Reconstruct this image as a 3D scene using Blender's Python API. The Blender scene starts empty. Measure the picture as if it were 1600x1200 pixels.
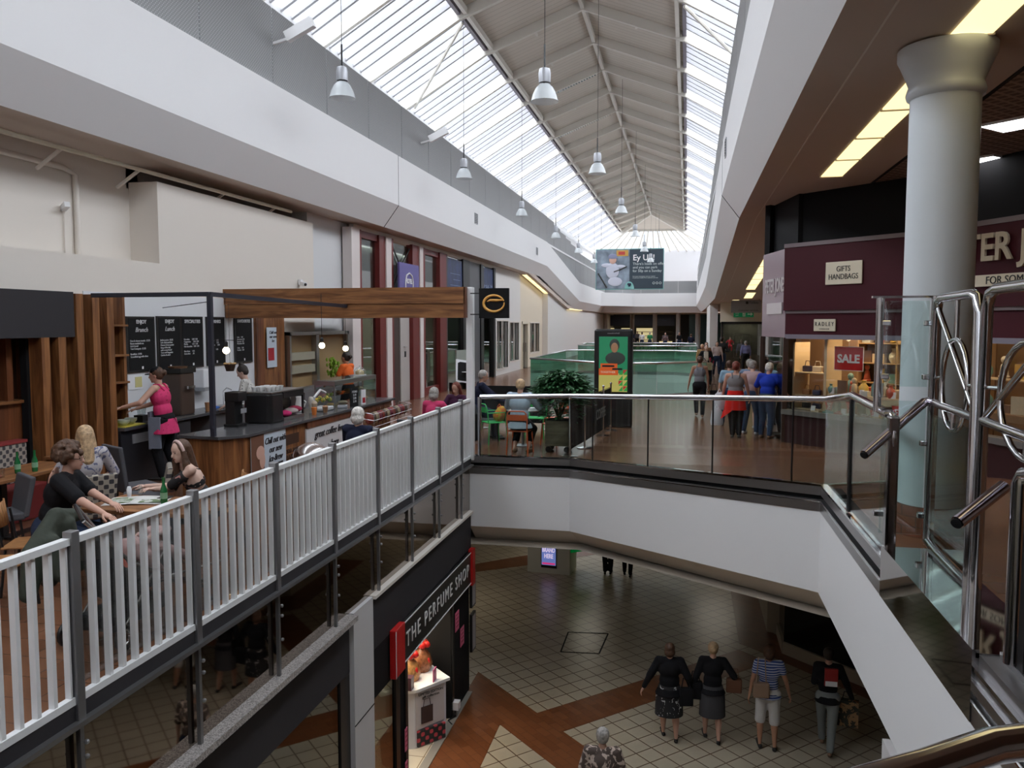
import bpy, bmesh, math, random
from mathutils import Vector, Matrix, noise
PI=math.pi
random.seed(7)
SC=bpy.context.scene
COL=SC.collection
# ---------------------------------------------------------------- materials
_m={}
def nodes(name):
    m=bpy.data.materials.new(name); m.use_nodes=True
    nt=m.node_tree; b=nt.nodes['Principled BSDF']; return m,nt,b
def mat(name,col=(.8,.8,.8),rough=.5,metal=0,spec=.5,emit=None,es=0,var=0,vs=6,bump=0,bs=40,coat=0,trans=0):
    if name in _m: return _m[name]
    m,nt,b=nodes(name)
    b.inputs['Base Color'].default_value=(*col,1); b.inputs['Roughness'].default_value=rough
    b.inputs['Metallic'].default_value=metal; b.inputs['Specular IOR Level'].default_value=spec
    if coat: b.inputs['Coat Weight'].default_value=coat
    if emit: b.inputs['Emission Color'].default_value=(*emit,1); b.inputs['Emission Strength'].default_value=es
    tc=nt.nodes.new('ShaderNodeTexCoord')
    if var:
        n=nt.nodes.new('ShaderNodeTexNoise'); n.inputs['Scale'].default_value=vs; n.inputs['Detail'].default_value=4
        nt.links.new(tc.outputs['Object'],n.inputs['Vector'])
        r=nt.nodes.new('ShaderNodeValToRGB')
        r.color_ramp.elements[0].position=.3; r.color_ramp.elements[1].position=.7
        r.color_ramp.elements[0].color=(*[max(0,c*(1-var)) for c in col],1); r.color_ramp.elements[1].color=(*[min(1,c*(1+var)) for c in col],1)
        nt.links.new(n.outputs['Fac'],r.inputs['Fac']); nt.links.new(r.outputs['Color'],b.inputs['Base Color'])
    if bump:
        n=nt.nodes.new('ShaderNodeTexNoise'); n.inputs['Scale'].default_value=bs
        nt.links.new(tc.outputs['Object'],n.inputs['Vector'])
        bp=nt.nodes.new('ShaderNodeBump'); bp.inputs['Strength'].default_value=bump; bp.inputs['Distance'].default_value=.01
        nt.links.new(n.outputs['Fac'],bp.inputs['Height']); nt.links.new(bp.outputs['Normal'],b.inputs['Normal'])
    _m[name]=m; return m
def glass(name,tint=(.9,.95,.93),refl=.12,rough=.02,gc=(1,1,1)):
    if name in _m: return _m[name]
    m=bpy.data.materials.new(name); m.use_nodes=True; nt=m.node_tree; nt.nodes.clear()
    o=nt.nodes.new('ShaderNodeOutputMaterial'); mx=nt.nodes.new('ShaderNodeMixShader')
    t=nt.nodes.new('ShaderNodeBsdfTransparent'); g=nt.nodes.new('ShaderNodeBsdfGlossy'); f=nt.nodes.new('ShaderNodeLayerWeight'); f.inputs[0].default_value=.5
    t.inputs[0].default_value=(*tint,1); g.inputs['Color'].default_value=(*gc,1); g.inputs['Roughness'].default_value=rough
    w=nt.nodes.new('ShaderNodeMath'); w.operation='POWER'; w.inputs[1].default_value=5
    a=nt.nodes.new('ShaderNodeMath'); a.operation='ADD'; a.inputs[1].default_value=max(0,refl)+.02; a.use_clamp=True
    nt.links.new(f.outputs['Facing'],w.inputs[0]); nt.links.new(w.outputs[0],a.inputs[0]); nt.links.new(a.outputs[0],mx.inputs[0])
    nt.links.new(t.outputs[0],mx.inputs[1]); nt.links.new(g.outputs[0],mx.inputs[2]); nt.links.new(mx.outputs[0],o.inputs[0])
    _m[name]=m; return m
def grid_mat(name,c1,c2,grout,size,rot=0,rough=.35,mortar=.02,w=None,offset=0,bias=0,vertical=False,var=0.12,coat=0,ns=1.5):
    """tiles / planks: brick texture on object coordinates"""
    if name in _m: return _m[name]
    m,nt,b=nodes(name); N=nt.nodes; L=nt.links
    tc=N.new('ShaderNodeTexCoord'); mp=N.new('ShaderNodeMapping'); br=N.new('ShaderNodeTexBrick')
    mp.inputs['Rotation'].default_value=(0,0,rot)
    src=tc.outputs['Object']
    if vertical:
        s=N.new('ShaderNodeSeparateXYZ'); c=N.new('ShaderNodeCombineXYZ'); L.new(src,s.inputs[0])
        if vertical=='yz': L.new(s.outputs['Y'],c.inputs['X']); L.new(s.outputs['Z'],c.inputs['Y'])
        elif vertical=='xz': L.new(s.outputs['X'],c.inputs['X']); L.new(s.outputs['Z'],c.inputs['Y'])
        elif vertical=='zy': L.new(s.outputs['Z'],c.inputs['X']); L.new(s.outputs['Y'],c.inputs['Y'])
        elif vertical=='zx': L.new(s.outputs['Z'],c.inputs['X']); L.new(s.outputs['X'],c.inputs['Y'])
        src=c.outputs[0]
    L.new(src,mp.inputs['Vector']); L.new(mp.outputs[0],br.inputs['Vector'])
    br.offset=offset; br.inputs['Scale'].default_value=1
    br.inputs['Color1'].default_value=(*c1,1); br.inputs['Color2'].default_value=(*c2,1); br.inputs['Mortar'].default_value=(*grout,1)
    br.inputs['Mortar Size'].default_value=size*mortar; br.inputs['Brick Width'].default_value=w or size; br.inputs['Row Height'].default_value=size
    br.inputs['Bias'].default_value=bias
    n=N.new('ShaderNodeTexNoise'); n.inputs['Scale'].default_value=ns; n.inputs['Detail'].default_value=5; L.new(tc.outputs['Object'],n.inputs['Vector'])
    mr=N.new('ShaderNodeMapRange'); mr.inputs['To Min'].default_value=1-var; mr.inputs['To Max'].default_value=1+var; L.new(n.outputs['Fac'],mr.inputs['Value'])
    mu=N.new('ShaderNodeVectorMath'); mu.operation='MULTIPLY'; L.new(br.outputs['Color'],mu.inputs[0]); L.new(mr.outputs[0],mu.inputs[1])
    L.new(mu.outputs[0],b.inputs['Base Color']); b.inputs['Roughness'].default_value=rough
    if coat: b.inputs['Coat Weight'].default_value=coat; b.inputs['Coat Roughness'].default_value=.12
    bp=N.new('ShaderNodeBump'); bp.inputs['Strength'].default_value=.25; bp.inputs['Distance'].default_value=.003; bp.invert=True
    L.new(br.outputs['Fac'],bp.inputs['Height']); L.new(bp.outputs[0],b.inputs['Normal'])
    _m[name]=m; return m
def wood(name,c1,c2,axis='z',scale=5,rough=.5):
    if name in _m: return _m[name]
    m,nt,b=nodes(name); N=nt.nodes; L=nt.links
    tc=N.new('ShaderNodeTexCoord'); mp=N.new('ShaderNodeMapping')
    k={'z':(scale,scale,scale*.09),'x':(scale*.09,scale,scale),'y':(scale,scale*.09,scale)}[axis]
    mp.inputs['Scale'].default_value=k
    n=N.new('ShaderNodeTexNoise'); n.inputs['Scale'].default_value=2.2; n.inputs['Detail'].default_value=7; n.inputs['Distortion'].default_value=1.2
    r=N.new('ShaderNodeValToRGB'); r.color_ramp.elements[0].position=.35; r.color_ramp.elements[1].position=.68
    r.color_ramp.elements[0].color=(*c1,1); r.color_ramp.elements[1].color=(*c2,1)
    L.new(tc.outputs['Object'],mp.inputs[0]); L.new(mp.outputs[0],n.inputs['Vector']); L.new(n.outputs['Fac'],r.inputs[0]); L.new(r.outputs[0],b.inputs['Base Color'])
    b.inputs['Roughness'].default_value=rough
    _m[name]=m; return m
def pattern(name,c1,c2,kind='stripe',sx=30,sy=30,rough=.8,thr=.5,axes='XZ'):
    """woven / printed patterns from sine products of object coordinates"""
    if name in _m: return _m[name]
    m,nt,b=nodes(name); N=nt.nodes; L=nt.links
    tc=N.new('ShaderNodeTexCoord'); s=N.new('ShaderNodeSeparateXYZ'); L.new(tc.outputs['Object'],s.inputs[0])
    def sn(ax,k):
        a=N.new('ShaderNodeMath'); a.operation='MULTIPLY'; a.inputs[1].default_value=k; L.new(s.outputs[ax],a.inputs[0])
        c=N.new('ShaderNodeMath'); c.operation='SINE'; L.new(a.outputs[0],c.inputs[0]); return c.outputs[0]
    if kind=='noise':
        n=N.new('ShaderNodeTexNoise'); n.inputs['Scale'].default_value=sx; n.inputs['Detail'].default_value=3; n.inputs['Distortion'].default_value=1.5
        L.new(tc.outputs['Object'],n.inputs['Vector']); out=n.outputs['Fac']
    elif kind=='stripe': out=sn(axes[0],sx)
    else:
        p=N.new('ShaderNodeMath'); p.operation='MULTIPLY'; L.new(sn(axes[0],sx),p.inputs[0]); L.new(sn(axes[1],sy),p.inputs[1]); out=p.outputs[0]
    g=N.new('ShaderNodeMath'); g.operation='GREATER_THAN'; g.inputs[1].default_value=thr; L.new(out,g.inputs[0])
    mx=N.new('ShaderNodeMix'); mx.data_type='RGBA'; L.new(g.outputs[0],mx.inputs[0]); mx.inputs[6].default_value=(*c1,1); mx.inputs[7].default_value=(*c2,1)
    L.new(mx.outputs[2],b.inputs['Base Color']); b.inputs['Roughness'].default_value=rough
    _m[name]=m; return m
WHITE=mat('white_paint',(.80,.80,.81),.55)
CEILW=mat('ceiling_paint',(.58,.49,.43),.7)  # brown cast of the gallery light put into the ceiling colour
CREAM=mat('cream_wall_paint',(.74,.69,.63),.7)
STEEL=mat('polished_steel',(.62,.62,.64),.13,1)
BRUSH=mat('brushed_steel',(.45,.45,.46),.32,1)
MIRROR=mat('mirror_steel',(.42,.41,.40),.04,1)
CHROME=mat('chrome',(.75,.75,.78),.06,1)
BLACK=mat('black_plastic',(.012,.012,.013),.35)
MATTB=mat('matt_black',(.010,.010,.011),.8,spec=.2)
CHARC=mat('charcoal_paint',(.035,.033,.037),.7,spec=.25)
SLATE=mat('dark_worktop',(.07,.07,.075),.22)
WGL=glass('clear_glass',(.88,.93,.91),-.02)
GGL=glass('green_tinted_glass',(.68,.84,.78),.10,.02,(.8,1,.92))
DGL=glass('dark_shop_glass',(.30,.33,.32),.16)
SMOKE=glass('smoky_glass',(.74,.74,.72),.04)
MIRD=mat('dark_mirror_glass',(.34,.29,.25),.03,1)
FENCEW=mat('fence_white',(.78,.79,.80),.4)
POSTG=mat('post_grey_metal',(.28,.28,.29),.35,.8)
WALN=wood('warm_plank_wood',(.12,.042,.012),(.34,.15,.052),'x')
WALNY=wood('warm_plank_wood_y',(.11,.038,.011),(.31,.135,.046),'y')
WALNZ=wood('warm_plank_wood_z',(.11,.037,.011),(.31,.13,.043),'z')
DWOOD=wood('dark_panel_wood',(.075,.022,.008),(.20,.068,.024),'z',3)
BURG=mat('burgundy_panel',(.060,.009,.016),.5,spec=.22)
REDF=mat('dark_red_frame',(.16,.018,.016),.4)
PINKW=mat('pinkish_white_paint',(.72,.66,.64),.6)
CREAMP=mat('cream_sign',(.72,.66,.52),.5)
PAPER=mat('white_paper',(.78,.79,.82),.6)
TXTW=mat('white_lettering',(.85,.85,.85),.5)
TXTB=mat('black_lettering',(.02,.02,.02),.5)
RED=mat('red_sign',(.55,.015,.015),.4)
BRICKF=grid_mat('upper_floor_tiles',(.165,.072,.038),(.205,.095,.052),(.10,.05,.03),.3,0,.27,.015,w=.6,offset=.5,coat=.12)
LTILE=grid_mat('lower_floor_tiles',(.40,.35,.26),(.43,.38,.29),(.12,.075,.045),.33,PI/4,.3,.035)
LBAND=grid_mat('lower_floor_brown_bands',(.15,.05,.018),(.20,.072,.028),(.10,.035,.015),.15,PI/4,.3,.03,w=.3,offset=.5)
CTILE=grid_mat('shop_cream_tiles',(.72,.64,.50),(.74,.66,.52),(.3,.24,.17),.4,0,.25,.02)
GRIDC=grid_mat('mesh_ceiling_tiles',(.10,.065,.05),(.12,.075,.055),(.30,.22,.17),.15,PI/4,.7,.16)
GRANITE=pattern('speckled_granite',(.22,.2,.19),(.55,.52,.5),'noise',60,rough=.3,thr=.5)
PERF=pattern('perforated_metal',(.24,.245,.25),(.45,.46,.47),'dots',95,95,.5,.6,'YZ')
# ---------------------------------------------------------------- mesh builder
class MB:
    def __init__(s): s.v=[]; s.f=[]
    def add(s,vs,fs):
        k=len(s.v); s.v+= [tuple(v) for v in vs]; s.f+=[tuple(i+k for i in f) for f in fs]; return s
    def box(s,x0,x1,y0,y1,z0,z1):
        if x0>x1:x0,x1=x1,x0
        if y0>y1:y0,y1=y1,y0
        if z0>z1:z0,z1=z1,z0
        return s.add([(x0,y0,z0),(x1,y0,z0),(x1,y1,z0),(x0,y1,z0),(x0,y0,z1),(x1,y0,z1),(x1,y1,z1),(x0,y1,z1)],
          [(3,2,1,0),(4,5,6,7),(0,1,5,4),(1,2,6,5),(2,3,7,6),(3,0,4,7)])
    def prism(s,poly,z0,z1):
        n=len(poly); a=sum(poly[i][0]*poly[(i+1)%n][1]-poly[(i+1)%n][0]*poly[i][1] for i in range(n))
        if a<0: poly=poly[::-1]
        g=lambda z,p: z(p) if callable(z) else z
        return s.add([(p[0],p[1],g(z0,p)) for p in poly]+[(p[0],p[1],g(z1,p)) for p in poly],
          [tuple(range(n))[::-1],tuple(range(n,2*n))]+[(i,(i+1)%n,n+(i+1)%n,n+i) for i in range(n)])
    def beam(s,p0,p1,w,h,up=(0,0,1)):
        """rectangular bar between two points, w sideways, h along up"""
        p0,p1=Vector(p0),Vector(p1); d=(p1-p0).normalized(); u=Vector(up); r=d.cross(u)
        if r.length<1e-4: r=d.cross(Vector((0,1,0)))
        r.normalize(); u=r.cross(d); r*=w/2; u*=h/2
        c=[-r-u,r-u,r+u,-r+u]
        return s.add([p0+k for k in c]+[p1+k for k in c],[(0,1,2,3),(7,6,5,4),(0,4,5,1),(1,5,6,2),(2,6,7,3),(3,7,4,0)])
    def tube(s,pts,r,seg=10,caps=True,closed=False):
        pts=[Vector(p) for p in pts]; n=len(pts); rr=r if isinstance(r,(list,tuple)) else [r]*n
        base=len(s.v); prev=None
        for i,p in enumerate(pts):
            if closed: d=(pts[(i+1)%n]-pts[i-1]).normalized()
            else: d=((pts[min(i+1,n-1)]-pts[max(i-1,0)])).normalized()
            if prev is None:
                a=Vector((0,0,1)) if abs(d.z)<.9 else Vector((1,0,0)); u=d.cross(a).normalized()
            else: u=(prev-d*prev.dot(d)).normalized()
            prev=u; w=d.cross(u)
            for k in range(seg):
                t=2*PI*k/seg; s.v.append(tuple(p+u*(rr[i]*math.cos(t))+w*(rr[i]*math.sin(t))))
        for i in range(n if closed else n-1):
            a=base+i*seg; b=base+((i+1)%n)*seg
            for k in range(seg): s.f.append((a+k,a+(k+1)%seg,b+(k+1)%seg,b+k))
        if caps and not closed:
            s.f.append(tuple(base+k for k in range(seg))[::-1]); s.f.append(tuple(base+(n-1)*seg+k for k in range(seg)))
        return s
    def cap(s,p0,p1,r0,r1,seg=10):
        """tapered capsule"""
        p0,p1=Vector(p0),Vector(p1); d=(p1-p0); L=d.length; d=d/L if L>1e-6 else Vector((0,0,1))
        P=[];R=[]
        for a in (-80,-50,-20): P.append(p0+d*(r0*math.sin(math.radians(a)))); R.append(r0*math.cos(math.radians(a)))
        for a in (20,50,80): P.append(p1+d*(r1*math.sin(math.radians(a)))); R.append(r1*math.cos(math.radians(a)))
        return s.tube(P,R,seg)
    def ell(s,c,r,seg=14,rings=9,rot=None):
        r=r if isinstance(r,(tuple,list)) else (r,r,r); base=len(s.v); M=rot or Matrix.Identity(3); c=Vector(c)
        s.v.append(tuple(c+M@Vector((0,0,-r[2]))))
        for i in range(1,rings):
            t=-PI/2+PI*i/rings
            for k in range(seg):
                a=2*PI*k/seg; s.v.append(tuple(c+M@Vector((r[0]*math.cos(t)*math.cos(a),r[1]*math.cos(t)*math.sin(a),r[2]*math.sin(t)))))
        s.v.append(tuple(c+M@Vector((0,0,r[2])))); top=len(s.v)-1
        for k in range(seg): s.f.append((base,base+1+(k+1)%seg,base+1+k)); s.f.append((top,top-seg+k,top-seg+(k+1)%seg))
        for i in range(rings-2):
            a=base+1+i*seg
            for k in range(seg): s.f.append((a+k,a+(k+1)%seg,a+seg+(k+1)%seg,a+seg+k))
        return s
    def lathe(s,prof,c=(0,0,0),seg=24,ex=1,ey=1):
        base=len(s.v)
        for r,z in prof:
            for k in range(seg):
                a=2*PI*k/seg; s.v.append((c[0]+ex*r*math.cos(a),c[1]+ey*r*math.sin(a),c[2]+z))
        for i in range(len(prof)-1):
            a=base+i*seg
            for k in range(seg): s.f.append((a+k,a+(k+1)%seg,a+seg+(k+1)%seg,a+seg+k))
        n=len(prof)
        s.f.append(tuple(base+k for k in range(seg))[::-1]); s.f.append(tuple(base+(n-1)*seg+k for k in range(seg)))
        return s
    def mesh(s,name):
        me=bpy.data.meshes.new(name); me.from_pydata(s.v,[],s.f); me.update(); return me
    def build(s,name,m,parent=None,world=False,smooth=False,bevel=0,fix=False):
        vs=s.v
        if world and parent is not None:
            Mi=(Matrix.Translation(parent.location)@Matrix.Rotation(parent.rotation_euler.z,4,'Z')).inverted()
            vs=[tuple(Mi@Vector(v)) for v in vs]
        me=bpy.data.meshes.new(name); me.from_pydata(vs,[],s.f); me.update()
        if fix:
            bm=bmesh.new(); bm.from_mesh(me); bmesh.ops.recalc_face_normals(bm,faces=bm.faces); bm.to_mesh(me); bm.free()
        if m: me.materials.append(m)
        if smooth:
            me.polygons.foreach_set('use_smooth',[True]*len(me.polygons))
            me.set_sharp_from_angle(angle=math.radians(50))
        o=bpy.data.objects.new(name,me); COL.objects.link(o)
        if parent is not None: o.parent=parent
        if bevel:
            b=o.modifiers.new('bevel','BEVEL'); b.width=bevel; b.segments=2; b.limit_method='ANGLE'
        return o
def bx(*a): return MB().box(*a)
def tag(o,label=None,cat=None,group=None,kind=None):
    if label:o['label']=label
    if cat:o['category']=cat
    if group:o['group']=group
    if kind:o['kind']=kind
    return o
def thing(name,label,cat,loc=(0,0,0),rotz=0,group=None):
    o=bpy.data.objects.new(name,None); COL.objects.link(o); o.location=loc; o.rotation_euler=(0,0,rotz)
    o.empty_display_size=.1
    return tag(o,label,cat,group)
def single(name,mb,m,label,cat,group=None,**k):
    o=mb.build(name,m,**k); return tag(o,label,cat,group)
def struct(name,mb,m,**k):
    o=mb.build(name,m,**k); o['kind']='structure'; return o
def copy_tree(o,parent=None):
    c=o.copy(); COL.objects.link(c); c.parent=parent
    for ch in o.children: copy_tree(ch,c)
    return c
def label_text(body,size,m,parent,loc,rot=(PI/2,0,0),name='lettering',bold=0,shear=0,ext=.004,align='CENTER',sp=1,xs=1,fit=None):
    cu=bpy.data.curves.new(name,'FONT'); cu.body=body; cu.size=size; cu.extrude=ext; cu.offset=bold; cu.shear=shear
    cu.align_x=align; cu.align_y='CENTER'; cu.space_character=sp; cu.resolution_u=3
    t=bpy.data.objects.new('tmp_text',cu); COL.objects.link(t)
    dg=bpy.context.evaluated_depsgraph_get(); me=bpy.data.meshes.new_from_object(t.evaluated_get(dg))
    bpy.data.objects.remove(t); bpy.data.curves.remove(cu)
    me.name=name; me.materials.clear(); me.materials.append(m)
    o=bpy.data.objects.new(name,me); COL.objects.link(o); o.location=loc; o.rotation_euler=rot
    if fit: w=max(v.co.x for v in me.vertices)-min(v.co.x for v in me.vertices); xs=fit/w
    o.scale=(xs,1,1)
    if parent is not None: o.parent=parent
    return o
# ---------------------------------------------------------------- camera, sky, lights
cam=bpy.data.cameras.new('camera'); co=bpy.data.objects.new('camera',cam); COL.objects.link(co); SC.camera=co
cam.sensor_width=36; cam.lens=28.8; cam.clip_start=.05; cam.clip_end=300
co.location=(0,0,2.5); co.rotation_euler=(PI/2-math.atan(95/1280),0,math.atan(274*math.cos(math.atan(95/1280))/1280))
W=bpy.data.worlds.new('overcast_sky'); SC.world=W; W.use_nodes=True
W.node_tree.nodes['Background'].inputs[0].default_value=(.93,.96,1,1); W.node_tree.nodes['Background'].inputs[1].default_value=1.35
SC.view_settings.view_transform='Standard'; SC.view_settings.look='None'; SC.view_settings.gamma=1; SC.view_settings.exposure=0.0
SC.cycles.use_denoising=True; SC.cycles.max_bounces=9; SC.cycles.diffuse_bounces=5; SC.cycles.glossy_bounces=4
SC.cycles.transparent_max_bounces=16; SC.cycles.transmission_bounces=4; SC.cycles.sample_clamp_indirect=6
SC.cycles.caustics_reflective=False; SC.cycles.caustics_refractive=False
def area(name,loc,sx,sy,power,col=(1,1,1),rot=(0,0,0),portal=False):
    l=bpy.data.lights.new(name,'AREA'); l.shape='RECTANGLE'; l.size=sx; l.size_y=sy; l.energy=power; l.color=col
    if portal: l.cycles.is_portal=True
    o=bpy.data.objects.new(name,l); COL.objects.link(o); o.location=loc; o.rotation_euler=rot; return o
l=bpy.data.lights.new('overcast_daylight','SUN'); l.energy=19.5; l.angle=math.radians(150); l.color=(.95,.97,1)
o=bpy.data.objects.new('overcast_daylight',l); COL.objects.link(o); o.location=(-3,20,20); o.rotation_euler=(0,0,0)
# ================================================================ THE SETTING
FL=-4.4
def drop(y):
    return 0 if y<=46.4 else (-1.62*(y-46.4)/14.6 if y<61 else -1.62)
YS=[-12,21.8,46.4,61,80]
def dropR(y): return 0 if y<=21.8 else (-1.5*(y-21.8)/18.2 if y<40 else (-1.5-.12*(y-40)/20 if y<60 else -1.62))
YR=[-12,21.8,40,60,80]
def loft(mb,prof,ys,dz=drop):
    n=len(prof); k=len(mb.v)
    for y in ys:
        for x,z in prof: mb.v.append((x,y,z+dz(y)))
    for i in range(len(ys)-1):
        for j in range(n):
            a=k+i*n+j; b=k+i*n+(j+1)%n; mb.f.append((a,b,b+n,a+n))
    mb.f.append(tuple(range(k,k+n))[::-1]); mb.f.append(tuple(range(k+(len(ys)-1)*n,k+len(ys)*n)))
    return mb
struct('trim_1',loft(MB(),[(-7.86,7.1),(-7.86,5.75),(-8.3,5.17),(-8.35,5.3),(-9.9,7.0),(-9.9,7.1)],YS),WHITE,fix=True)
struct('trim_2',loft(MB(),[(.81,7.1),(.81,5.75),(1.25,5.17),(1.3,5.3),(2.9,7.0),(2.9,7.1)],YR,dropR),WHITE,fix=True)
# thin dark joints in the white bulkheads
for X0,X1,X2,s in ((-7.86,-7.855,-8.3,1),(.81,.805,1.25,-1)):
    for y in (21.8,):
        struct('trim_3',MB().box(X0,X1,y-.008,y+.008,5.75,7.1).beam((X0,y,5.75),(X2,y,5.165),.016,.02),MATTB)
# far cross bulkhead
def cross(mb,prof,x0,x1):
    k=len(mb.v); n=len(prof)
    for x in (x0,x1):
        for y,z in prof: mb.v.append((x,y,z))
    for j in range(n): mb.f.append((k+j,k+(j+1)%n,k+n+(j+1)%n,k+n+j))
    mb.f.append(tuple(range(k,k+n))[::-1]); mb.f.append(tuple(range(k+n,k+2*n)))
    return mb
struct('trim_4',cross(MB(),[(80,5.35),(80,4.1),(80.5,3.55),(80.6,3.7),(83,5.3)],-9.9,3),WHITE,fix=True)
struct('trim_5',MB().prism([(-7.86,76.5),(-7.86,80.2),(-4.9,80.2)],4.12,5.36),WHITE)
# ceilings of the galleries
struct('ceiling',loft(MB(),[(-8.3,5.17),(-14,5.17),(-14,5.4),(-8.3,5.4)],[-12,43,58,80],lambda y:0 if y<=43 else(-1.62*(y-43)/15 if y<58 else -1.62)),CEILW,fix=True)
struct('ceiling',loft(MB(),[(1.25,5.17),(3.4,5.17),(3.4,5.4),(1.25,5.4)],YR,dropR),CEILW,fix=True)
struct('ceiling',loft(MB(),[(3.4,5.17),(12,5.17),(12,5.4),(3.4,5.4)],[-12,21.8]),GRIDC,fix=True)
struct('ceiling',loft(MB(),[(3.4,5.17),(12,5.17),(12,5.4),(3.4,5.4)],YR[1:],dropR),CEILW,fix=True)
struct('trim_6',loft(MB(),[(1.66,5.165),(1.68,5.165),(1.68,5.18),(1.66,5.18)],[-5,21.8,40,46],dropR),CREAM,fix=True)
struct('trim_7',loft(MB(),[(3.38,5.15),(3.42,5.15),(3.42,5.18),(3.38,5.18)],[-5,21.8],dropR),MATTB,fix=True)
struct('ceiling',bx(-14,12,80.5,98,3.5,3.7),CEILW)
# perforated screens on top of the bulkheads
def screen(x,y0,y1,st,dp=drop):
    mb=MB(); y=y0
    while y<y1:
        d=dp(y)*.35; mb.box(x-.02,x+.02,y+.02,min(y+st,y1)-.02,7.12+dp(y+st),8.57+d+dp(y)*.2); y+=st
    return mb
struct('trim_8',screen(-7.95,-12,80,2.45),PERF)
struct('trim_9',screen(.9,-12,80,2.45,dropR),PERF)
mb=MB()
for k in range(5): mb.box(-7.9+k*1.75,-7.9+k*1.75+1.72,80.05,80.1,5.36,6.5)
struct('trim_10',mb,PERF)
# deck over the bulkheads and walls up to the eaves
struct('ceiling_deck',bx(-10,-7.9,-12,83,6.98,7.09),WHITE); struct('ceiling_deck',bx(.85,3,-12,83,6.98,7.09),WHITE)
struct('wall_left_eaves',bx(-10.1,-9.88,-12.2,88,3.3,10.1),WHITE); struct('wall_right_eaves',bx(2.82,3.05,-12.2,88,5.3,10.1),WHITE)
struct('wall_far_eaves',bx(-10,3,87.4,87.6,3.5,10.1),mat('gable_wall_grey',(.50,.50,.52),.7))
# ---------------- roof: solid middle, glazed lower slopes
RX,RZ,GT,GB=-3.53,13.1,(3.3,11.85),(6.33,10.03)
DECK=grid_mat('ribbed_roof_deck',(.60,.55,.48),(.58,.53,.46),(.44,.40,.34),.3,0,.7,.06,w=60,var=.04)
for s in (-1,1):
    mb=MB()
    x0,x1=RX,RX+s*GT[0]
    mb.add([(x0,-12,RZ),(x1,-12,GT[1]),(x1,84,GT[1]),(x0,80.2,RZ),(x0,-12,RZ+.12),(x1,-12,GT[1]+.12),(x1,84,GT[1]+.12),(x0,80.2,RZ+.12)],[(0,1,2,3),(7,6,5,4),(0,4,5,1),(1,5,6,2),(2,6,7,3)])
    struct('ceiling_roof',mb,DECK,fix=True)
struct('ceiling_roof',MB().add([(RX,80.2,RZ),(RX-3.3,84,11.85),(RX+3.3,84,11.85),(RX,80.3,RZ+.12),(RX-3.3,84.1,11.97),(RX+3.3,84.1,11.97)],[(0,1,2),(5,4,3),(0,3,4,1),(1,4,5,2),(2,5,3,0)]),DECK,fix=True)
BARM=mat('glazing_bar_grey',(.36,.36,.38),.5)
RAFT=mat('rafter_cream',(.66,.63,.57),.5)
SKYG=glass('skylight_glass',(.93,.96,1),.0)
for s in (-1,1):
    gt=(RX+s*GT[0],GT[1]); gb=(RX+s*GB[0],GB[1])
    struct('window_%d'%(1 if s<0 else 2),MB().add([(gt[0],-12,gt[1]+.04),(gb[0],-12,gb[1]+.04),(gb[0],87.4,gb[1]+.04),(gt[0],84,gt[1]+.04)],[(0,1,2,3)]),SKYG)
    mb=MB(); y=-12+.55
    while y<84:
        if round((y+12)/.55)%6: mb.beam((gt[0],y,gt[1]-.01),(gb[0],y,gb[1]-.01),.09,.15)
        y+=.55
    struct('trim_11',mb,BARM)
    struct('trim_12',MB().box(gt[0]-.06,gt[0]+.06,-12,84,gt[1]-.16,gt[1]+.1),mat('purlin_dark_grey',(.20,.18,.22),.5))  # dark purplish-grey purlin along the upper edge of the glazing
    struct('trim_12',MB().box(gt[0]-.06-s*.22,gt[0]+.06-s*.22,-12,84,gt[1]-.17,gt[1]+.02),RAFT)
    struct('trim_13',MB().box(gb[0]-.14,gb[0]+.14,-12,87.5,gb[1]-.3,gb[1]+.06),WHITE)
    # portal to the sky
    mid=((gt[0]+gb[0])/2,36,(gt[1]+gb[1])/2+.25); ang=math.atan2(gt[1]-gb[1],abs(gt[0]-gb[0]))
    area('sky_portal',mid,3.6,96,1,rot=(0,s*ang,0),portal=True)
y=-8.6; k=0
while y<81:
    mb=MB()
    for s in (-1,1):
        mb.beam((RX,y,RZ-.16),(RX+s*GT[0],y,GT[1]-.16),.13,.3); mb.beam((RX+s*GT[0],y,GT[1]-.16),(RX+s*(GB[0]),y,GB[1]-.10),.13,.26)
    struct('roof_rafter',mb,RAFT); y+=3.3
mb=MB(); mb.beam((RX,-12,RZ-.2),(RX,80.2,RZ-.2),.12,.2); struct('trim_14',mb,RAFT)
mb=MB(); y=-8.6
while y<80:
    for s in (-1,1): mb.beam((RX+s*1.7,y,RZ-.70),(RX+s*1.7,y+.9,RZ-.70),.07,.07)
    y+=3.3
struct('trim_15',mb,RAFT)
mb=MB()
for s in (-1,1): mb.beam((RX,80.2,RZ-.12),(RX+s*6.33,87.3,9.95),.22,.35)
for k in range(-7,8): mb.beam((RX+k*.44,84,11.8),(RX+k*.84,87.4,10.0),.12,.16)
mb.beam((RX-3.3,84,11.8),(RX+3.3,84,11.8),.12,.25)
struct('trim_16',mb,RAFT)
struct('window_3',MB().add([(RX-3.3,84,11.9),(RX+3.3,84,11.9),(RX+6.33,87.5,10.05),(RX-6.33,87.5,10.05)],[(0,1,2,3)]),SKYG)
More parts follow.
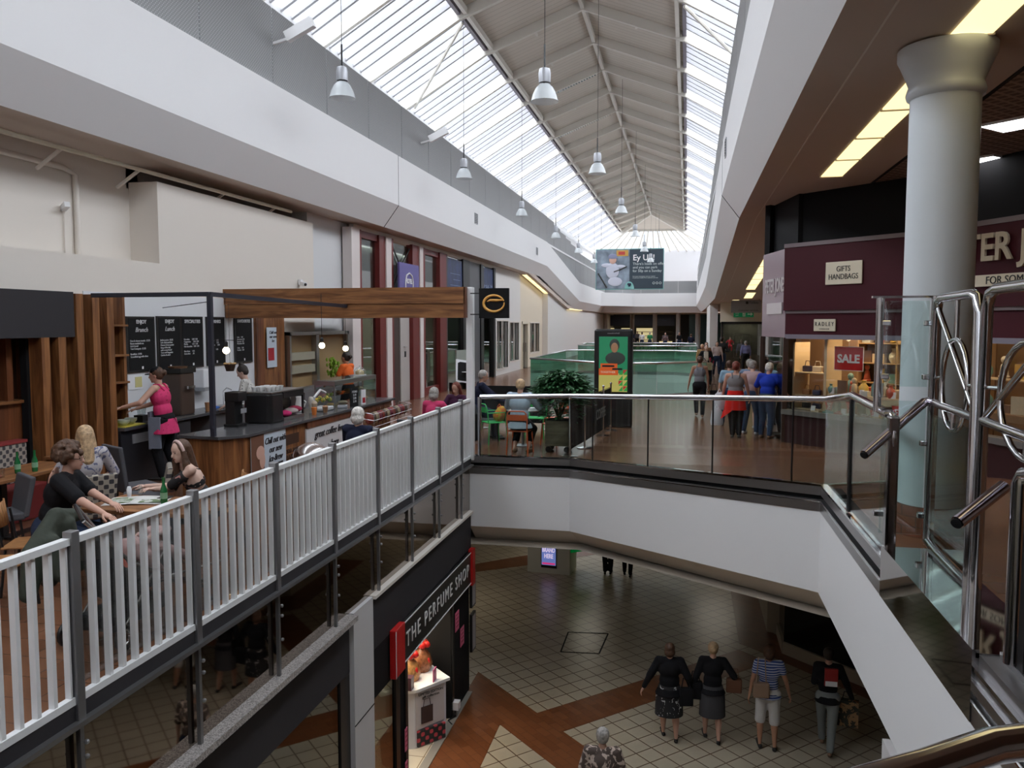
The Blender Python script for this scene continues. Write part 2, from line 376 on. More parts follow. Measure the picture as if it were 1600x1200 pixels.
for y in (21.4,34.6,41.2):
    t=thing('roof_vent','long louvred roof vent strip in the left roof slope, %s'%{21.4:'nearest of three',34.6:'middle of three',41.2:'farthest of three'}[y],'vent',(0,0,0),group='roof vents'); 
    a=Vector((RX-.35,y+.35,RZ-.20)); b=Vector((RX-3.0,y+.35,GT[1]+.0))
    m=MB(); m.beam(a,b,.34,.06,up=(0.35,0,.94)); m.build('vent_frame',WHITE,t)
    m=MB()
    for i in range(24): p=a.lerp(b,(i+.5)/24); m.box(p.x-.035,p.x+.035,y+.22,y+.48,p.z-.06,p.z-.03)
    m.build('louvre',mat('louvre_glass',(.10,.16,.15),.2),t)
for (y0,X,ys) in ((27.9,-6.83,1),):
    m=MB(); m.tube([(RX-3.3,24.8,11.6),(RX-5.9,27.9,10.0)],.05,6); m.tube([(RX+3.3,24.8,11.6),(RX+5.9,27.9,10.0)],.05,6); struct('trim_17',m,RAFT)
# ---------------- outer walls
struct('wall_back',bx(-14,12,-12.3,-12,FL-.2,13.4),WHITE); struct('wall_right',bx(11.8,12,-12,98,FL,5.4),CREAM)
struct('wall_far',bx(-14,12,97,97.3,FL,5),mat('far_dark_wall',(.05,.05,.06),.7)); struct('wall_left_outer',bx(-14.2,-14,-12,98,FL,5.4),CREAM)
# left gallery wall in its real steps
struct('wall_left',bx(-9.6,-8.85,-12,12.56,-.3,3.52),CREAM); struct('wall_left',bx(-9.9,-9.4,-12,12.8,3.4,5.3),CREAM)
struct('wall_left',bx(-9.6,-8.85,12.56,18.5,-.3,4.9),CREAM); struct('wall_left',bx(-9.9,-9.0,18.5,20.95,-.3,5.3),mat('cool_white_wall',(.68,.69,.70),.6)); struct('wall_left',bx(-9.9,-9.4,12.5,18.6,4.8,5.3),mat('dim_recess',(.2,.17,.15),.8))  # brown shade of the recess above the wall box painted into the last piece
LW=mat('gallery_wall',(.74,.72,.70),.6); LW2=mat('warm_gallery_wall',(.76,.68,.55),.6)
def wall_with(openings,y0,y1,ztop,m,name='wall_left'):
    mb=MB(); y=y0
    for a,b,z0,z1 in openings:
        if a>y: mb.box(-9.1,-8.85,y,a,-.3,ztop)
        if z0>-.3: mb.box(-9.1,-8.85,a,b,-.3,z0)
        mb.box(-9.1,-8.85,a,b,z1,ztop); y=b
    mb.box(-9.1,-8.85,y,y1,-.3,ztop); return struct(name,mb,m)
wall_with([(37.95,40.4,.3,2.6),(40.8,43.1,.55,2.53)],37.2,43.6,5.3,LW)
wall_with([(44,45.6,0,2.55),(46.4,49.3,.8,2.5)],43.6,49.6,5.2,LW2)
struct('wall_left',bx(-9.1,-8.85,49.6,97,-.3,5.2),LW2); struct('wall_left',bx(-9.1,-8.5,50.5,97,-.3,5),LW)
ROOMW=mat('shop_interior',(.45,.42,.36),.7)
struct('wall_left_shop',bx(-12.9,-12.8,20.9,50,-.3,5.2),ROOMW)
for n,(a,b,z0,z1) in enumerate(((37.95,40.4,.3,2.6),(40.8,43.1,.55,2.53),(46.4,49.3,.8,2.5))):
    w=struct('window_%d'%(n+4),MB().box(-8.96,-8.94,a,b,z0,z1),glass('gallery_window',(.5,.58,.55),.25))
    f=MB(); 
    for A in ((a-.06,a,z0,z1),(b,b+.06,z0,z1),(a-.06,b+.06,z0-.06,z0),(a-.06,b+.06,z1,z1+.06),((a+b)/2-.02,(a+b)/2+.02,z0,z1)): f.box(-8.9,-8.82,*A)
    f.build('window_frame',CREAM,w); 
d=struct('door_1',MB().box(-9.0,-8.95,44.05,45.55,0,2.5),glass('door_glass',(.35,.3,.25),.15)); f=MB()
for A in ((44,44.1,0,2.55),(45.5,45.6,0,2.55),(44,45.6,2.45,2.6)): f.box(-8.95,-8.8,*A)
f.build('door_frame',CREAMP,d); MB().tube([(-8.88,45.3,.9),(-8.88,45.3,1.4)],.02).build('handle',STEEL,d)
# ---------------- floors
from mathutils.geometry import tessellate_polygon
V2=[(-6,31.6),(-3.0,28.6),(-1.0,28.6),(.7,30.3),(.7,40.5),(-.6,42),(-5.2,42),(-6,41.2)]
V3=[(-6.8,52),(-5.6,50.6),(-.4,50.6),(.6,51.6),(.6,57),(-.4,58),(-5.6,58),(-6.8,56.8)]
def poly_holes(outer,holes,z,flip=False):
    loops=[[Vector((x,y,0)) for x,y in outer]]+[[Vector((x,y,0)) for x,y in h] for h in holes]
    tris=tessellate_polygon(loops); pts=[p for l in loops for p in l]
    mb=MB(); vs=[(p.x,p.y,z(p.x,p.y) if callable(z) else z) for p in pts]
    fs=[]
    for t in tris:
        a,b,c=[Vector(vs[i]) for i in t]; n=(b-a).cross(c-a).z
        fs.append(tuple(t) if (n>0)!=flip else tuple(t)[::-1])
    return mb.add(vs,fs)
MAIN=[(-14,-12),(-3.97,-12),(-3.97,14.7),(12,14.7),(12,97),(-14,97)]
struct('floor',poly_holes(MAIN,[V2,V3],0),BRICKF)
struct('ceiling_lower',poly_holes(MAIN,[V2,V3],-1.65,True),mat('lower_ceiling_paint',(.48,.43,.36),.7))
rampz=lambda x,y: .38*(14.7-y)/3.65
struct('floor',poly_holes([(-2.06,14.7),(1.72,11.05),(12,11.05),(12,14.7)],[],rampz),BRICKF)
struct('ceiling_lower',poly_holes([(-2.0,14.75),(1.9,11.05),(12,11.05),(12,14.75)],[],lambda x,y:-1.64+.31*(14.7-y)/3.65,True),mat('lower_ceiling_paint'))
struct('floor',poly_holes([(1.95,-12),(1.95,11.05),(12,11.05),(12,-12)],[],.4),BRICKF)
struct('ceiling_lower',poly_holes([(1.95,-12),(1.95,11.05),(12,11.05),(12,-12)],[],-1.33,True),mat('lower_ceiling_paint'))
struct('floor_landing',bx(-3.9,1.9,-12,.75,.72,.9),BRICKF)
struct('floor_lower',bx(-14,12,-12.3,97,FL-.1,FL),LTILE)
# brown paving bands laid in the lower floor
def band(name,poly): return struct(name,MB().prism(poly,FL-.02,FL+.004),LBAND)
c1=(-2.5,13.85); c2=(-1.95,13.29)
def ln(p,d,t): return (p[0]+d[0]*t,p[1]+d[1]*t)
ne=(.7071,.7071); nw=(-.7071,.7071); se=(.7071,-.7071)
band('floor_band',[c1,c2,ln(c2,ne,5.2),ln(c1,ne,5.2)])
c3=(-3.05,13.3)
band('floor_band',[c2,ln(c2,se,9),ln(c3,se,9),c3,(-3.02,13.33),ln(c1,nw,0)])
band('floor_band',[(-3.95,4),(-3.05,4),(-3.05,13.3),c1,ln(c1,nw,2.1),(-3.95,15.3)])
band('floor_band',[(1.2,17.9),(1.75,17.35),(3.6,15.4),(4.4,16.2),(2.0,18.6),(2.0,22),(1.2,22)])
band('floor_band',[(-6.1,21.3),(-5.9,22.3),(-4.2,23.9),(2.5,30),(2.5,28.4),(-4.3,22.6)])
mb=MB(); 
for a,b in (((-2.5,17.75),(-1.62,17.85)),((-1.62,17.85),(-1.7,16.7)),((-1.7,16.7),(-2.5,16.62)),((-2.5,16.62),(-2.5,17.75))): mb.beam((*a,FL+.002),(*b,FL+.002),.03,.008)
single('floor_hatch',mb,MATTB,'thin black outline of an access hatch in the cream lower tiles','hatch')
# ---------------- void edges
def miter(pts,closed,out):
    n=len(pts); res=[]
    for i in range(n):
        p=Vector(pts[i][:2]); a=Vector(pts[i-1][:2]) if (i>0 or closed) else None; b=Vector(pts[(i+1)%n][:2]) if (i<n-1 or closed) else None
        ns=[]
        if a is not None: d=(p-a).normalized(); ns.append(Vector((d.y,-d.x)))
        if b is not None: d=(b-p).normalized(); ns.append(Vector((d.y,-d.x)))
        m=(ns[0]+ns[-1]); m.normalize(); m/=max(.4,m.dot(ns[0])); res.append(m*out)
    return res
def strip(pts,zt,zb,ot,ob,closed=False,thick=None):
    """band along a polyline; z offsets zt/zb (number or list), outward shift ot/ob"""
    n=len(pts); mt=miter(pts,closed,1); mb=MB()
    g=lambda z,i: z[i] if isinstance(z,(list,tuple)) else z
    for i,p in enumerate(pts):
        mb.v.append((p[0]+mt[i].x*ot,p[1]+mt[i].y*ot,g(zt,i))); mb.v.append((p[0]+mt[i].x*ob,p[1]+mt[i].y*ob,g(zb,i)))
        if thick is not None: mb.v.append((p[0]+mt[i].x*(ob+thick),p[1]+mt[i].y*(ob+thick),g(zb,i))); mb.v.append((p[0]+mt[i].x*(ot+thick),p[1]+mt[i].y*(ot+thick),g(zt,i)))
    k=4 if thick is not None else 2
    for i in range(n if closed else n-1):
        a=i*k; b=((i+1)%n)*k
        if k==2: mb.f.append((a,a+1,b+1,b))
        else:
            for j in range(4): mb.f.append((a+j,a+(j+1)%4,b+(j+1)%4,b+j))
    if k==4 and not closed: mb.f.append((0,1,2,3)); mb.f.append(tuple((n-1)*4+j for j in (3,2,1,0)))
    return mb
# traversed so that 'outward' points away from the void
V1=[(1.72,-1),(1.72,7.6),(1.72,11.05),(-2.06,14.7),(-3.95,14.7)]
Z1=[.4,.4,.38,0,0]
def zz(o): return [z+o for z in Z1]
zbot=[-.98,-.98,-1.0,-1.31,-1.31]
struct('trim_18',strip(V1,zz(-.30),zbot,0,0,thick=.06),WHITE,fix=True)
struct('trim_19',strip(V1,zbot,[z-.33 for z in zbot],0,.42,thick=.06),mat('soffit_beige',(.60,.53,.45),.6),fix=True)
for vv,nm in ((V2,20),(V3,22)):
    # these rings run clockwise seen from above, so outward is the floor side
    vv=vv[::-1] if sum((vv[i][0]*vv[(i+1)%8][1]-vv[(i+1)%8][0]*vv[i][1]) for i in range(8))>0 else vv
    vq=vv[::-1]
    struct('trim_%d'%nm,strip(vq,-.1,-1.31,0,0,True,.06),WHITE,fix=True); struct('trim_%d'%nm,strip(vq,.05,-.1,-.01,-.01,True,.06),BRUSH,fix=True)
    struct('trim_%d'%(nm+1),strip(vq,-1.31,-1.66,0,.35,True,.06),mat('soffit_beige'),fix=True)
# ================================================================ BALUSTRADES
DST=mat('dark_polished_steel',(.30,.29,.29),.12,1)
def balustrade(pts,zs,label,h=1.12,seg=1.6,gl=WGL,rail=.042,posts=True,trim=True,closed=False,name='glass_balustrade',joints=None,railz=None,seams=False):
    t=thing(name,label,'balustrade',(pts[0][0],pts[0][1],zs[0]))
    rz=railz or [z+h for z in zs]
    P=[Vector((p[0],p[1],z)) for p,z in zip(pts,rz)]
    MB().tube([p for p in P],rail,12,closed=closed).build('handrail',CHROME,t,world=True,smooth=True)
    n=len(pts); 
    for i in range(n if closed else n-1):
        a=Vector((*pts[i],zs[i])); b=Vector((*pts[(i+1)%n],zs[(i+1)%n])); ra,rb=P[i],P[(i+1)%n]
        L=(b-a).length; k=(joints or {}).get(i) or max(1,round(L/seg))
        d=(b-a).normalized()
        fr=k if isinstance(k,(list,tuple)) else [q/k for q in range(k+1)]; k=len(fr)-1
        if seams:
            for u in fr[1:-1]: c0=a.lerp(b,u); c1=ra.lerp(rb,u); MB().beam(c0,c1-Vector((0,0,.03)),.02,.016,up=d).build('seam',BLACK,t,world=True)
        for j in range(k):
            u0,u1=fr[j],fr[j+1]; e=.008/L
            u0+=e; u1-=e
            p0=a.lerp(b,u0);p1=a.lerp(b,u1);q0=ra.lerp(rb,u0);q1=ra.lerp(rb,u1)
            nn=Vector((d.y,-d.x,0))*.006
            mb=MB(); mb.add([p0-nn,p1-nn,p1+nn,p0+nn,q0-nn-Vector((0,0,.03)),q1-nn-Vector((0,0,.03)),q1+nn-Vector((0,0,.03)),q0+nn-Vector((0,0,.03))],[(3,2,1,0),(4,5,6,7),(0,1,5,4),(1,2,6,5),(2,3,7,6),(3,0,4,7)])
            mb.build('glass_pane',gl,t,world=True)
    return t
V1b=[(1.76,7.75),(1.76,9.4),(1.76,11.07),(-2.04,14.74),(-3.75,14.74)]
t=balustrade(V1b,[.45,.45,.40,.03,.03],'clear glass balustrade with polished round handrail across the bridge, between white post and tiled column',railz=[1.70,1.72,1.53,1.18,1.13],joints={0:1,1:1,2:[0,.095,.36,.62,.885,1],3:1},seams=True)
# two-step steel edge trim
strip(V1,zz(.045),zz(.02),-.012,-.012,thick=.09).build('bright_edge',CHROME,t,world=True,fix=True)
strip(V1,zz(-.175),zz(-.19),-.016,-.016,thick=.06).build('bright_edge',CHROME,t,world=True,fix=True)
o=strip(V1,zz(.02),zz(-.10),0,0,thick=.09).build('edge_trim',BRUSH,t,world=True,fix=True); tag(o,'brushed steel edge strip')
strip(V1,zz(-.10),zz(-.16),.05,.05,thick=.05).build('edge_trim',MATTB,t,world=True,fix=True)
strip(V1,zz(-.16),zz(-.31),-.01,-.01,thick=.08).build('edge_trim',BRUSH,t,world=True,fix=True)
m=MB(); m.box(1.72,1.81,7.56,7.68,.42,1.70); m.build('end_post',DST,t,world=True,bevel=.02)
m=MB(); m.tube([(1.765,7.66,1.70),(1.765,7.60,1.68),(1.765,7.58,1.5),(1.765,7.62,1.2)],.03); m.build('end_bend',STEEL,t,world=True,smooth=True)
m=MB(); m.tube([(-3.76,14.72,.02),(-3.76,14.72,1.13)],.035); m.build('end_post',STEEL,t,world=True)
m=MB(); m.box(1.74,1.78,9.42,9.44,.45,1.7); m.box(1.74,1.78,9.36,9.38,.45,1.7); m.build('joint_clamp',BLACK,t,world=True)
for vv,lb in ((V2,'green-tinted octagonal glass balustrade round the second floor opening, just behind the digital display'),(V3,'green-tinted glass balustrade round the third and farthest floor opening')):
    a=sum((vv[i][0]*vv[(i+1)%8][1]-vv[(i+1)%8][0]*vv[i][1]) for i in range(8)); vq=vv if a>0 else vv[::-1]
    balustrade(vq,[.05]*8,lb,h=1.07,gl=GGL,closed=True,rail=.04,seg=1.7)
# ---------------- white slatted fence on the cafe edge
t=thing('slatted_fence','long white vertical-slat fence with grey posts along the cafe edge','fence',(-3.92,4.5,0))
PY=[1.85,3.2]+[4.54+1.345*k for k in range(8)]+[14.63]
for i in range(len(PY)-1):
    a,b=PY[i]+.035,PY[i+1]-.035
    mb=MB(); mb.beam((-3.92,a,1.085),(-3.92,b,1.085),.06,.045); mb.beam((-3.92,a,.02),(-3.92,b,.02),.05,.05)
    k=max(2,round((b-a)/.142)); 
    for j in range(k+1):
        y=a+.02+(b-a-.04)*j/k; w=.022 if 0<j<k else .012
        mb.box(-3.95,-3.905,y-w*.7,y+w*.7,.03,1.08)
    mb.build('slat_panel',FENCEW,t,world=True)
for y in PY[:-1]:
    mb=MB(); mb.box(-3.95,-3.875,y-.035,y+.035,-.13,1.15); mb.build('post',POSTG,t,world=True,bevel=.006)
    q=MB(); q.box(-3.92,-3.885,y-.018,y+.018,-1.0,-.13); 
    for z in (-.28,-.38,-.62): q.ell((-3.87,y+.02,z),.018,8,6)
    q.build('lower_upright',POSTG,t,world=True)
mb=MB(); mb.box(-4.0,-3.90,-12,14.62,-.12,.0); q=mb.build('base_beam',CHARC,t,world=True); q['label']='dark base rail under the white slats'
mb=MB(); mb.box(-3.90,-3.85,-12,14.62,-.15,-.115); mb.build('drip_edge',POSTG,t,world=True)
single('corner_post',MB().box(-3.99,-3.86,14.63,14.76,-.05,3.16),FENCEW,'tall white square post where the fence meets the bridge','post',bevel=.008)
single('transparent_infill',MB().box(-4.0,-3.99,4.6,14.5,.06,1.05),SMOKE,'clear infill sheet fixed behind the white fence slats','panel')
# dark reflective glazing below the cafe floor edge
struct('wall_left_fascia',bx(-4.05,-3.945,-12,14.66,-1.0,-.11),MIRD)
struct('wall_left_fascia_core',bx(-14,-4.06,-12,14.66,-1.65,-.02),MATTB)
mb=MB(); mb.box(-3.96,-3.80,-12,8.98,-1.05,-.985); struct('trim_24',mb,GRANITE)
mb=MB(); mb.box(-3.96,-3.86,9.7,14.63,-1.04,-.995); struct('trim_24',mb,CREAM)
# ---------------- lower-level shops on the left
SHX=-3.92
t=thing('shopfront','black shopfront with dark glass on the lower level, left of the white pilaster','shopfront',(SHX,8,FL))
bx(SHX-.1,SHX,-12,8.98,-1.7,-1.05).build('fascia_panel',CHARC,t,world=True)
mb=MB(); mb.box(SHX-.12,SHX-.02,8.75,9.02,FL,-1.05); mb.box(SHX-.12,SHX,4,4.1,FL,-1.7); mb.build('door_frame',BLACK,t,world=True)
mb=MB(); mb.box(SHX-.06,SHX-.04,-6,8.75,FL,-1.7); q=mb.build('window_glass',DGL,t,world=True)
struct('wall_left_lower',bx(-9,-8.9,-12,14.4,FL,-1.3),mat('lower_shop_wall',(.25,.24,.22),.7)); struct('wall_left_lower',bx(-9,-4.0,8.9,9.05,FL,-1.3),mat('lower_shop_wall'))
single('pilaster',bx(SHX-.1,SHX+.03,9.05,9.68,FL,-1.0),mat('grey_white_pilaster',(.62,.61,.62),.5),'grey-white flat pilaster between the two lower-level shops','pilaster')
bx(SHX+.028,SHX+.034,9.05,9.68,-2.42,-2.405).build('joint_line',MATTB,bpy.data.objects['pilaster'])
t=thing('shopfront','black corner shopfront with red-ended sign, open entrance and pink sale notices','shopfront',(SHX,12,FL))
MB().prism([(SHX-.1,9.68),(SHX,9.68),(SHX,14.66),(SHX-.1,14.66)],-1.74,-1.04).build('fascia_panel',CHARC,t,world=True)
q=MB().box(SHX-.1,SHX-.02,9.68,14.66,-2.42,-1.72).build('fascia_back',MATTB,t,world=True)
s=MB().box(SHX,SHX+.05,10.72,14.45,-2.34,-1.74).build('sign_box',BLACK,t,world=True,bevel=.01)
q=MB().box(SHX,SHX+.09,10.33,10.72,-2.38,-1.70).build('sign_end_block',RED,t,world=True,bevel=.01); q['label']='bright red end block'
q=MB().box(SHX,SHX+.09,14.45,14.64,-2.38,-1.70).build('sign_end_block',RED,t,world=True,bevel=.01); q['label']='bright red end block'
mb=MB(); mb.box(SHX+.05,SHX+.06,10.72,14.45,-1.76,-1.745); mb.box(SHX+.05,SHX+.06,10.72,14.45,-2.335,-2.32); mb.box(SHX+.09,SHX+.095,10.335,10.35,-2.37,-1.71); mb.build('sign_edge_line',TXTW,t,world=True)
label_text('THE PERFUME SHOP',.32,TXTW,t,(.056,.58,2.36),(PI/2,0,PI/2),name='sign_lettering',sp=1.35,fit=3.45)
for y0,y1 in ((9.68,9.76),(10.62,10.78),(11.02,11.12)): bx(SHX-.12,SHX-.02,y0,y1,FL,-2.36).build('door_frame',BLACK,t,world=True)
q=bx(SHX-.07,SHX-.05,9.76,10.62,FL,-2.36).build('window_glass',DGL,t,world=True)
q=bx(SHX-.07,SHX-.05,10.78,11.02,FL,-2.36).build('side_pane',MATTB,t,world=True)
q=MB().prism([(SHX-.5,13.3),(SHX,13.3),(SHX,14.5),(SHX-.5,14.7)],FL,-1.72).build('corner_pier',MATTB,t,world=True)
q=bx(SHX-.02,SHX+.02,13.32,13.42,FL,-1.9).build('pier_edge',BLACK,t,world=True)
PINK=mat('pink_notice',(.75,.16,.30),.5)
for x,y,z in ((SHX+.015,13.62,-2.75),(SHX+.015,13.95,-3.15),(SHX+.0,10.95,-3.55),(SHX+.0,10.95,-4.05)):
    n=thing('sale_notice','pink notice on the black corner shop frame, %s'%{-2.75:'upper one by the entrance',-3.15:'lower one right of the entrance',-3.55:'upper one left of the entrance',-4.05:'lower one left of the entrance'}[z],'notice',(x,y,z),0,'pink notices on the corner shop')
    hw=.12 if z>-3.3 else .05
    MB().box(0,.008,-hw,hw,-.17,.17).build('sheet',PINK,n); m=MB()
    for k in range(4): m.box(.008,.011,-hw*.6,hw*.6,.11-k*.07,.13-k*.07)
    m.build('print',mat('dark_red_print',(.35,.03,.06),.5),n)
for z in (-2.45,-3.3):
    n=thing('poster_frame','narrow white poster in black frame on the shop corner pier, %s'%('upper' if z>-3 else 'lower'),'poster',(SHX+.02,14.6,z),0,'posters on the corner pier')
    MB().box(0,.05,-.14,.14,-.36,.36).build('frame',BLACK,n); MB().box(.05,.055,-.10,.10,-.32,.32).build('print',mat('grey_poster',(.42,.41,.43),.5),n)
# interior of the perfume shop
struct('floor_shop',bx(-9,SHX-.02,9.05,14.4,FL-.01,FL+.012),CTILE)
struct('trim_25',bx(SHX-.05,SHX+.09,9.05,14.4,FL-.01,FL+.02),mat('threshold_grey',(.30,.28,.25),.5))
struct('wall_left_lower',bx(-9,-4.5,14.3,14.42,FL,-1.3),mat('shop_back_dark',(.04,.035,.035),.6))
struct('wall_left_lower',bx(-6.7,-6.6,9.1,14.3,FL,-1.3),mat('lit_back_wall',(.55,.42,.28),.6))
struct('ceiling_lower_shop',bx(-9,SHX-.1,-12,14.4,-1.72,-1.66),WHITE)
area('shop_downlight',(-5.0,12.2,-1.8),1.6,2.2,95,(1,.84,.62))
d=thing('display_stand','white promotional display stand with curved top and printed front panel','display stand',(-4.55,12.62,FL+.012),-.7)
MB().prism([(-.55,-.55),(.3,-.5),(.52,-.1),(.45,.55),(-.55,.6)],0,.95).build('cabinet',mat('display_white',(.66,.67,.74),.5),d)
MB().prism([(-.6,-.6),(.34,-.55),(.58,-.1),(.5,.6),(-.6,.65)],.95,1.0).build('top',PAPER,d)
p=thing('x','','',(0,0,0)); bpy.data.objects.remove(p)
pan=MB().add([(.53,-.08,.30),(.475,.50,.30),(.475,.50,.93),(.53,-.08,.93),(.50,-.08,.30),(.44,.50,.30),(.44,.50,.93),(.50,-.08,.93)],[(0,1,2,3),(7,6,5,4),(0,4,5,1),(1,5,6,2),(2,6,7,3),(3,7,4,0)]).build('printed_panel',mat('poster_offwhite',(.60,.57,.58),.5),d)
MB().box(.525,.535,.02,.24,.38,.66).build('bag_print',mat('bag_dark',(.05,.03,.03),.5),d,fix=True)
MB().tube([(.53,.06,.66),(.53,.08,.78),(.53,.18,.78),(.53,.20,.66)],.006,6).build('bag_handle_print',mat('bag_dark'),d)
MB().box(.50,.54,-.06,.48,.02,.28).build('patterned_plinth',pattern('red_black_hex',(.03,.03,.03),(.55,.07,.09),'dots',38,38,thr=.25,axes='YZ'),d)
label_text('LIMITED EDITION\ngift collection',.06,TXTB,d,(.54,.2,.85),(PI/2,0,PI/2),name='printed_words')
REDR=mat('red_ribbon',(.6,.02,.02),.35); CELL=glass('cellophane',(.85,.75,.65),.15,.1)
for i,(x,y,s,l) in enumerate(((-4.68,12.25,.8,'cream'),(-4.40,12.55,.9,'amber'),(-4.33,12.95,.95,'brown'))):
    g=thing('gift_hamper','%s cellophane-wrapped gift hamper on the display stand, %s'%(l,('without red bow','with red bow, middle one','with red bow, nearest the doorway')[i]),'gift',(x,y,FL+1.012),0,'wrapped hampers in the shop entrance')
    MB().lathe([(.15*s,0),(.19*s,.12*s),(.15*s,.28*s),(.04*s,.42*s)],seg=12).build('wrap',mat('hamper_'+l,{'cream':(.6,.5,.3),'amber':(.5,.26,.10),'brown':(.32,.13,.06)}[l],.3,var=.4,vs=25),g,smooth=True)
    MB().lathe([(.04*s,.42*s),(.09*s,.50*s),(.10*s,.54*s)],seg=10).build('frill',CELL,g)
    if i: 
        m=MB(); 
        for a in range(5): m.ell((.08*math.cos(a*1.26),.08*math.sin(a*1.26),.47*s),(.07,.05,.06),8,6)
        m.ell((.13*s,-.06,.2*s),(.04,.03,.06),8,6); m.build('bow',REDR,g,smooth=True)
single('price_card',MB().box(-4.0,-3.985,12.5,12.66,FL+1.012,FL+1.22),mat('magenta_card',(.45,.08,.2),.5),'small magenta price card standing on the display stand edge','card')
single('dark_gift_box',MB().box(-4.4,-4.24,12.12,12.26,FL+1.012,FL+1.22),mat('plum_box',(.06,.02,.04),.4),'dark plum gift box on the display stand, beside the cream hamper','box')
single('waste_bin',MB().lathe([(.15,0),(.18,.38),(.17,.40)],(-4.45,11.75,FL+.012),18),mat('dark_bin',(.03,.015,.012),.4),'dark round bin on the cream tiles before the display stand','bin',smooth=True)
b=single('sensor_box',bx(-3.92,-3.80,13.32,13.46,FL+.16,FL+.3),PAPER,'small white electrical box low on the entrance pier','box'); MB().tube([(-3.86,13.36,FL+.16),(-3.86,13.36,FL+.05),(-3.95,13.2,FL+.03),(-3.85,13.1,FL+.02)],.012,6).build('cable',BLACK,b)
single('wall_poster',bx(-6.59,-6.57,13.0,13.5,-2.9,-2.0),mat('dark_blue_poster',(.02,.03,.05),.4),'dark poster on the lit back wall of the perfume store','poster')
# ---------------- lower-level pieces on the right and beyond the bridge
t=thing('shopfront','dark lower-level shopfront with cream pilaster, behind the four walkers','shopfront',(2.0,18,FL))
LC=mat('lower_cream',(.50,.45,.37),.6)
for p in ([(1.85,18.7),(2.12,18.6),(2.12,21),(1.85,21)],): MB().prism(p,FL,-1.65).build('pilaster',LC,t,world=True)
MB().prism([(2.05,17.5),(5.8,13.7),(5.9,13.8),(2.15,17.65)],FL,FL+.25).build('plinth',LC,t,world=True)
MB().prism([(2.1,17.55),(2.04,17.5),(2.04,18.65),(2.12,18.65)],FL,FL+.25).build('plinth',LC,t,world=True)
MB().prism([(2.08,17.55),(5.85,13.8),(5.95,13.9),(2.2,17.7)],FL+.25,-1.65).build('dark_glazing',mat('black_window',(.012,.016,.016),.08),t,world=True)
MB().prism([(2.1,17.6),(2.2,17.6),(2.2,18.7),(2.1,18.7)],FL+.25,-1.65).build('side_glazing',mat('black_window'),t,world=True)
struct('pillar_lower',bx(1.76,2.3,7.0,7.6,FL,-1.2),mat('grey_white_pilaster'))
struct('wall_right_lower',bx(6.5,6.6,-12,60,FL,-1.3),LC); struct('wall_far_lower',bx(-14,6.6,60,60.2,FL,-1.65),LC); struct('wall_left_lower',bx(-9.6,-9.5,14.4,60,FL,-1.65),LC)
k=thing('advertising_kiosk','grey lower-level kiosk with small purple and blue screen, under the bridge','kiosk',(-3.4,21.9,FL),-.1)
MB().box(-.85,.35,0,.8,0,2.3).build('cabinet',mat('kiosk_grey',(.62,.62,.58),.5),k)
MB().box(-.46,-.02,-.02,0,.16,1.14).build('screen_bezel',BLACK,k)
MB().box(-.44,-.04,-.03,-.02,.24,1.06).build('screen',mat('lit_screen',(.1,.1,.3),.3,emit=(.16,.22,.55),es=.7),k)
label_text('YOUR\nBRAND\nHERE',.17,mat('screen_white',(.8,.8,.9),.4,emit=(.55,.45,.6),es=1),k,(-.24,-.035,.66),name='screen_words',bold=.004,fit=.36)
MB().box(-.42,-.06,-.034,-.03,.26,.31).box(-.42,-.06,-.034,-.03,.98,1.03).build('pink_bars',mat('screen_pink',(.6,.05,.2),.4,emit=(.5,.03,.15),es=1),k)
MB().prism([(.35,0.1),(.75,.5),(.75,.9),(.35,.8)],.6,1.6).build('green_side_light',mat('green_glow',(.0,.3,.05),.5,emit=(.0,.5,.1),es=.12),k)
MB().box(-.55,-.30,.1,.5,2.3,2.5).build('top_unit',BLACK,k)
# ================================================================ RIGHT SIDE: STEEL LEDGE, SCREENS AND STAIR RAILS
struct('trim_26',MB().box(1.70,1.74,5.25,7.62,.10,.55),MIRROR); struct('trim_27',MB().box(1.72,2.22,5.25,7.66,.50,.53),MIRROR)
struct('trim_28',MB().box(1.70,2.0,-1,5.25,.30,.36),BRUSH); struct('trim_28',MB().box(1.74,2.1,-1,5.25,.10,.52),mat('trim_dark',(.16,.15,.15),.4,.6))
struct('trim_28',MB().box(1.84,2.2,-1,5.22,.52,.56),BRUSH)
def lathe_col():
    t=thing('column','large pale round column with moulded capital and brick plinth, beside the shop','column',(2.42,8.85,.4)); t['kind']='structure'
    H=4.77
    MB().lathe([(.315,.30),(.315,H-.50),(.345,H-.48),(.355,H-.44),(.345,H-.40),(.33,H-.36),(.36,H-.28),(.41,H-.16),(.44,H-.10),(.44,H-.02)],seg=40).build('shaft',mat('column_paint',(.66,.71,.74),.35),t,smooth=True)
    MB().lathe([(.345,0),(.345,.20),(.335,.30)],seg=40).build('plinth',grid_mat('plinth_brick',(.20,.06,.03),(.24,.08,.04),(.12,.05,.03),.1,0,.5,.05,w=.2,offset=.5,vertical='xz'),t,smooth=True)
lathe_col()
S=STEEL
t=thing('glazed_screen','tall clear glass screen clamped between two polished posts, before the column','screen',(1.7,7.95,.5))
MB().tube([(1.70,7.95,1.70),(1.70,7.95,2.73)],.034,14).build('post',S,t,world=True,smooth=True)
MB().tube([(2.16,7.95,.52),(2.16,7.95,2.74)],.036,14).build('post',S,t,world=True,smooth=True)
MB().box(1.63,2.2,7.93,7.99,2.725,2.745).build('top_bar',S,t,world=True)
PANE=glass('screen_glass',(.86,.93,.92),.03)
MB().box(1.745,2.11,7.945,7.957,1.93,2.70).build('glass_pane',PANE,t,world=True)
MB().box(1.745,2.11,7.945,7.957,.58,1.80).build('glass_pane',PANE,t,world=True)
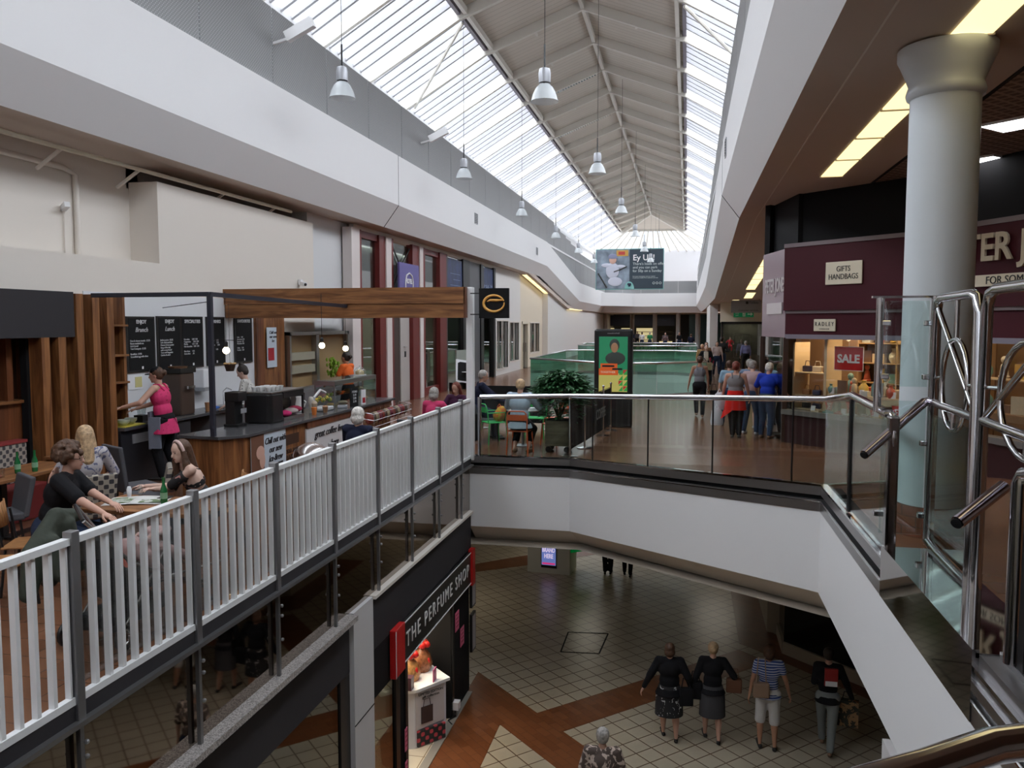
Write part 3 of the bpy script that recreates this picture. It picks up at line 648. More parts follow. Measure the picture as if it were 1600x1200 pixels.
for x in (1.745,2.115):
    for z in (2.5,2.02,1.42,.76): MB().box(x-.045,x+.045,7.92,7.98,z-.025,z+.025).build('clamp',S,t,world=True,bevel=.008)
def post(x,y,z0,z1,r=.04,nm='post',par=None): return MB().tube([(x,y,z0),(x,y,z1)],r,14).build(nm,S,par,world=True,smooth=True)
t=thing('ornamental_screen','tall chromed tube frame with oval ring and crossing bars, right of the glass screen','screen',(2.1,7.2,.5))
def frame_unit(t,a,b,zt,zr,slope=0,r=.04):
    a,b=Vector(a),Vector(b); d=(b-a).normalized(); L=(b-a).length
    P=lambda u,z: a+d*(u*L)+Vector((0,0,z))
    MB().tube([P(0.02,.02),P(0.02,zt-.12),P(.05,zt-.03),P(.14,zt),P(.86,zt),P(.95,zt-.03),P(.99,zt-.14),P(.99,.02)],r,12).build('frame',S,t,world=True,smooth=True)
    ring=[P(.52+.30*math.cos(k*PI/12),(zt-.72)+.37*math.sin(k*PI/12)) for k in range(24)]
    MB().tube(ring,.022,10,closed=True).build('ring',S,t,world=True,smooth=True)
    for z0,z1 in ((zt-.35,zt-.02),(zr+.02,zt-1.09)): MB().tube([P(.52,z0),P(.52,z1)],.02,10).build('stub',S,t,world=True,smooth=True)
    MB().tube([P(.80,zt-.7),P(.97,zt-.68)],.016,8).build('stub',S,t,world=True); MB().tube([P(.03,zt-.7),P(.22,zt-.68)],.016,8).build('stub',S,t,world=True)
    MB().tube([P(.03,zr),P(.97,zr)],.036,12).build('mid_rail',S,t,world=True,smooth=True)
    return P
P=frame_unit(t,(2.14,7.85,.5),(2.10,6.62,.5),2.22,1.30)
MB().tube([P(.06,2.12),P(.95,1.36)],.024,10).build('crossing_bar',S,t,world=True,smooth=True)
q=MB().tube([P(.02,.05),P(.3,.03),P(.98,.03)],.045,12).build('base_tube',S,t,world=True,smooth=True)
MB().box(2.11,2.13,6.75,7.75,.62,1.7).build('glass_pane',PANE,t,world=True)
t=thing('ornamental_screen','large chromed tube frame with oval ring and crossing bar, right end of the view','screen',(2.06,6.0,.5))
P=frame_unit(t,(2.10,6.50,.5),(2.02,4.70,.5),2.24,1.30)
MB().tube([P(.06,1.34),P(.92,2.14)],.024,10).build('crossing_bar',S,t,world=True,smooth=True)
t=thing('stair_handrail','thick chrome handrail end pointing down to the left, with flat cut end','handrail',(2.0,7.7,1.7))
MB().tube([(1.50,7.42,1.38),(2.08,7.88,1.80),(2.12,7.87,1.81),(2.14,7.80,1.80)],.041,16).build('tube',mat('lilac_chrome',(.62,.58,.66),.12,1),t,world=True,smooth=True)
MB().tube([(1.497,7.417,1.377),(1.49,7.41,1.372)],.033,16).build('end_cap',MATTB,t,world=True)
t=thing('stair_handrail','short chrome handrail stub emerging left of the lower right frame','handrail',(1.9,5.4,1.3))
MB().tube([(1.60,5.28,1.31),(1.92,5.5,1.50)],.041,16).build('tube',mat('lilac_chrome'),t,world=True,smooth=True)
MB().tube([(1.597,5.278,1.308),(1.59,5.27,1.303)],.033,16).build('end_cap',MATTB,t,world=True)
t=thing('framed_balustrade','chrome-framed clear glass balustrade panel at the lower right of the view','balustrade',(1.95,4.5,.5))
MB().tube([(1.84,5.05,.56),(1.84,5.05,1.60),(1.845,5.0,1.66),(1.86,4.9,1.68),(1.98,3.2,1.68)],.042,14).build('frame',S,t,world=True,smooth=True)
MB().box(1.845,1.885,4.90,4.98,.56,1.62).build('inner_post',BLACK,t,world=True)
MB().add([(1.88,4.9,.6),(1.97,3.2,.6),(1.97,3.2,1.62),(1.88,4.9,1.62)],[(0,1,2,3)]).build('glass_pane',glass('pane_green',(.78,.88,.84),.06),t,world=True)
t=thing('landing_handrail','curved chrome handrail close to the camera at the bottom right corner','handrail',(.3,1,2))
MB().tube([(.05,.80,2.0),(.12,.86,2.0),(.19,.91,2.0),(.27,.965,2.0),(.36,1.035,2.0),(.5,1.10,2.0),(.9,1.2,2.0)],.021,14).build('tube',S,t,world=True,smooth=True)
MB().tube([(.05,.78,.9),(.05,.80,2.0)],.02).build('upright',S,t,world=True)
MB().tube([(.9,1.2,.9),(.9,1.2,2.0)],.02).build('upright',S,t,world=True)
struct('floor_landing',bx(.0,1.7,.75,1.25,.72,.9),BRICKF)
# lower steel channel ornaments on the ledge
# ================================================================ PENDANT LAMPS
SHADE=mat('prismatic_shade',(.72,.77,.80),.25); SHADE.node_tree.nodes['Principled BSDF'].inputs['Alpha'].default_value=.62
GREYP=mat('lamp_grey',(.42,.43,.46),.4,.4)
def pendant(lab):
    t=thing('pendant_lamp',lab,'lamp',(0,0,0),group='high-bay pendant lamps')
    MB().lathe([(.07,.30),(.11,.31),(.115,.48),(.10,.56),(.05,.58)],seg=18).build('gear_box',GREYP,t,smooth=True)
    MB().lathe([(.10,.29),(.105,.27),(.07,.30)],seg=18).build('collar',BLACK,t)
    mb=MB(); prof=[(.10,.28),(.16,.22),(.215,.11),(.245,0),(.262,-.03)]
    k=24
    for r,z in prof:
        for i in range(k): mb.v.append((r*math.cos(2*PI*i/k),r*math.sin(2*PI*i/k),z))
    for j in range(len(prof)-1):
        for i in range(k): mb.f.append((j*k+i,j*k+(i+1)%k,(j+1)*k+(i+1)%k,(j+1)*k+i))
    mb.build('shade',SHADE,t,smooth=True)
    MB().tube([(0,0,.58),(0,0,1.0)],.018,6).build('hanger',BLACK,t); MB().tube([(0,0,1.0),(0,0,5.2)],.006,5).build('cable',MATTB,t)
    MB().ell((0,0,.12),(.05,.05,.10),10,8).build('bulb',mat('bulb_glass_off',(.7,.72,.72),.2),t)
    return t
LP=[]
NAMES=['first','second','third','fourth','fifth','sixth','seventh']
YL=[15.3,24.4,33.3,42.2,51.2,60,69]
p0=pendant('glass pendant lamp in the row before the left glazing, nearest of that row')
p0.location=(-6.65,15.3,6.90)
for i,y in enumerate(YL):
    for x,rn in ((-6.70,'left'),(-2.65,'centre')):
        if x<-6 and (i==0 or i>5): continue
        c=copy_tree(p0); c.location=(x,y,6.90 if i else 6.62)
        c['label']=('clear-shaded pendant lamp in the %s row, %s from the camera'%('row nearer the left wall' if x<-6 else 'row under the roof ridge',NAMES[i]))
        c['label']=c['label'].replace('the row nearer','the lamp row nearer').replace('in the row under','under')
        c['label']=('pendant lamp, %s from the camera in the row by the left skylight' if x<-6 else 'pendant lamp, %s from the camera in the row under the roof ridge')%NAMES[i]
p0['label']='pendant lamp, nearest of the row by the left skylight, beside a white bracket'
for y,z in ((15.0,7.9),(24,7.9)):
    b=thing('projector','white angled floodlight bracket on the screen edge, %s'%('nearer of two' if y<20 else 'farther of two'),'floodlight',(-7.2,y,z),0,'floodlights on the screen edge'); MB().beam((-.45,0,.1),(.1,0,.35),.14,.2).build('housing',WHITE,b); MB().beam((-.75,0,0),(-.3,0,.1),.05,.05).build('arm',WHITE,b)
# louvre vents in the white bulkheads
for x,y,z,lb in ((-7.855,30.3,6.43,'small square dark vent in the left white bulkhead, nearer one'),(-7.855,43.1,6.3,'small square dark vent in the left white bulkhead, farther one'),(.805,19.7,6.5,'narrow dark vent in the right white bulkhead, near the ceiling joint'),(-7.0,79.98,4.75,'tiny dark vent in the far cross bulkhead')):
    t=thing('wall_vent',lb,'vent',(x,y,z)); 
    if y<79:
        s=1 if x<0 else -1
        m=MB().box(0,s*.02,-.22,.22,-.2,.2).build('grille_frame',GREYP,t); m=MB()
        for k in range(6): m.box(s*.02,s*.03,-.18,.18,-.16+k*.06,-.13+k*.06)
        m.build('louvre',BLACK,t)
    else: MB().box(-.12,.12,-.02,0,-.2,.2).build('grille_frame',BLACK,t)
# ceiling strip lights
FLU=mat('warm_fluorescent',(.9,.85,.6),.4,emit=(1,.83,.42),es=1.5)
FLUW=mat('white_panel_light',(.9,.9,.95),.4,emit=(.95,.96,1),es=8)
def striplight(x,y0,y1,z,lb,w=.36,m=FLU,slope=0,g='yellow fluorescent troughs in the gallery ceiling',n=None):
    t=thing('ceiling_light',lb,'light',(x,y0,z),0,g)
    L=y1-y0; q=MB().add([(-w/2,0,-.012),(w/2,0,-.012),(w/2,L,slope*L-.012),(-w/2,L,slope*L-.012),(-w/2,0,.03),(w/2,0,.03),(w/2,L,slope*L+.03),(-w/2,L,slope*L+.03)],[(3,2,1,0),(4,5,6,7),(0,1,5,4),(1,2,6,5),(2,3,7,6),(3,0,4,7)]).build('diffuser',m,t)
    k=n if n is not None else max(1,round(L/1.7)); mb=MB()
    for j in range(k+1): mb.box(-w/2-.02,w/2+.02,L*j/k-.02,L*j/k+.02,slope*L*j/k-.025,slope*L*j/k+.03)
    mb.build('divider',CEILW,t)
striplight(2.52,4.5,8.5,5.165,'yellow ceiling strip light nearest the camera, above the column')
striplight(2.52,9.6,16.0,5.165,'long yellow ceiling strip light just beyond the column')
striplight(2.62,28.4,36.6,5.165+dropR(28.4)-.0,'yellow ceiling strip light beyond the black shop bulkhead',slope=-.0824)
striplight(2.75,37.6,39.9,5.165+dropR(37.6),'short yellow ceiling light beyond the gap, above the exit sign',slope=-.0824)
striplight(2.35,41.5,45.5,5.165+dropR(41.5),'distant yellow strip light on the low right ceiling before the end wall',w=.3)
striplight(-8.62,43.4,57,5.12,'long yellow strip light on the sloping left gallery ceiling',w=.22,slope=-.108,n=8)
striplight(-8.4,58.5,66,3.53,'distant yellow strip light on the low left ceiling, by the far columns',w=.2)
for x,y in ((4.25,12.35),(4.7,14.95)):
    t=thing('ceiling_light','square white light panel in the mesh ceiling, %s'%('nearer one' if y<13 else 'farther one, half behind the column'),'light',(x,y,5.14),PI/4,'white panel lights'); MB().box(-.3,.3,-.3,.3,0,.04).build('diffuser',FLUW,t); 
    MB().box(-.33,-.3,-.33,.33,0,.05).box(.3,.33,-.33,.33,0,.05).box(-.33,.33,-.33,-.3,0,.05).box(-.33,.33,.3,.33,0,.05).build('frame',WHITE,t)
# ================================================================ LEFT SHOPFRONTS BEYOND THE CAFE
X=-8.85
struct('trim_29',bx(X-.1,X+.02,20.9,37.3,5.02,5.3),CREAM)
struct('wall_left_shop',bx(-12.9,-9.0,29.3,29.4,-.1,5.2),ROOMW)
struct('wall_left_shop',bx(-12.9,-9.0,20.85,20.95,-.1,5.2),ROOMW); struct('wall_left_shop',bx(-12.9,-9.0,37.2,37.3,-.1,5.2),ROOMW)
struct('ceiling_shop',bx(-12.9,-9.0,20.9,50,5.1,5.2),ROOMW)
area('shop_ceiling_light',(-10.8,25,4.9),2,7,330,(1,.95,.88)); area('shop_ceiling_light',(-10.8,33,4.9),2,6,160,(.9,.95,1)); area('shop_ceiling_light',(-10.5,43,4.9),2,9,60,(1,.93,.8))
t=thing('shopfront','tall shopfront with dark red frames and pinkish posts behind the timber beam','shopfront',(X,21,0))
def vb(y0,y1,m,nm,z0=0,z1=5.04,d=.12): return bx(X-.1,X+d,y0,y1,z0,z1).build(nm,m,t,world=True)
for y0,y1 in ((21.0,21.22),(22.55,23.01),(23.44,23.70),(25.48,26.12),(26.46,26.78),(28.49,29.3)): vb(y0,y1,REDF,'red_frame')
for y0,y1 in ((20.45,21.0),(23.01,23.44),(26.12,26.46)): vb(y0,y1,PINKW,'pinkish_post',d=.16)
for y0,y1 in ((21.22,22.55),(26.78,28.49)):
    bx(X-.04,X-.02,y0,y1,.25,4.95).build('window_pane',glass('grey_shop_glass',(.50,.56,.54),.16),t,world=True); bx(X-.1,X+.05,y0,y1,0,.27).build('stall_riser',REDF,t,world=True); bx(X-.08,X+.06,y0,y1,4.85,5.04).build('head_frame',REDF,t,world=True)
bx(X-.06,X-.03,23.7,24.6,0,2.7).build('dark_doorway',mat('doorway_dark',(.05,.03,.025),.6),t,world=True); bx(X-.06,X+.0,24.6,25.45,0,3.2).build('door_leaf',mat('door_offwhite',(.48,.45,.43),.5),t,world=True)
m=MB(); m.box(X,X+.02,24.95,25.07,1.42,1.60); m.build('door_sign',TXTB,t,world=True); MB().lathe([(.08,0),(.08,.01)],seg=14).build('door_sticker',GREYP,t).location=(.02,3.95,1.75); 
bx(X-.04,X-.02,23.7,25.48,3.3,4.95).build('window_pane',glass('grey_shop_glass'),t,world=True)
m=MB()
for a,b in (((23.75,4.9),(24.5,4.35)),((25.45,4.9),(24.7,4.35)),((23.75,3.5),(24.5,4.15)),((25.45,3.5),(24.7,4.15)),((24.5,4.35),(24.5,4.15)),((24.7,4.35),(24.7,4.15)),((24.5,4.35),(24.7,4.35)),((24.5,4.15),(24.7,4.15))): m.beam((X+.03,a[0],a[1]),(X+.03,b[0],b[1]),.035,.035)
m.build('cross_bracing',BLACK,t,world=True)
t=thing('hanging_sign','purple banner sign with white arched rocket emblem above the timber beam','sign',(-8.6,24.1,3.4))
MB().prism([(0,-.4),(.06,-.4),(.06,1.45),(0,1.45)],-.35,.95).build('board',mat('purple_board',(.13,.11,.34),.45),t)
m=MB(); m.tube([(.075,.1,-.33),(.075,.1,.4),(.075,.2,.58),(.075,.45,.66),(.075,.7,.58),(.075,.8,.4),(.075,.8,-.33)],.025,6); m.build('arch_outline',TXTW,t)
m=MB(); m.prism([(.068,.35),(.085,.35),(.085,.55),(.068,.55)],-.3,.02); m.add([(.08,.35,.02),(.08,.55,.02),(.08,.45,.22)],[(0,1,2)]); m.add([(.08,.25,-.34),(.08,.35,-.25),(.08,.35,-.1)],[(0,1,2)]).add([(.08,.65,-.34),(.08,.55,-.25),(.08,.55,-.1)],[(0,1,2)]); m.build('rocket_emblem',TXTW,t)
label_text('HOTEL',.2,TXTW,t,(.07,.45,.4),(PI/2,0,PI/2),bold=.008,name='sign_lettering'); 
for y in (.2,.75): MB().box(.068,.08,y-.06,y+.06,-.15,-.03).build('star',TXTW,t)
t=thing('shopfront','dark-framed shopfront with tall blue posters, right of the red frames','shopfront',(X,30,0))
for y0,y1 in ((29.3,29.5),(31.7,32.7),(34.6,35.1),(37.0,37.35)): bx(X-.1,X+.1,y0,y1,0,5.04).build('black_frame',BLACK,t,world=True)
bx(X-.02,X+.04,32.7,34.6,0,5.04).build('grey_panel',mat('dark_grey_panel',(.10,.10,.11),.4),t,world=True)
for y0,y1 in ((29.5,31.7),(35.1,37.0)): bx(X-.04,X-.02,y0,y1,0,5.0).build('window_pane',glass('dark_green_glass',(.30,.36,.34),.2),t,world=True)
for y0,y1,z0,z1,l in ((29.5,31.65,3.15,4.95,'dark blue poster with faint white lines, left one above the beam'),(35.1,36.95,3.4,4.95,'blue poster with pale scribbled pattern, right one above the beam')):
    p=thing('window_poster',l,'poster',(X+.03,y0,z0),0,'blue shop posters'); MB().box(0,.03,0,y1-y0,0,z1-z0).build('sheet',mat('poster_blue',(.012,.03,.11),.4,var=.35,vs=3),p)
    m=MB()
    if y0<30:
        for k in range(5): m.box(.03,.035,.5+(k%2)*.4,1.9,.35+k*.22,.37+k*.22)
        m.build('printed_lines',mat('pale_blue_print',(.20,.27,.42),.5),p)
    else: bx(.03,.035,.2,1.7,.1,.8).build('printed_picture',pattern('pale_scribble',(.02,.04,.13),(.35,.4,.5),'noise',7,thr=.52),p)
t=thing('hanging_sign','square black sign with gold ring logo mounted beside the white post','sign',(-3.42,14.5,2.86))
MB().box(-.28,.27,-.04,.04,-.27,.27).build('board',MATTB,t,bevel=.004)
G=mat('gold_logo',(.78,.42,.10),.4)
ring=[]
for k in range(33):
    a=PI*.10+k*2*PI*.97/32; ring.append((.0+.19*math.cos(a),-.045,.145*math.sin(a)-.005))
MB().tube(ring,[.012+.014*abs(math.sin(k*PI/32)) for k in range(33)],8).build('gold_ring',G,t,smooth=True)
MB().tube([(-.13,-.045,.03),(-.07,-.045,.055),(.05,-.045,.05),(.16,-.045,.055)],[.008,.022,.024,.012],8).build('gold_bar',G,t,smooth=True)
MB().box(-.45,-.28,-.015,.015,.17,.19).box(-.45,-.28,-.015,.015,-.21,-.19).build('bracket',BLACK,t)
t=thing('display_easel','tilted white-framed A-board with round emblem, seen left of the white post','sign',(-5.35,19.4,0),.5)
MB().add([(-.2,0,1.08),(.26,-.06,1.0),(.30,.1,1.55),(-.16,.16,1.62),(-.2,.03,1.08),(.26,-.03,1.0),(.30,.13,1.55),(-.16,.19,1.62)],[(0,1,2,3),(7,6,5,4),(0,4,5,1),(1,5,6,2),(2,6,7,3),(3,7,4,0)]).build('frame',PAPER,t)
MB().add([(-.16,-.01,1.12),(.22,-.065,1.05),(.26,.08,1.50),(-.12,.14,1.56)],[(0,1,2,3)]).build('dark_panel',MATTB,t); MB().tube([(-.18,.03,1.1),(-.2,0,0)],.015).build('leg',BLACK,t); MB().tube([(.24,-.03,1.02),(.26,0,0)],.015).build('leg',BLACK,t); MB().tube([(.1,.3,1.3),(.1,.5,0)],.015).build('leg',BLACK,t)
MB().lathe([(.1,0),(.1,.01)],seg=16).build('emblem',PAPER,t).location=(.05,0,1.3); t.children[-1].rotation_euler=(PI/2-.15,0,0)
t=thing('display_easel','low white and red notice board standing before the blue-poster shopfront','sign',(-8.2,29.6,0),1.3); MB().box(-.5,.5,-.03,.03,.3,1.5).build('board',mat('notice_board_grey',(.33,.37,.33),.5),t); MB().box(-.42,.42,-.04,-.03,.45,.8).build('red_print',mat('faded_red',(.5,.12,.1),.5),t); MB().box(-.5,-.45,-.03,.3,0,.3).build('foot',BLACK,t); MB().box(.45,.5,-.03,.3,0,.3).build('foot',BLACK,t)
# stock seen through the red-framed windows
RC=random.Random(3)
t=thing('magazine_rack','rack packed with colourful small items inside the third red-framed window','rack',(-9.5,26.9,0)); MB().box(-.3,.3,0,1.5,0,1.5).build('rack_body',mat('rack_grey',(.2,.2,.2),.6),t)
for k in range(24):
    i,j=k%6,k//6; MB().box(.3,.33,.06+i*.24,.26+i*.24,.12+j*.34,.38+j*.34).build('booklet',mat('booklet_%d'%(k%6),[(.5,.2,.2),(.2,.3,.5),(.6,.6,.55),(.5,.4,.2),(.2,.35,.3),(.45,.25,.4)][k%6],.5),t)
q=thing('mannequin','red-dressed shop dummy behind the third red-framed window','mannequin',(-9.5,27.7,1.5)); MB().cap((0,0,.2),(0,0,1.1),.16,.22).cap((0,0,1.1),(0,0,1.45),.2,.08).build('dress',mat('dummy_red',(.4,.06,.06),.7),q,smooth=True); MB().ell((0,0,1.65),(.09,.1,.13)).build('head',GREYP,q,smooth=True); MB().tube([(0,0,0),(0,0,.3)],.04).build('stand',BLACK,q)
for k in range(5): single('cardboard_box',bx(-9.9,-9.3,21.3+k*.01,22.3,.0+k*.26,.255+k*.26),mat('carton_%d'%(k%2),[(.30,.22,.14),(.12,.12,.13)][k%2],.7),'carton stacked in the first red-framed window, number %s up'%['one','two','three','four','five'][k],'box','cartons behind the red-framed window')
# ================================================================ FAR END OF THE MALL
NAVY=mat('navy_fascia',(.012,.018,.05),.4)
COLG=mat('far_column',(.48,.45,.40),.5)
t=thing('shopfront','navy-fascia shop with lit yellow shelves at the far end of the gallery','shopfront',(-5,93,0))
MB().box(-9.4,-1.4,92.9,93,2.2,3.4).build('fascia',NAVY,t,world=True)
LIT=mat('lit_shelf_back',(.7,.6,.35),.5,emit=(.85,.72,.38),es=.6)  # shelf backs emit light to stand in for the shop's lighting
for a,b in ((-11.5,-9.9),(-9.4,-8.1),(-7.3,-6.1),(-5.6,-3.4),(-3.0,-1.6)):
    MB().box(a,b,93.4,93.5,.4,1.95).build('lit_shelving',LIT,t,world=True)
    m=MB()
    for k in range(3): m.box(a,b,93.1,93.35,.6+k*.45,.66+k*.45)
    m.build('dark_shelf',mat('shelf_brown',(.08,.05,.03),.6),t,world=True)
for a in (-8.9,-6.3,-4.5,-2.5): MB().lathe([(.22,0),(.22,.02)],seg=14).build('fascia_emblem',mat('emblem_blue',(.08,.12,.25),.4),t).location=(a+5,-.13,2.8); t.children[-1].rotation_euler=(PI/2,0,0)
for i,(x,y) in enumerate(((-9.6,84),(-8.2,84),(-5.6,86),(-3.2,84),(-.9,84),(1.0,84))):
    single('column',MB().lathe([(.22,0),(.22,3.5)],(x,y,0),18),COLG if i<4 else mat('pale_column',(.62,.66,.68),.4),'pale round far-end column',None); bpy.data.objects['column' if i==0 else sorted([o.name for o in bpy.data.objects if o.name.startswith('column')])[-1]]
for o in bpy.data.objects:
    if o.name.startswith('column') and o.type=='MESH': o['kind']='structure'; o.pop('label',None)
struct('wall_far',bx(.2,4,95,95.2,0,3.5),mat('teal_glass_wall',(.05,.12,.13),.15)); struct('wall_far',bx(-14,-9.6,80.6,80.8,0,3.5),LW2)
for x in (1.3,2.2,3.1): struct('trim_30',bx(x,x+.14,94.9,95,0,3.5),mat('pale_column'))
for x in (-6,-3,-.5): area('far_gallery_light',(x,88,3.4),1.5,2,30,(1,.9,.75))
# far right end wall with exit sign
struct('wall_right_end',MB().prism([(4.2,46),(7,46),(7,46.3),(4.2,46.3)],0,5),LW2); struct('wall_right_end',bx(1.75,4.2,46,46.3,2.55,5.1),LW2)
struct('wall_right_end',bx(1.3,1.75,50,58,0,3.6),LW); 
t=thing('shopfront','dark glazed shop window with framed pictures under the green exit sign','shopfront',(1.9,46,0)); MB().box(1.85,4.1,46.02,46.06,0.05,2.5).build('glass',glass('smoky_dark',(.45,.45,.42),.12),t,world=True)
m=MB()
for a in ((1.8,1.9,0,2.55),(4.05,4.2,0,2.55),(1.8,4.2,2.45,2.58)): m.box(a[0],a[1],45.95,46.08,a[2],a[3])
m.build('black_frame',BLACK,t,world=True); MB().box(1.85,4.15,47.5,47.6,0,2.6).build('back_panel',mat('green_grey_panel',(.16,.17,.14),.6,var=.4,vs=4),t,world=True)
m=MB()
for k in range(3): m.box(2.5+k*.42,2.52+k*.42,46.3,46.32,.6,1.9)
for k in range(4): m.box(2.5,3.36,46.3,46.32,.6+k*.43,.62+k*.43)
m.build('display_grid',PAPER,t,world=True); MB().box(3.15,3.45,46.3,46.5,0,.75).build('white_plinth',PAPER,t,world=True)
area('shop_window_light',(3,46.9,2.5),1.6,.8,25,(1,.9,.75))
GRN=mat('exit_green',(.01,.20,.08),.4,emit=(.0,.16,.06),es=.25)
t=thing('exit_sign','green emergency exit sign with running figure and right arrow','sign',(2.93,45.5,2.98)); MB().box(-.52,.52,0,.06,-.16,.16).build('board',GRN,t)
m=MB(); m.box(.2,.38,-.012,0,-.03,.03); m.add([(.36,-.01,-.1),(.36,-.01,.1),(.48,-.01,0)],[(0,1,2)]); m.build('arrow',TXTW,t)
m=MB(); m.box(-.05,.09,-.005,0,-.12,.12); m.build('door_pictogram',TXTW,t); m=MB(); m.ell((.02,-.01,.07),.022,8,6).beam((.02,-.01,.05),(.01,-.01,-.02),.03,.02).beam((.01,-.01,-.02),(.05,-.01,-.09),.02,.02).beam((.01,-.01,-.02),(-.03,-.01,-.08),.02,.02).build('running_figure',GRN,t)
label_text('Fire\nexit',.11,TXTW,t,(-.34,-.005,0),name='exit_words')
t=thing('hanging_sign','grey hanging direction sign above the green exit sign','sign',(2.75,41,3.30)); MB().box(-.70,.70,0,.05,-.30,.30).build('board',mat('sign_grey',(.30,.30,.31),.4),t); label_text('Toilets',.16,TXTB,t,(.35,-.01,.18),name='sign_words'); label_text('Customer services',.12,TXTB,t,(.1,-.01,-.18),name='sign_words'); m=MB(); m.tube([(-.6,.02,.30),(-.6,.02,.36)],.01,5).build('hanger',BLACK,t); MB().tube([(.6,.02,.30),(.6,.02,.36)],.01,5).build('hanger',BLACK,t)
MB().box(-.02,.1,-.01,0,.12,.24).build('pictogram',TXTB,t)
# hanging billboard
t=thing('hanging_billboard','large hanging banner with baby photo and dark panel of text','banner',(-4.42,64,6.65))
MB().box(-2.6,2.6,0,.12,-1.56,1.56).build('frame',mat('teal_border',(.20,.45,.43),.4),t); MB().box(0,2.55,-.02,0,-1.5,1.5).build('text_panel',mat('slate_panel',(.035,.055,.075),.5),t)
MB().box(-2.55,0,-.02,0,-1.5,1.5).build('photo_panel',mat('photo_grey_blue',(.22,.27,.33),.6,var=.5,vs=1.3),t)
m=MB(); m.ell((-1.3,-.04,-.1),(.52,.03,.62),16,8).ell((-1.1,-.045,-.95),(.55,.03,.35),16,8).ell((-1.75,-.04,.3),(.42,.03,.16)).ell((-.7,-.04,.2),(.42,.03,.14)); m.build('baby_clothes_print',mat('print_white',(.58,.60,.70),.6),t)
MB().ell((-1.28,-.06,.72),(.28,.03,.32),16,8).build('baby_face_print',mat('print_skin',(.62,.38,.30),.6),t); MB().ell((-1.28,-.08,.98),(.34,.03,.2),16,8).ell((-1.25,-.085,.86),(.40,.02,.06)).build('cap_print',mat('print_cap',(.25,.27,.40),.6),t)
m=MB(); m.tube([(-.2,-.05,.2),(-.9,-.05,-.1),(-1.2,-.05,-.2)],.05,6).tube([(-2.4,-.05,-.3),(-1.7,-.05,-1.4)],.06,6).build('strap_print',BLACK,t)
MB().box(-1.0,-.1,-.03,-.02,1.0,1.45).build('yellow_print',mat('print_yellow',(.6,.35,.08),.5),t); MB().box(-.85,-.35,-.035,-.03,1.1,1.35).build('red_print',mat('print_red',(.5,.06,.05),.5),t)
m=MB(); m.add([(-.36*math.cos(a*PI/16),-.04,-1.5+.55*math.sin(a*PI/16)) for a in range(17)]+[(-.36*math.cos(a*PI/16),-.02,-1.5+.55*math.sin(a*PI/16)) for a in range(17)],[tuple(range(17))]+[(i,(i+1)%17,17+(i+1)%17,17+i) for i in range(17)]).build('badge',mat('teal_badge',(.25,.55,.52),.5),t); m=MB(); m.ell((-.06,-.09,-1.15),(.09,.02,.09)).ell((.06,-.09,-1.15),(.09,.02,.09)).ell((0,-.09,-1.24),(.08,.02,.1)).build('heart',NAVY,t)
PT=mat('banner_pale_text',(.62,.70,.70),.5)
label_text('Ey Up!',.62,TXTW,t,(.25,-.03,.85),align='LEFT',name='banner_words',bold=.01)
label_text("There's loads on offer\nand you can park\nfor 50p on a Sunday",.27,PT,t,(.25,-.03,.12),align='LEFT',name='banner_words'); label_text('For more information see our website\nor pick up a leaflet from customer services',.11,PT,t,(.25,-.03,-.62),align='LEFT',name='banner_words')
for k in range(3): m=MB(); m.tube([(1.85+k*.25+.08*math.cos(a*PI/6),-.03,-1.08+.08*math.sin(a*PI/6)) for a in range(12)],.015,5,closed=True).build('round_icon',PT,t)
for x in (-2.2,2.2): MB().tube([(x,.06,1.56),(x,.06,4.2)],.012,5).build('hanger',BLACK,t)
# ================================================================ RIGHT: GIFT SHOP
def face(mb,a,b,z0,z1,th=.12,off=0):
    a,b=Vector(a),Vector(b); d=(b-a).normalized(); n=Vector((d.y,-d.x)) # toward camera for a->b going right
    A=a+n*off;B=b+n*off;C=B-n*th;D=A-n*th
    return mb.prism([(A.x,A.y),(B.x,B.y),(C.x,C.y),(D.x,D.y)],z0,z1)
SA,SB,SCc,SD,SE=(2.02,18.0),(3.9,16.12),(6.2,11.3),(1.70,19.7),(5.5,24)
fl=lambda m,nm,a,b,z0,z1,par,th=.12,off=0: face(MB(),a,b,z0,z1,th,off).build(nm,m,par,world=True)
t=thing('shopfront','burgundy-fronted corner gift shop with lit display windows','shopfront',(2,18,0))
BURL=mat('burgundy_glossy_side',(.30,.22,.25),.18)  # purple-grey reflection on the side fascia painted into its colour
for a,b in ((SA,SB),(SB,SCc)):
    fl(BURG,'upper_fascia',a,b,2.76,4.05,t,.3,.10); fl(BURG,'lower_fascia',a,b,2.26,2.72,t,.3,.02); fl(mat('lilac_band',(.22,.20,.25),.4),'lintel',a,b,2.18,2.27,t,.3,.04)
    fl(mat('fascia_ledge',(.20,.16,.17),.4),'top_ledge',a,b,4.05,4.13,t,.4,.12); fl(mat('fascia_ledge'),'middle_ledge',a,b,2.70,2.77,t,.3,.06)
    fl(mat('stallriser',(.035,.012,.014),.3),'stall_riser',a,b,.0,.62,t,.15,.02); fl(mat('sill_grey',(.14,.13,.12),.4),'sill',a,b,.60,.70,t,.25,.10)
    fl(glass('window_warm',(.93,.93,.92),.02),'window_glass',a,b,.70,2.18,t,.01,0)
    fl(MATTB,'bulkhead',a,b,4.1,5.17,t,.1,-.25)
face(MB(),SD,SA,2.2,4.05,.2,.02).build('side_fascia',BURL,t,world=True); face(MB(),SD,SA,4.1,5.17,.1,-.2).build('bulkhead',MATTB,t,world=True)
face(MB(),SD,SA,0,2.2,.06,0).build('side_glazing',glass('side_reflective',(.5,.5,.48),.25),t,world=True)
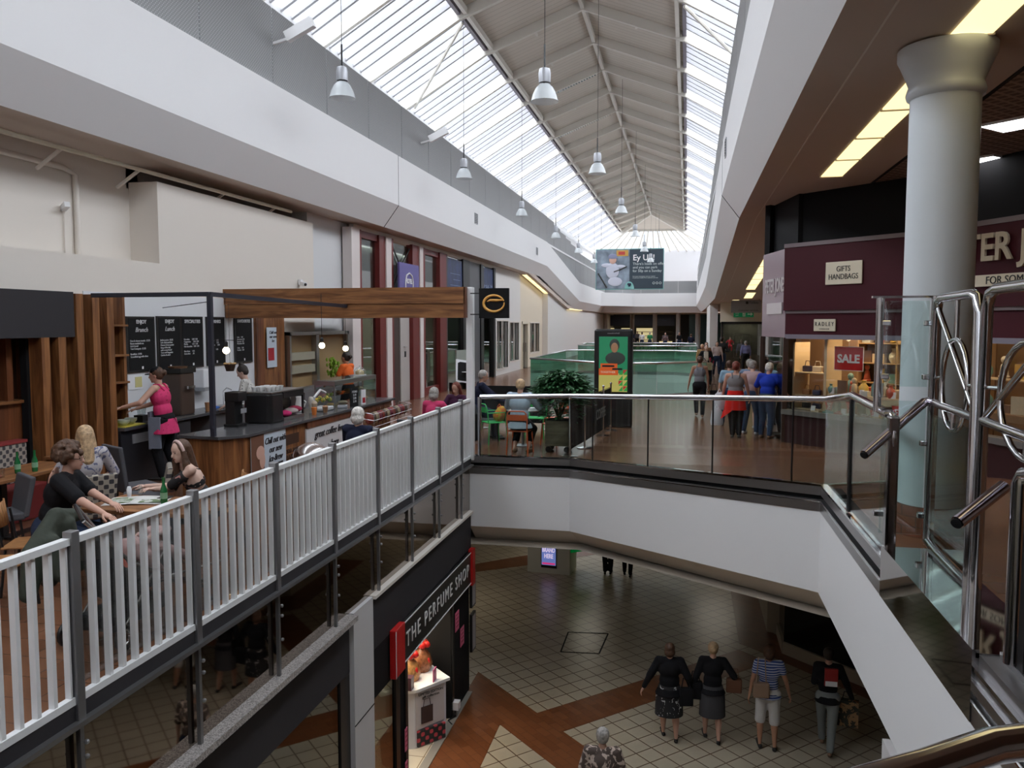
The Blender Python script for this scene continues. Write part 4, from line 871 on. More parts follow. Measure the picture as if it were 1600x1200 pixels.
for p in (SA,SB,SD): MB().box(p[0]-.05,p[0]+.05,p[1]-.05,p[1]+.05,0,2.2).build('corner_mullion',mat('bronze_mullion',(.10,.06,.05),.3,.5),t,world=True)
struct('wall_right_shop',MB().prism([SD,SE,(SE[0]+.1,SE[1]-.1),(SD[0]+.1,SD[1]-.1)],0,5.17),MATTB); struct('wall_right_shop',bx(5.5,5.6,24,46,0,5.17),LW)
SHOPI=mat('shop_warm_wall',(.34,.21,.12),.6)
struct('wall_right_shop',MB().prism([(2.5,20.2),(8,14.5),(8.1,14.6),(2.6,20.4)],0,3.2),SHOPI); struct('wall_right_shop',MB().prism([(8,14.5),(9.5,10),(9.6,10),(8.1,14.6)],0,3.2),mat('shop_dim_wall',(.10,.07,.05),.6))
struct('ceiling_shop',MB().prism([(2.3,18.0),(4.1,16.2),(6.3,11.4),(9.6,10),(8,14.7),(2.6,20.3),(1.9,19.5)],3.1,3.15),SHOPI)
for x,y,p in ((3.0,17.9,26),(4.2,16.9,20),(5.4,14.8,10),(6.6,12.6,7)): area('shop_window_light',(x,y,3.05),.5,.5,p*2.1,(1,.72,.42))
def onface(a,b,u,off=.13): a,b=Vector(a),Vector(b); d=(b-a).normalized(); n=Vector((d.y,-d.x)); p=a+d*u+n*off; return p,math.atan2(d.y,d.x)
def wallsign(a,b,u,z,w,h,lb,off=.11,m=CREAMP,nm='shop_sign'):
    p,r=onface(a,b,u,off); s=thing(nm,lb,'sign',(p.x,p.y,z),r); MB().box(-w/2,w/2,-.03,0,-h/2,h/2).build('plate',m,s,bevel=.01); return s
s=wallsign(SA,SB,1.42,3.47,.80,.44,'cream plate reading gifts handbags on the burgundy upper fascia'); label_text('GIFTS\nHANDBAGS',.15,TXTB,s,(0,-.033,0),name='sign_lettering',fit=.64)
s=wallsign(SA,SB,.97,2.46,.50,.24,'small cream plate on the lower burgundy band, over the lit window',.03); label_text('RADLEY',.115,TXTB,s,(0,-.033,.02),name='sign_lettering',sp=1.5,fit=.43); label_text('LONDON',.035,TXTB,s,(0,-.033,-.075),name='sign_lettering',sp=1.8)
CR=mat('cream_letters',(.62,.55,.42),.5)
p,r=onface(SB,SCc,2.30,.14); s=thing('shop_sign','large cream letters and tagline strip on the burgundy fascia right of the column','sign',(p.x,p.y,3.55),r)
label_text('PETER JONES',.60,CR,s,(.22,-.01,.12),name='sign_lettering',bold=.012,ext=.02,xs=.92); MB().box(-1.6,2.0,-.03,0,-.47,-.29).build('tagline_strip',CREAMP,s); label_text('FOR SOMETHING SPECIAL',.17,TXTB,s,(-.34,-.035,-.385),name='tagline_lettering',align='LEFT')
p,r=onface(SD,SA,1.0,.03); s=thing('shop_sign','pale foreshortened letters on the side fascia facing the void','sign',(p.x,p.y,3.3),r); label_text('PETER JONES',.42,mat('faded_letters',(.60,.55,.55),.5),s,(0,-.01,.0),name='sign_lettering',bold=.008,xs=.6); MB().box(-.55,.55,-.02,0,-.6,-.36).build('tagline_strip',mat('faded_letters'),s)
def sale(a,b,u,off,z,w,h,lb):
    p,r=onface(a,b,u,off); s=thing('sale_poster',lb,'poster',(p.x,p.y,z),r); MB().box(-w/2-.015,w/2+.015,-.008,0,-h/2-.015,h/2+.015).build('border',TXTW,s); MB().box(-w/2,w/2,-.014,-.008,-h/2,h/2).build('sheet',RED,s); label_text('SALE',h*.5,TXTW,s,(0,-.018,-h*.02),name='poster_lettering',bold=.008,fit=w*.8)
    MB().tube([(0,-.003,h/2),(0,-.003,2.2-z)],.004,4).build('cord',PAPER,s)
sale(SA,SB,1.33,-.25,1.80,.62,.45,'large red sale poster hanging in the window left of the column')
sale(SB,SCc,2.75,-.15,2.42-.12,.42,.30,'smaller red sale poster at the right edge of the view')
# window display
SHELF=mat('cream_shelf',(.62,.50,.33),.5)
p,r=onface(SA,SB,.5,-.45); s=thing('display_shelf','narrow cream shelf unit with handbags in the shop corner window','shelf',(p.x,p.y,0),r)
for z in (1.0,1.48,.72): MB().box(-.42,.30,-.22,.22,z-.02,z).build('shelf_board',SHELF,s)
MB().box(.30,.36,-.25,.25,0,2.2).build('side_panel',SHELF,s); MB().box(-.46,-.42,-.25,.25,0,2.1).build('side_panel',SHELF,s)
GR=random.Random(5)
def bag(lab,x,y,z,r,c,sc=1):
    g=thing('handbag',lab,'handbag',(x,y,z),r,'handbags on the corner shelves'); MB().prism([(-.12*sc,-.05),(.12*sc,-.05),(.12*sc,.05),(-.12*sc,.05)],0,.15*sc).build('body',mat('bag_'+c,{'navy':(.02,.02,.06),'black':(.02,.02,.02),'cream':(.5,.45,.36),'tan':(.35,.18,.08)}[c],.4),g,bevel=.02)
    MB().tube([(-.08*sc,0,.14*sc),(-.05*sc,0,.27*sc),(.05*sc,0,.27*sc),(.08*sc,0,.14*sc)],.008,6).build('handle',mat('bag_'+c),g)
ca,sa=math.cos(r),math.sin(r)
for z,row in ((1.48,'top'),(1.0,'middle'),(.72,'bottom')):
    for k in range(3):
        x=-.28+k*.25; c=['navy','black','navy','cream','tan','navy'][(k+int(z*10))%6]; bag('%s handbag, %s on the %s corner shelf'%(c,['left','centre','right'][k],row),p.x+x*ca,p.y+x*sa,z,r+.2*k,c,.85 if z>1.4 else .75)
s=thing('display_table','long cream display ledge behind the shop glass, hung with sale pennants','table',(*onface(SA,SB,0,-.40)[0],0),r)
MB().box(.9,2.5,-.2,.28,.92,1.08).build('table_top',SHELF,s); 
for x in (1.0,1.7,2.38): MB().box(x,x+.08,-.1,0,0,.92).build('leg',SHELF,s)
r2=onface(SB,SCc,0)[1]; s=thing('display_table','second display ledge of the gift shop, right of the column','table',(*onface(SB,SCc,.4,-.45)[0],0),r2); MB().box(0,4.6,-.2,.28,.92,1.04).build('table_top',mat('brown_shelf',(.25,.14,.07),.5),s); MB().box(.2,.3,-.1,.1,0,.92).build('leg',SHELF,s); MB().box(4.2,4.3,-.1,.1,0,.92).build('leg',SHELF,s)
PEN=mat('red_pennant',(.60,.03,.02),.6)
ORD=['first','second','third','fourth','fifth','sixth','seventh','eighth','ninth','tenth','eleventh','twelfth']
for i,u in enumerate((1.0,1.48,1.98,2.45)):
    q,rr=onface(SA,SB,u,-.12); s=thing('sale_pennant','red triangular sale pennant under the ledge, %s from the window corner'%ORD[i],'pennant',(q.x,q.y,.96),rr,'red pennants under the display ledge')
    MB().add([(-.1,0,0),(.1,0,0),(0,0,-.42),(-.1,.01,0),(.1,.01,0),(0,.01,-.42)],[(0,2,1),(3,4,5),(0,1,4,3),(1,2,5,4),(2,0,3,5)]).build('flag',PEN,s); label_text('SALE',.09,TXTW,s,(0,-.003,-.15),(PI/2,PI/2,0),name='pennant_lettering')
colz=[(.6,.5,.35),(.15,.3,.3),(.5,.12,.08),(.7,.68,.62),(.2,.12,.08),(.55,.38,.1),(.35,.42,.45)]
def ornament(kind,x,y,z,c,lab,g,sc=1):
    m=mat('ornament_%d'%c,colz[c],.3)
    if kind=='vase': o=MB().lathe([(.03,0),(.055,.05),(.05,.10),(.02,.14),(.03,.17)],seg=12)
    elif kind=='figure': o=MB().cap((0,0,.05),(0,0,.13),.05,.035).ell((0,0,.20),(.035,.035,.04),10,8).ell((0,0,.02),(.06,.05,.02),10,6)
    elif kind=='frame': o=MB().box(-.06,.06,-.01,.01,0,.16).box(-.06,.06,.01,.06,0,.02)
    else: o=MB().prism([(-.06,-.05),(.06,-.05),(.06,.05),(-.06,.05)],0,.09)
    o.v=[(a*sc,b*sc,c2*sc) for a,b,c2 in o.v]
    q=o.build({'vase':'vase','figure':'figurine','frame':'photo_frame','box':'gift_box'}[kind],m,smooth=kind in('vase','figure')); q.location=(x,y,z); q.rotation_euler=(0,0,r); tag(q,lab,kind if kind!='frame' else 'frame',g)
CN=['beige','teal','red','white','brown','gold','grey']
K=['vase','figure','frame','box']
for i in range(22):
    q,_=onface(SA,SB,.95+(i%12)*.13,(-.24,-.36)[i%2] if i<12 else -.50); k=K[(i*3+i//4)%4]; c=(i*5+1)%7
    ornament(k,q.x,q.y,1.082,c,'%s %s on the window ledge, %s item from the window corner'%(CN[c],{'vase':'vase','figure':'figurine','frame':'picture frame','box':'gift box'}[k],ORD[i] if i<12 else 'back row '+ORD[i-12]),'ornaments on the window ledge',1.15+.3*(i%3))
for i in range(12):
    q,_=onface(SB,SCc,.8+i*.33,-.40-.1*(i%2)); k=K[(i*3+2)%4]; c=(i*3+2)%7
    ornament(k,q.x,q.y,1.042,c,'%s %s on the second ledge, %s item right of the column'%(CN[c],{'vase':'vase','figure':'figurine','frame':'picture frame','box':'gift box'}[k],ORD[i]),'ornaments on the second ledge',1.4+.4*(i%3))
for i in range(12):
    q,_=onface(SB,SCc,.75+i*.35,-1.1); c=(i*2+1)%7
    ornament(K[i%4],q.x,q.y,1.55,c,'%s ornament on the back glass shelf of the gift shop, %s along it'%(CN[c],ORD[i]),'ornaments on the back shelf',1.6)
s=thing('glass_shelf','back shelf with ornaments behind the second display ledge','shelf',(*onface(SB,SCc,.6,-1.1)[0],0),r2); MB().box(0,4.4,-.15,.15,1.52,1.545).build('shelf_board',SHELF,s); MB().box(0,.05,-.1,.1,0,1.52).build('upright',SHELF,s); MB().box(4.35,4.4,-.1,.1,0,1.52).build('upright',SHELF,s)
for i in range(6):
    q,_=onface(SA,SB,.35+i*.35,-.02); c=['white','cream'][i%2]; o=bx(-.05,.05,-.01,.01,0,.12).build('price_card',PAPER); o.location=(q.x,q.y,.705 if i%2 else 1.085); o.rotation_euler=(-.1,0,r)
    if not i%2: q2,_=onface(SA,SB,1.0+i*.33,-.21); o.location=(q2.x,q2.y,1.082)
    tag(o,'small white price card, %s one %s'%(ORD[i//2],'on the low window sill' if i%2 else 'on the display ledge'),'card','price cards in the gift shop window')
for i in range(7):
    q,_=onface(SA,SB,.75+i*.27,-.06); o=MB().box(-.09,.09,-.05,.05,0,.03).ell((0,0,.045),(.07,.04,.02),10,6).build('tray',mat('ornament_%d'%(i%7))); o.location=(q.x,q.y,.702); o.rotation_euler=(0,0,r); tag(o,'low jewellery tray on the outer window sill, %s from the corner'%ORD[i],'tray','trays on the outer sill')

# tall cabinet of small goods at the back of the corner window
p_,r_=onface(SA,SB,1.0,-1.3); t=thing('goods_cabinet','tall brown cabinet packed with small goods at the back of the corner window','cabinet',(p_.x,p_.y,0),r_)
MB().box(0,2.6,0,.05,0,2.6).build('back_panel',mat('cabinet_brown',(.16,.08,.04),.5),t)
for z in (.9,1.3,1.7,2.1): MB().box(0,2.6,-.3,0,z-.02,z).build('shelf_board',mat('cabinet_tan',(.40,.27,.15),.5),t)
for x in (0,.85,1.7,2.57): MB().box(x,x+.03,-.3,0,0,2.6).build('upright',mat('cabinet_tan'),t)
for j,z in enumerate((.9,1.3,1.7,2.1)):
    for i in range(9):
        xx=.14+i*.29; w=Vector((p_.x,p_.y))+Vector((math.cos(r_),math.sin(r_)))*xx+Vector((math.sin(r_),-math.cos(r_)))*.15; c=(i*3+j*2)%7
        ornament(K[(i+j)%4],w.x,w.y,z,c,'%s %s on the brown cabinet, %s along the %s shelf'%(CN[c],{'vase':'vase','figure':'figurine','frame':'frame','box':'box'}[K[(i+j)%4]],ORD[i],['lowest','second','third','top'][j]),'goods on the brown cabinet',1.5+.25*((i*j)%3))
for x,y in ((-3,24),(-6,19),(1,26)): area('lower_ceiling_light',(x,y,-1.75),1.2,1.2,20,(1,.92,.78))
# ================================================================ PEOPLE
DBG=[]
def remesh(mb,name,m,voxel,smooth=4,parent=None,extra=None,mats=None):
    me=mb.mesh('tmp'); o=bpy.data.objects.new('tmp',me); COL.objects.link(o)
    r=o.modifiers.new('r','REMESH'); r.mode='VOXEL'; r.voxel_size=voxel; r.use_smooth_shade=True
    if smooth: s=o.modifiers.new('s','SMOOTH'); s.iterations=smooth; s.factor=.5
    dg=bpy.context.evaluated_depsgraph_get(); out=bpy.data.meshes.new_from_object(o.evaluated_get(dg))
    bpy.data.objects.remove(o); bpy.data.meshes.remove(me)
    if extra is not None:
        bm=bmesh.new(); bm.from_mesh(out); em=extra.mesh('e'); bm.from_mesh(em); bm.to_mesh(out); bm.free(); bpy.data.meshes.remove(em)
    out.name=name; out.materials.clear(); out.materials.append(m)
    out.polygons.foreach_set('use_smooth',[True]*len(out.polygons))
    ob=bpy.data.objects.new(name,out); COL.objects.link(ob)
    if parent is not None: ob.parent=parent
    return ob
def ik(a,b,l1,l2,pole):
    a,b=Vector(a),Vector(b); d=b-a; L=d.length
    if L>(l1+l2)*.995: b=a+d*((l1+l2)*.995/L); d=b-a; L=d.length
    x=(l1*l1-l2*l2+L*L)/(2*L); h=math.sqrt(max(0,l1*l1-x*x)); u=d/L; p=Vector(pole); p=(p-u*p.dot(u))
    p=p.normalized() if p.length>1e-4 else Vector((0,1,0))
    return a+u*x+p*h,b
SKIN={k:mat('skin_'+k,c,.5,spec=.35) for k,c in dict(fair=(.56,.33,.25),tan=(.42,.22,.14),pale=(.62,.42,.34)).items()}
def cloth(name,c=(.1,.1,.1),**k): return mat('cloth_'+name,c,.85,spec=.15,bump=.35,bs=18,**k)
HAIRC={k:mat('hair_'+k,c,.6,var=.35,vs=30,bump=.5,bs=60) for k,c in dict(brown=(.075,.035,.018),dark=(.02,.013,.01),blond=(.48,.33,.19),grey=(.33,.31,.29),white=(.62,.59,.55),red=(.16,.03,.015),curly=(.075,.034,.016)).items()}
def person(label,loc,face,h=1.68,sit=None,lean=.03,side=0,hands=((-.17,.05,.45),(.17,.05,.45)),feet=((-.09,.0),(.09,.0)),skin='fair',hair='brown',style='short',top=None,sleeve=.0,topz=(.54,.83),
           bottom=None,btype='trousers',shoes=None,head=(0,0),vox=.014,build=1.0,detail=False,twist=0,group=None,knees=None,straps=None,hem=None,curl=.6,liftfoot=None,foot_dir=None,headat=None):
    """local frame: facing +Y, x to the figure's right; hand and foot targets as fractions of body height"""
    t=thing('person',label,'person',loc,face,group); H=h; W=build
    P=Vector((0,0,(sit if sit is not None else .515*H)))
    up=Vector((side,math.sin(lean),math.cos(lean))).normalized()
    rt=Vector((1,0,0)); rt=(rt-up*rt.dot(up)).normalized(); rt=Matrix.Rotation(twist,3,up)@rt; fw=up.cross(rt)
    ch=P+up*(.215*H); nk=P+up*(.325*H); 
    shl=.100*H*W**.5
    SL,SR=P+up*(.295*H)-rt*shl, P+up*(.295*H)+rt*shl
    hp=head; hu=Matrix.Rotation(hp[0],3,'Z')@Matrix.Rotation(-hp[1],3,'X')
    hc=nk+Vector((0,0,1)).lerp(up,.6).normalized()*(.085*H)+hu@Vector((0,.012*H,0))
    hipL,hipR=P+Vector((-.052*H,0,-.0)),P+Vector((.052*H,0,0))
    b=MB()
    B3=Matrix((rt,fw,up)).transposed()
    def torso(mb,inf=0,low=True,topz=1,chest=True):
        mb.ell(P+up*.0*H,(.092*H*W+inf,.068*H*W+inf,.075*H+inf),16,10,B3)
        mb.ell(P+up*.10*H,(.078*H*W+inf,.056*H*W+inf,.10*H+inf),16,10,B3)
        if chest: mb.ell(ch+up*.0*H,(.090*H*W+inf,.062*H*W+inf,.095*H+inf),16,10,B3)
    torso(b)
    b.cap(SL+rt*.02*H,SR-rt*.02*H,.036*H,.036*H); b.cap(nk-up*.03*H,hc-hu@Vector((0,.01*H,.02*H)),.034*H,.030*H)
    if detail or True:
        b.ell(hc+hu@Vector((0,-.004*H,.012*H)),(.046*H,.057*H,.057*H),16,12,hu); b.ell(hc+hu@Vector((0,.012*H,-.025*H)),(.034*H,.040*H,.042*H),14,10,hu)
        b.cap(hc+hu@Vector((0,.050*H,.004*H)),hc+hu@Vector((0,.060*H,-.014*H)),.006*H,.009*H,8)
        for s in (-1,1): b.ell(hc+hu@Vector((s*.045*H,-.004*H,-.005*H)),(.006*H,.011*H,.018*H),8,6,hu)
        b.ell(hc+hu@Vector((0,.046*H,-.034*H)),(.016*H,.008*H,.008*H),8,6,hu); b.ell(hc+hu@Vector((0,.040*H,-.052*H)),(.014*H,.012*H,.012*H),8,6,hu)
    arms=[]; ex=MB()
    for s,S,tg in ((-1,SL,hands[0]),(1,SR,hands[1])):
        T=Vector(tg)*H
        if sit is not None: T=Vector((tg[0]*H,tg[1]*H,tg[2]*H))
        E,Wr=ik(S,T,.172*H,.150*H,(s*.5,-.8,-.35)); arms.append((S,E,Wr))
        b.cap(S,E,.029*H*W,.023*H*W,12); b.cap(E,Wr,.023*H*W,.0155*H,12)
        d=(Wr-E).normalized(); n=Vector((s*-1,0,0)) if abs(d.z)>.6 else Vector((0,0,-1)); n=(n-d*n.dot(d)).normalized(); w=d.cross(n)*(-s)
        if w.dot(Vector((0,1,0)))<0 and abs(d.z)>.6: w=-w
        R=Matrix((w,n,d)).transposed()
        b.ell(Wr+d*.032*H,(.024*H,.011*H,.032*H),10,8,R)
        for i in range(4):
            o=w*((i-1.5)*-.0115*H); L=(.038,.043,.040,.031)[i]*H; f0=Wr+d*.055*H+o; a1=curl*.5; a2=curl*1.3
            f1=f0+(d*math.cos(a1)+n*math.sin(a1))*L*.5; f2=f1+(d*math.cos(a2)+n*math.sin(a2))*L*.5
            ex.cap(f0,f1,.0055*H,.005*H,6); ex.cap(f1,f2,.005*H,.004*H,6)
        th0=Wr+d*.015*H+w*.018*H; th1=th0+(d*.7+w*.55+n*.25).normalized()*.024*H; th2=th1+(d*.9+n*.35).normalized()*.02*H
        ex.cap(th0,th1,.0075*H,.006*H,6); ex.cap(th1,th2,.006*H,.005*H,6)
    legs=[]
    for i,(s,hp_) in enumerate(((-1,hipL),(1,hipR))):
        fx,fy=feet[i]; lf=(liftfoot or (0,0))[i]
        A=Vector((fx*H,fy*H,.045*H+lf*H)); K,A2=ik(hp_,A,.245*H,.235*H,(s*.12,1,.15)); legs.append((hp_,K,A2))
        b.cap(hp_+Vector((s*.004*H,0,-.01*H)),K,.056*H*W,.034*H*W,12); b.cap(K,K.lerp(A2,.35),.033*H*W,.034*H*W,12); b.cap(K.lerp(A2,.3),A2,.035*H*W,.019*H,12)
        pit=lf*3; fd=Vector((s*.12,math.cos(pit),-math.sin(pit))).normalized(); b.cap(A2+Vector((0,0,-.025*H))-fd*.015*H,A2+fd*.105*H+Vector((0,0,-.030*H)),.017*H,.013*H,10)
    remesh(b,'body',SKIN[skin],vox,3,t,ex)
    # face details
    if detail:
        m=MB()
        for s in (-1,1): m.ell(hc+hu@Vector((s*.018*H,.047*H,.004*H)),(.006*H,.004*H,.0032*H),8,6,hu)
        m.build('eyes',mat('eye_dark',(.03,.02,.015),.2),t,smooth=True); m=MB()
        for s in (-1,1): m.cap(hc+hu@Vector((s*.010*H,.050*H,.015*H)),hc+hu@Vector((s*.027*H,.045*H,.015*H)),.0022*H,.0016*H,6)
        m.build('eyebrows',HAIRC[hair if hair not in('white',) else 'grey'],t)
        MB().cap(hc+hu@Vector((-.011*H,.052*H,-.034*H)),hc+hu@Vector((.011*H,.052*H,-.034*H)),.0028*H,.0028*H,6).build('lips',mat('lips',(.42,.12,.10),.45),t)
    # clothes
    if top:
        m=MB(); inf=.010*H if build<1.1 else .012*H
        m.ell(P+up*.025*H,(.086*H*W+(inf if hem else -.004*H),.060*H*W+(inf if hem else -.004*H),.06*H),16,10,B3)
        m.ell(P+up*.10*H,(.078*H*W+inf,.056*H*W+inf,.10*H),16,10,B3); m.ell(ch,(.090*H*W+inf,.062*H*W+inf,.095*H+inf*.4),16,10,B3)
        if straps is None:
            if sleeve>0 or sleeve==0: m.cap(SL+rt*.03*H,SR-rt*.03*H,.036*H+inf*.8,.036*H+inf*.8)
            for S,E,Wr in arms:
                if sleeve>0:
                    u=min(1,sleeve*2); m.cap(S,S.lerp(E,u),.031*H*W+inf,.026*H*W+inf)
                    if sleeve>.5: m.cap(E,E.lerp(Wr,(sleeve-.5)*2),.025*H*W+inf*.8,.019*H+inf*.7)
        if hem: m.lathe([(.086*H*W+inf,.03*H),(.104*H*W+inf*2,-hem*H)],(P.x,P.y,P.z),18,1,.84)
        o=remesh(m,'top',top,vox,4,t)
        if straps is not None:
            m=MB()
            for s in (-1,1): m.tube([ch+rt*(s*.045*H)+fw*.06*H+up*.06*H,P+up*.33*H+rt*(s*.05*H)+fw*.015*H,P+up*.325*H+rt*(s*.05*H)-fw*.03*H,ch+rt*(s*.04*H)-fw*.065*H+up*.05*H],.008*H,6)
            m.build('straps',top,t)
    if bottom:
        m=MB(); inf=.010*H
        if btype=='skirt' or btype=='dress':
            z0=.12*H if btype=='dress' else .055*H; z1=-.25*H
            if sit is None: m.lathe([(.082*H*W+inf,z0),(.104*H*W+inf,-.04*H),(.112*H*W+inf,z1)],(0,0,P.z),20,1,.80); o=m.build('skirt',bottom,t,smooth=True)
            else:
                m.ell(P,(.10*H*W+inf,.085*H*W,.08*H)); 
                for hp_,K,A in legs: m.cap(hp_,K,.062*H*W,.05*H*W)
                remesh(m,'skirt',bottom,vox,4,t)
        else:
            m.ell(P+up*.012*H,(.095*H*W+inf,.072*H*W+inf,.078*H+inf),16,10,B3)
            u={'trousers':1,'capri':.62,'shorts':.08}[btype]
            for hp_,K,A in legs:
                m.cap(hp_,K,.058*H*W+inf,.037*H*W+inf,12)
                if btype=='trousers': m.cap(K,K.lerp(A,.94),.036*H*W+inf,.026*H+inf,12)
                elif btype=='capri': m.cap(K,K.lerp(A,.55),.036*H*W+inf,.033*H+inf,12)
                else: m.cap(K.lerp(hp_,.2),K.lerp(A,.06),.044*H*W+inf,.042*H*W+inf,12)
            remesh(m,'trousers' if btype=='trousers' else 'shorts',bottom,vox,3,t)
    for i,(hp_,K,A) in enumerate(legs):
        s=(-1,1)[i]; lf=(liftfoot or (0,0))[i]; pit=lf*3; fd=Vector((s*.12,math.cos(pit),-math.sin(pit))).normalized()
        if shoes:
            m=MB(); m.cap(A+Vector((0,0,-.024*H))-fd*.02*H,A+fd*.11*H+Vector((0,0,-.027*H)),.021*H,.0175*H,12); m.build('shoe',shoes,t,smooth=True)
    # hair
    hm=HAIRC[hair]; m=MB()
    Q=lambda x,y,z: hc+hu@Vector((x*H,y*H,z*H))
    if style!='bald':
        m.ell(Q(0,-.014,.020),(.0525*H,.057*H,.055*H),16,12,hu)
        m.ell(Q(0,-.026,-.004),(.047*H,.040*H,.045*H),14,10,hu)
    if style=='bun': m.ell(Q(0,-.03,.075),(.026*H,.026*H,.024*H),12,8)
    if style=='lowbun': m.ell(Q(0,-.072,.012),(.026*H,.022*H,.028*H),12,8)
    if style=='bob': m.ell(Q(0,-.026,-.022),(.056*H,.050*H,.052*H),14,10,hu)
    if style=='long':
        m.cap(Q(0,-.035,0),Q(0,-.055,-.15),.048*H,.045*H)
        for s in (-1,1): m.cap(Q(s*.040,-.008,.01),Q(s*.052,-.010,-.10),.018*H,.024*H)
    if style=='longside':
        m.cap(Q(0,-.035,0),Q(0,-.045,-.13),.046*H,.045*H)
        for s in (-1,1): m.cap(Q(s*.044,.005,.02),Q(s*.058,.012,-.07),.013*H,.026*H); m.cap(Q(s*.058,.012,-.07),Q(s*.055,.035,-.17),.026*H,.018*H)
    if style=='pony': m.cap(Q(0,-.06,.02),Q(0,-.085,-.07),.020*H,.014*H)
    if style=='curly':
        rr=random.Random(4)
        for k in range(130):
            a=rr.uniform(0,2*PI); e=rr.uniform(-.35,1.4); x=math.cos(a)*math.cos(e)*.064; y=math.sin(a)*math.cos(e)*.070-.024; z=math.sin(e)*.066+.016
            if y>.018 and z<.03: continue
            m.ell(Q(x,y,z),(rr.uniform(.012,.021)*H,)*3,8,6)
    if style!='bald': remesh(m,'hair',hm,max(.008,vox*.6) if style!='curly' else .007,2 if style!='curly' else 1,t)
    R_=Matrix.Rotation(face,3,'Z'); hw=R_@hc
    if headat: t.location.x=headat[0]-hw.x; t.location.y=headat[1]-hw.y
    DBG.append((label[:40],round(t.location.x+hw.x,2),round(t.location.y+hw.y,2),round(t.location.z+hw.z,3)))
    info=dict(t=t,H=H,P=P,up=up,rt=rt,fw=fw,ch=ch,nk=nk,hc=hc,hu=hu,arms=arms,legs=legs,Q=Q)
    return info
BLK=cloth('black',(.012,.012,.014)); DEN=cloth('denim',(.035,.06,.12)); DKD=cloth('dark_denim',(.02,.03,.06)); BLUE=cloth('blue',(.02,.05,.42)); GREYC=cloth('grey',(.20,.20,.22))
LDEN=cloth('light_denim',(.16,.22,.33)); NAVC=cloth('navy',(.015,.018,.04)); WHC=cloth('white',(.62,.61,.60)); LAV=cloth('lavender',(.18,.19,.36)); OLV=cloth('olive',(.05,.06,.045))
SHB=mat('shoe_black',(.02,.018,.018),.5); SHW=mat('shoe_white',(.55,.55,.58),.5); SHT=mat('shoe_tan',(.22,.12,.07),.5)
def handbag_held(label,loc,c,w=.3,hh=.22,r=0,strap=None,name='handbag'):
    g=thing(name,label,'bag',loc,r); MB().prism([(-w/2,-.06),(w/2,-.06),(w/2*.92,.06),(-w/2*.92,.06)],-hh,0).build('body',c,g,bevel=.025)
    MB().tube([(-w*.3,0,-.01),(-w*.2,0,strap or .16),(w*.2,0,strap or .16),(w*.3,0,-.01)],.009,6).build('strap',c,g); return g
# --- four walkers on the lower floor (seen from behind)
WK=dict(vox=.016)
p=person('person in loose black top and floral skirt, leftmost of four walkers downstairs',(-.2,13.42,FL),.08,1.64,style='bob',hair='brown',top=BLK,sleeve=.95,bottom=pattern('floral_black',(.012,.012,.014),(.5,.5,.52),'noise',13,thr=.62),btype='skirt',shoes=SHB,hands=((-.27,.0,.50),(.22,.03,.52)),feet=((-.05,.07),(.07,-.06)),build=1.18,hem=.04,**WK)
p=person('person in black top and grey skirt walking away, second from left on lower floor',(.5,13.51,FL),.05,1.68,style='lowbun',hair='blond',top=BLK,sleeve=.9,bottom=cloth('dark_grey',(.06,.06,.065)),btype='skirt',shoes=SHB,hands=((-.20,.0,.50),(.2,.12,.60)),feet=((-.06,.07),(.06,-.06)),build=1.05,hem=.02,**WK)
handbag_held('brown handbag under the arm of the walker in the grey skirt',(.84,13.55,FL+1.08),mat('bag_brown',(.13,.05,.025),.5),.26,.24)
handbag_held('black shoulder bag hanging at the left side of the walker in the grey skirt',(.22,13.5,FL+1.0),BLK,.24,.3)
handbag_held('black tasselled bag at the right hip of the floral skirt walker',(.07,13.38,FL+.92),BLK,.24,.3,.2)
p=person('person in blue striped shirt and white shorts walking away on lower floor',(1.38,13.49,FL),.0,1.72,style='bob',hair='brown',skin='tan',top=pattern('blue_stripes',(.03,.06,.22),(.42,.46,.58),'stripe',160,thr=.2,axes='ZX'),sleeve=.22,bottom=WHC,btype='shorts',shoes=SHB,hands=((-.18,.0,.46),(.21,.06,.46)),feet=((-.07,-.02),(.06,-.06)),build=1.05,hem=.02,**WK)
handbag_held('beige shoulder bag on the back of the striped shirt walker',(1.25,13.33,FL+1.14),mat('bag_beige',(.28,.18,.12),.6),.26,.24,.1,.42)
p=person('person in dark hooded jacket and pale jeans holding a phone, rightmost walker on lower floor',(2.31,13.6,FL),-.15,1.70,style='short',hair='dark',top=BLK,sleeve=1,bottom=cloth('pale_jeans',(.22,.24,.24)),shoes=SHT,hands=((-.06,.16,.60),(.22,.06,.50)),feet=((-.04,.12),(.03,-.16)),liftfoot=(0,.02),hem=.04,**WK)
b=single('rucksack_patch',MB().box(-.10,.10,-.02,.02,-.14,.14),mat('patch_red',(.35,.02,.02),.6),'small red and white backpack panel on the dark-jacketed walker','bag'); b.location=(2.33,13.46,FL+1.27); MB().box(-.09,.09,-.03,-.02,-.14,-.06).build('white_panel',PAPER,b)
g=thing('shopping_bag','patterned shopping bag carried by the dark-jacketed walker','bag',(2.62,13.65,FL+.42),-.2); MB().prism([(-.17,-.06),(.17,-.06),(.17,.06),(-.17,.06)],-.0,.42).build('body',pattern('dark_tan_print',(.03,.03,.02),(.30,.17,.08),'noise',6),g); MB().tube([(-.08,0,.42),(-.05,0,.55),(.05,0,.55),(.08,0,.42)],.008,6).build('handle',BLACK,g)
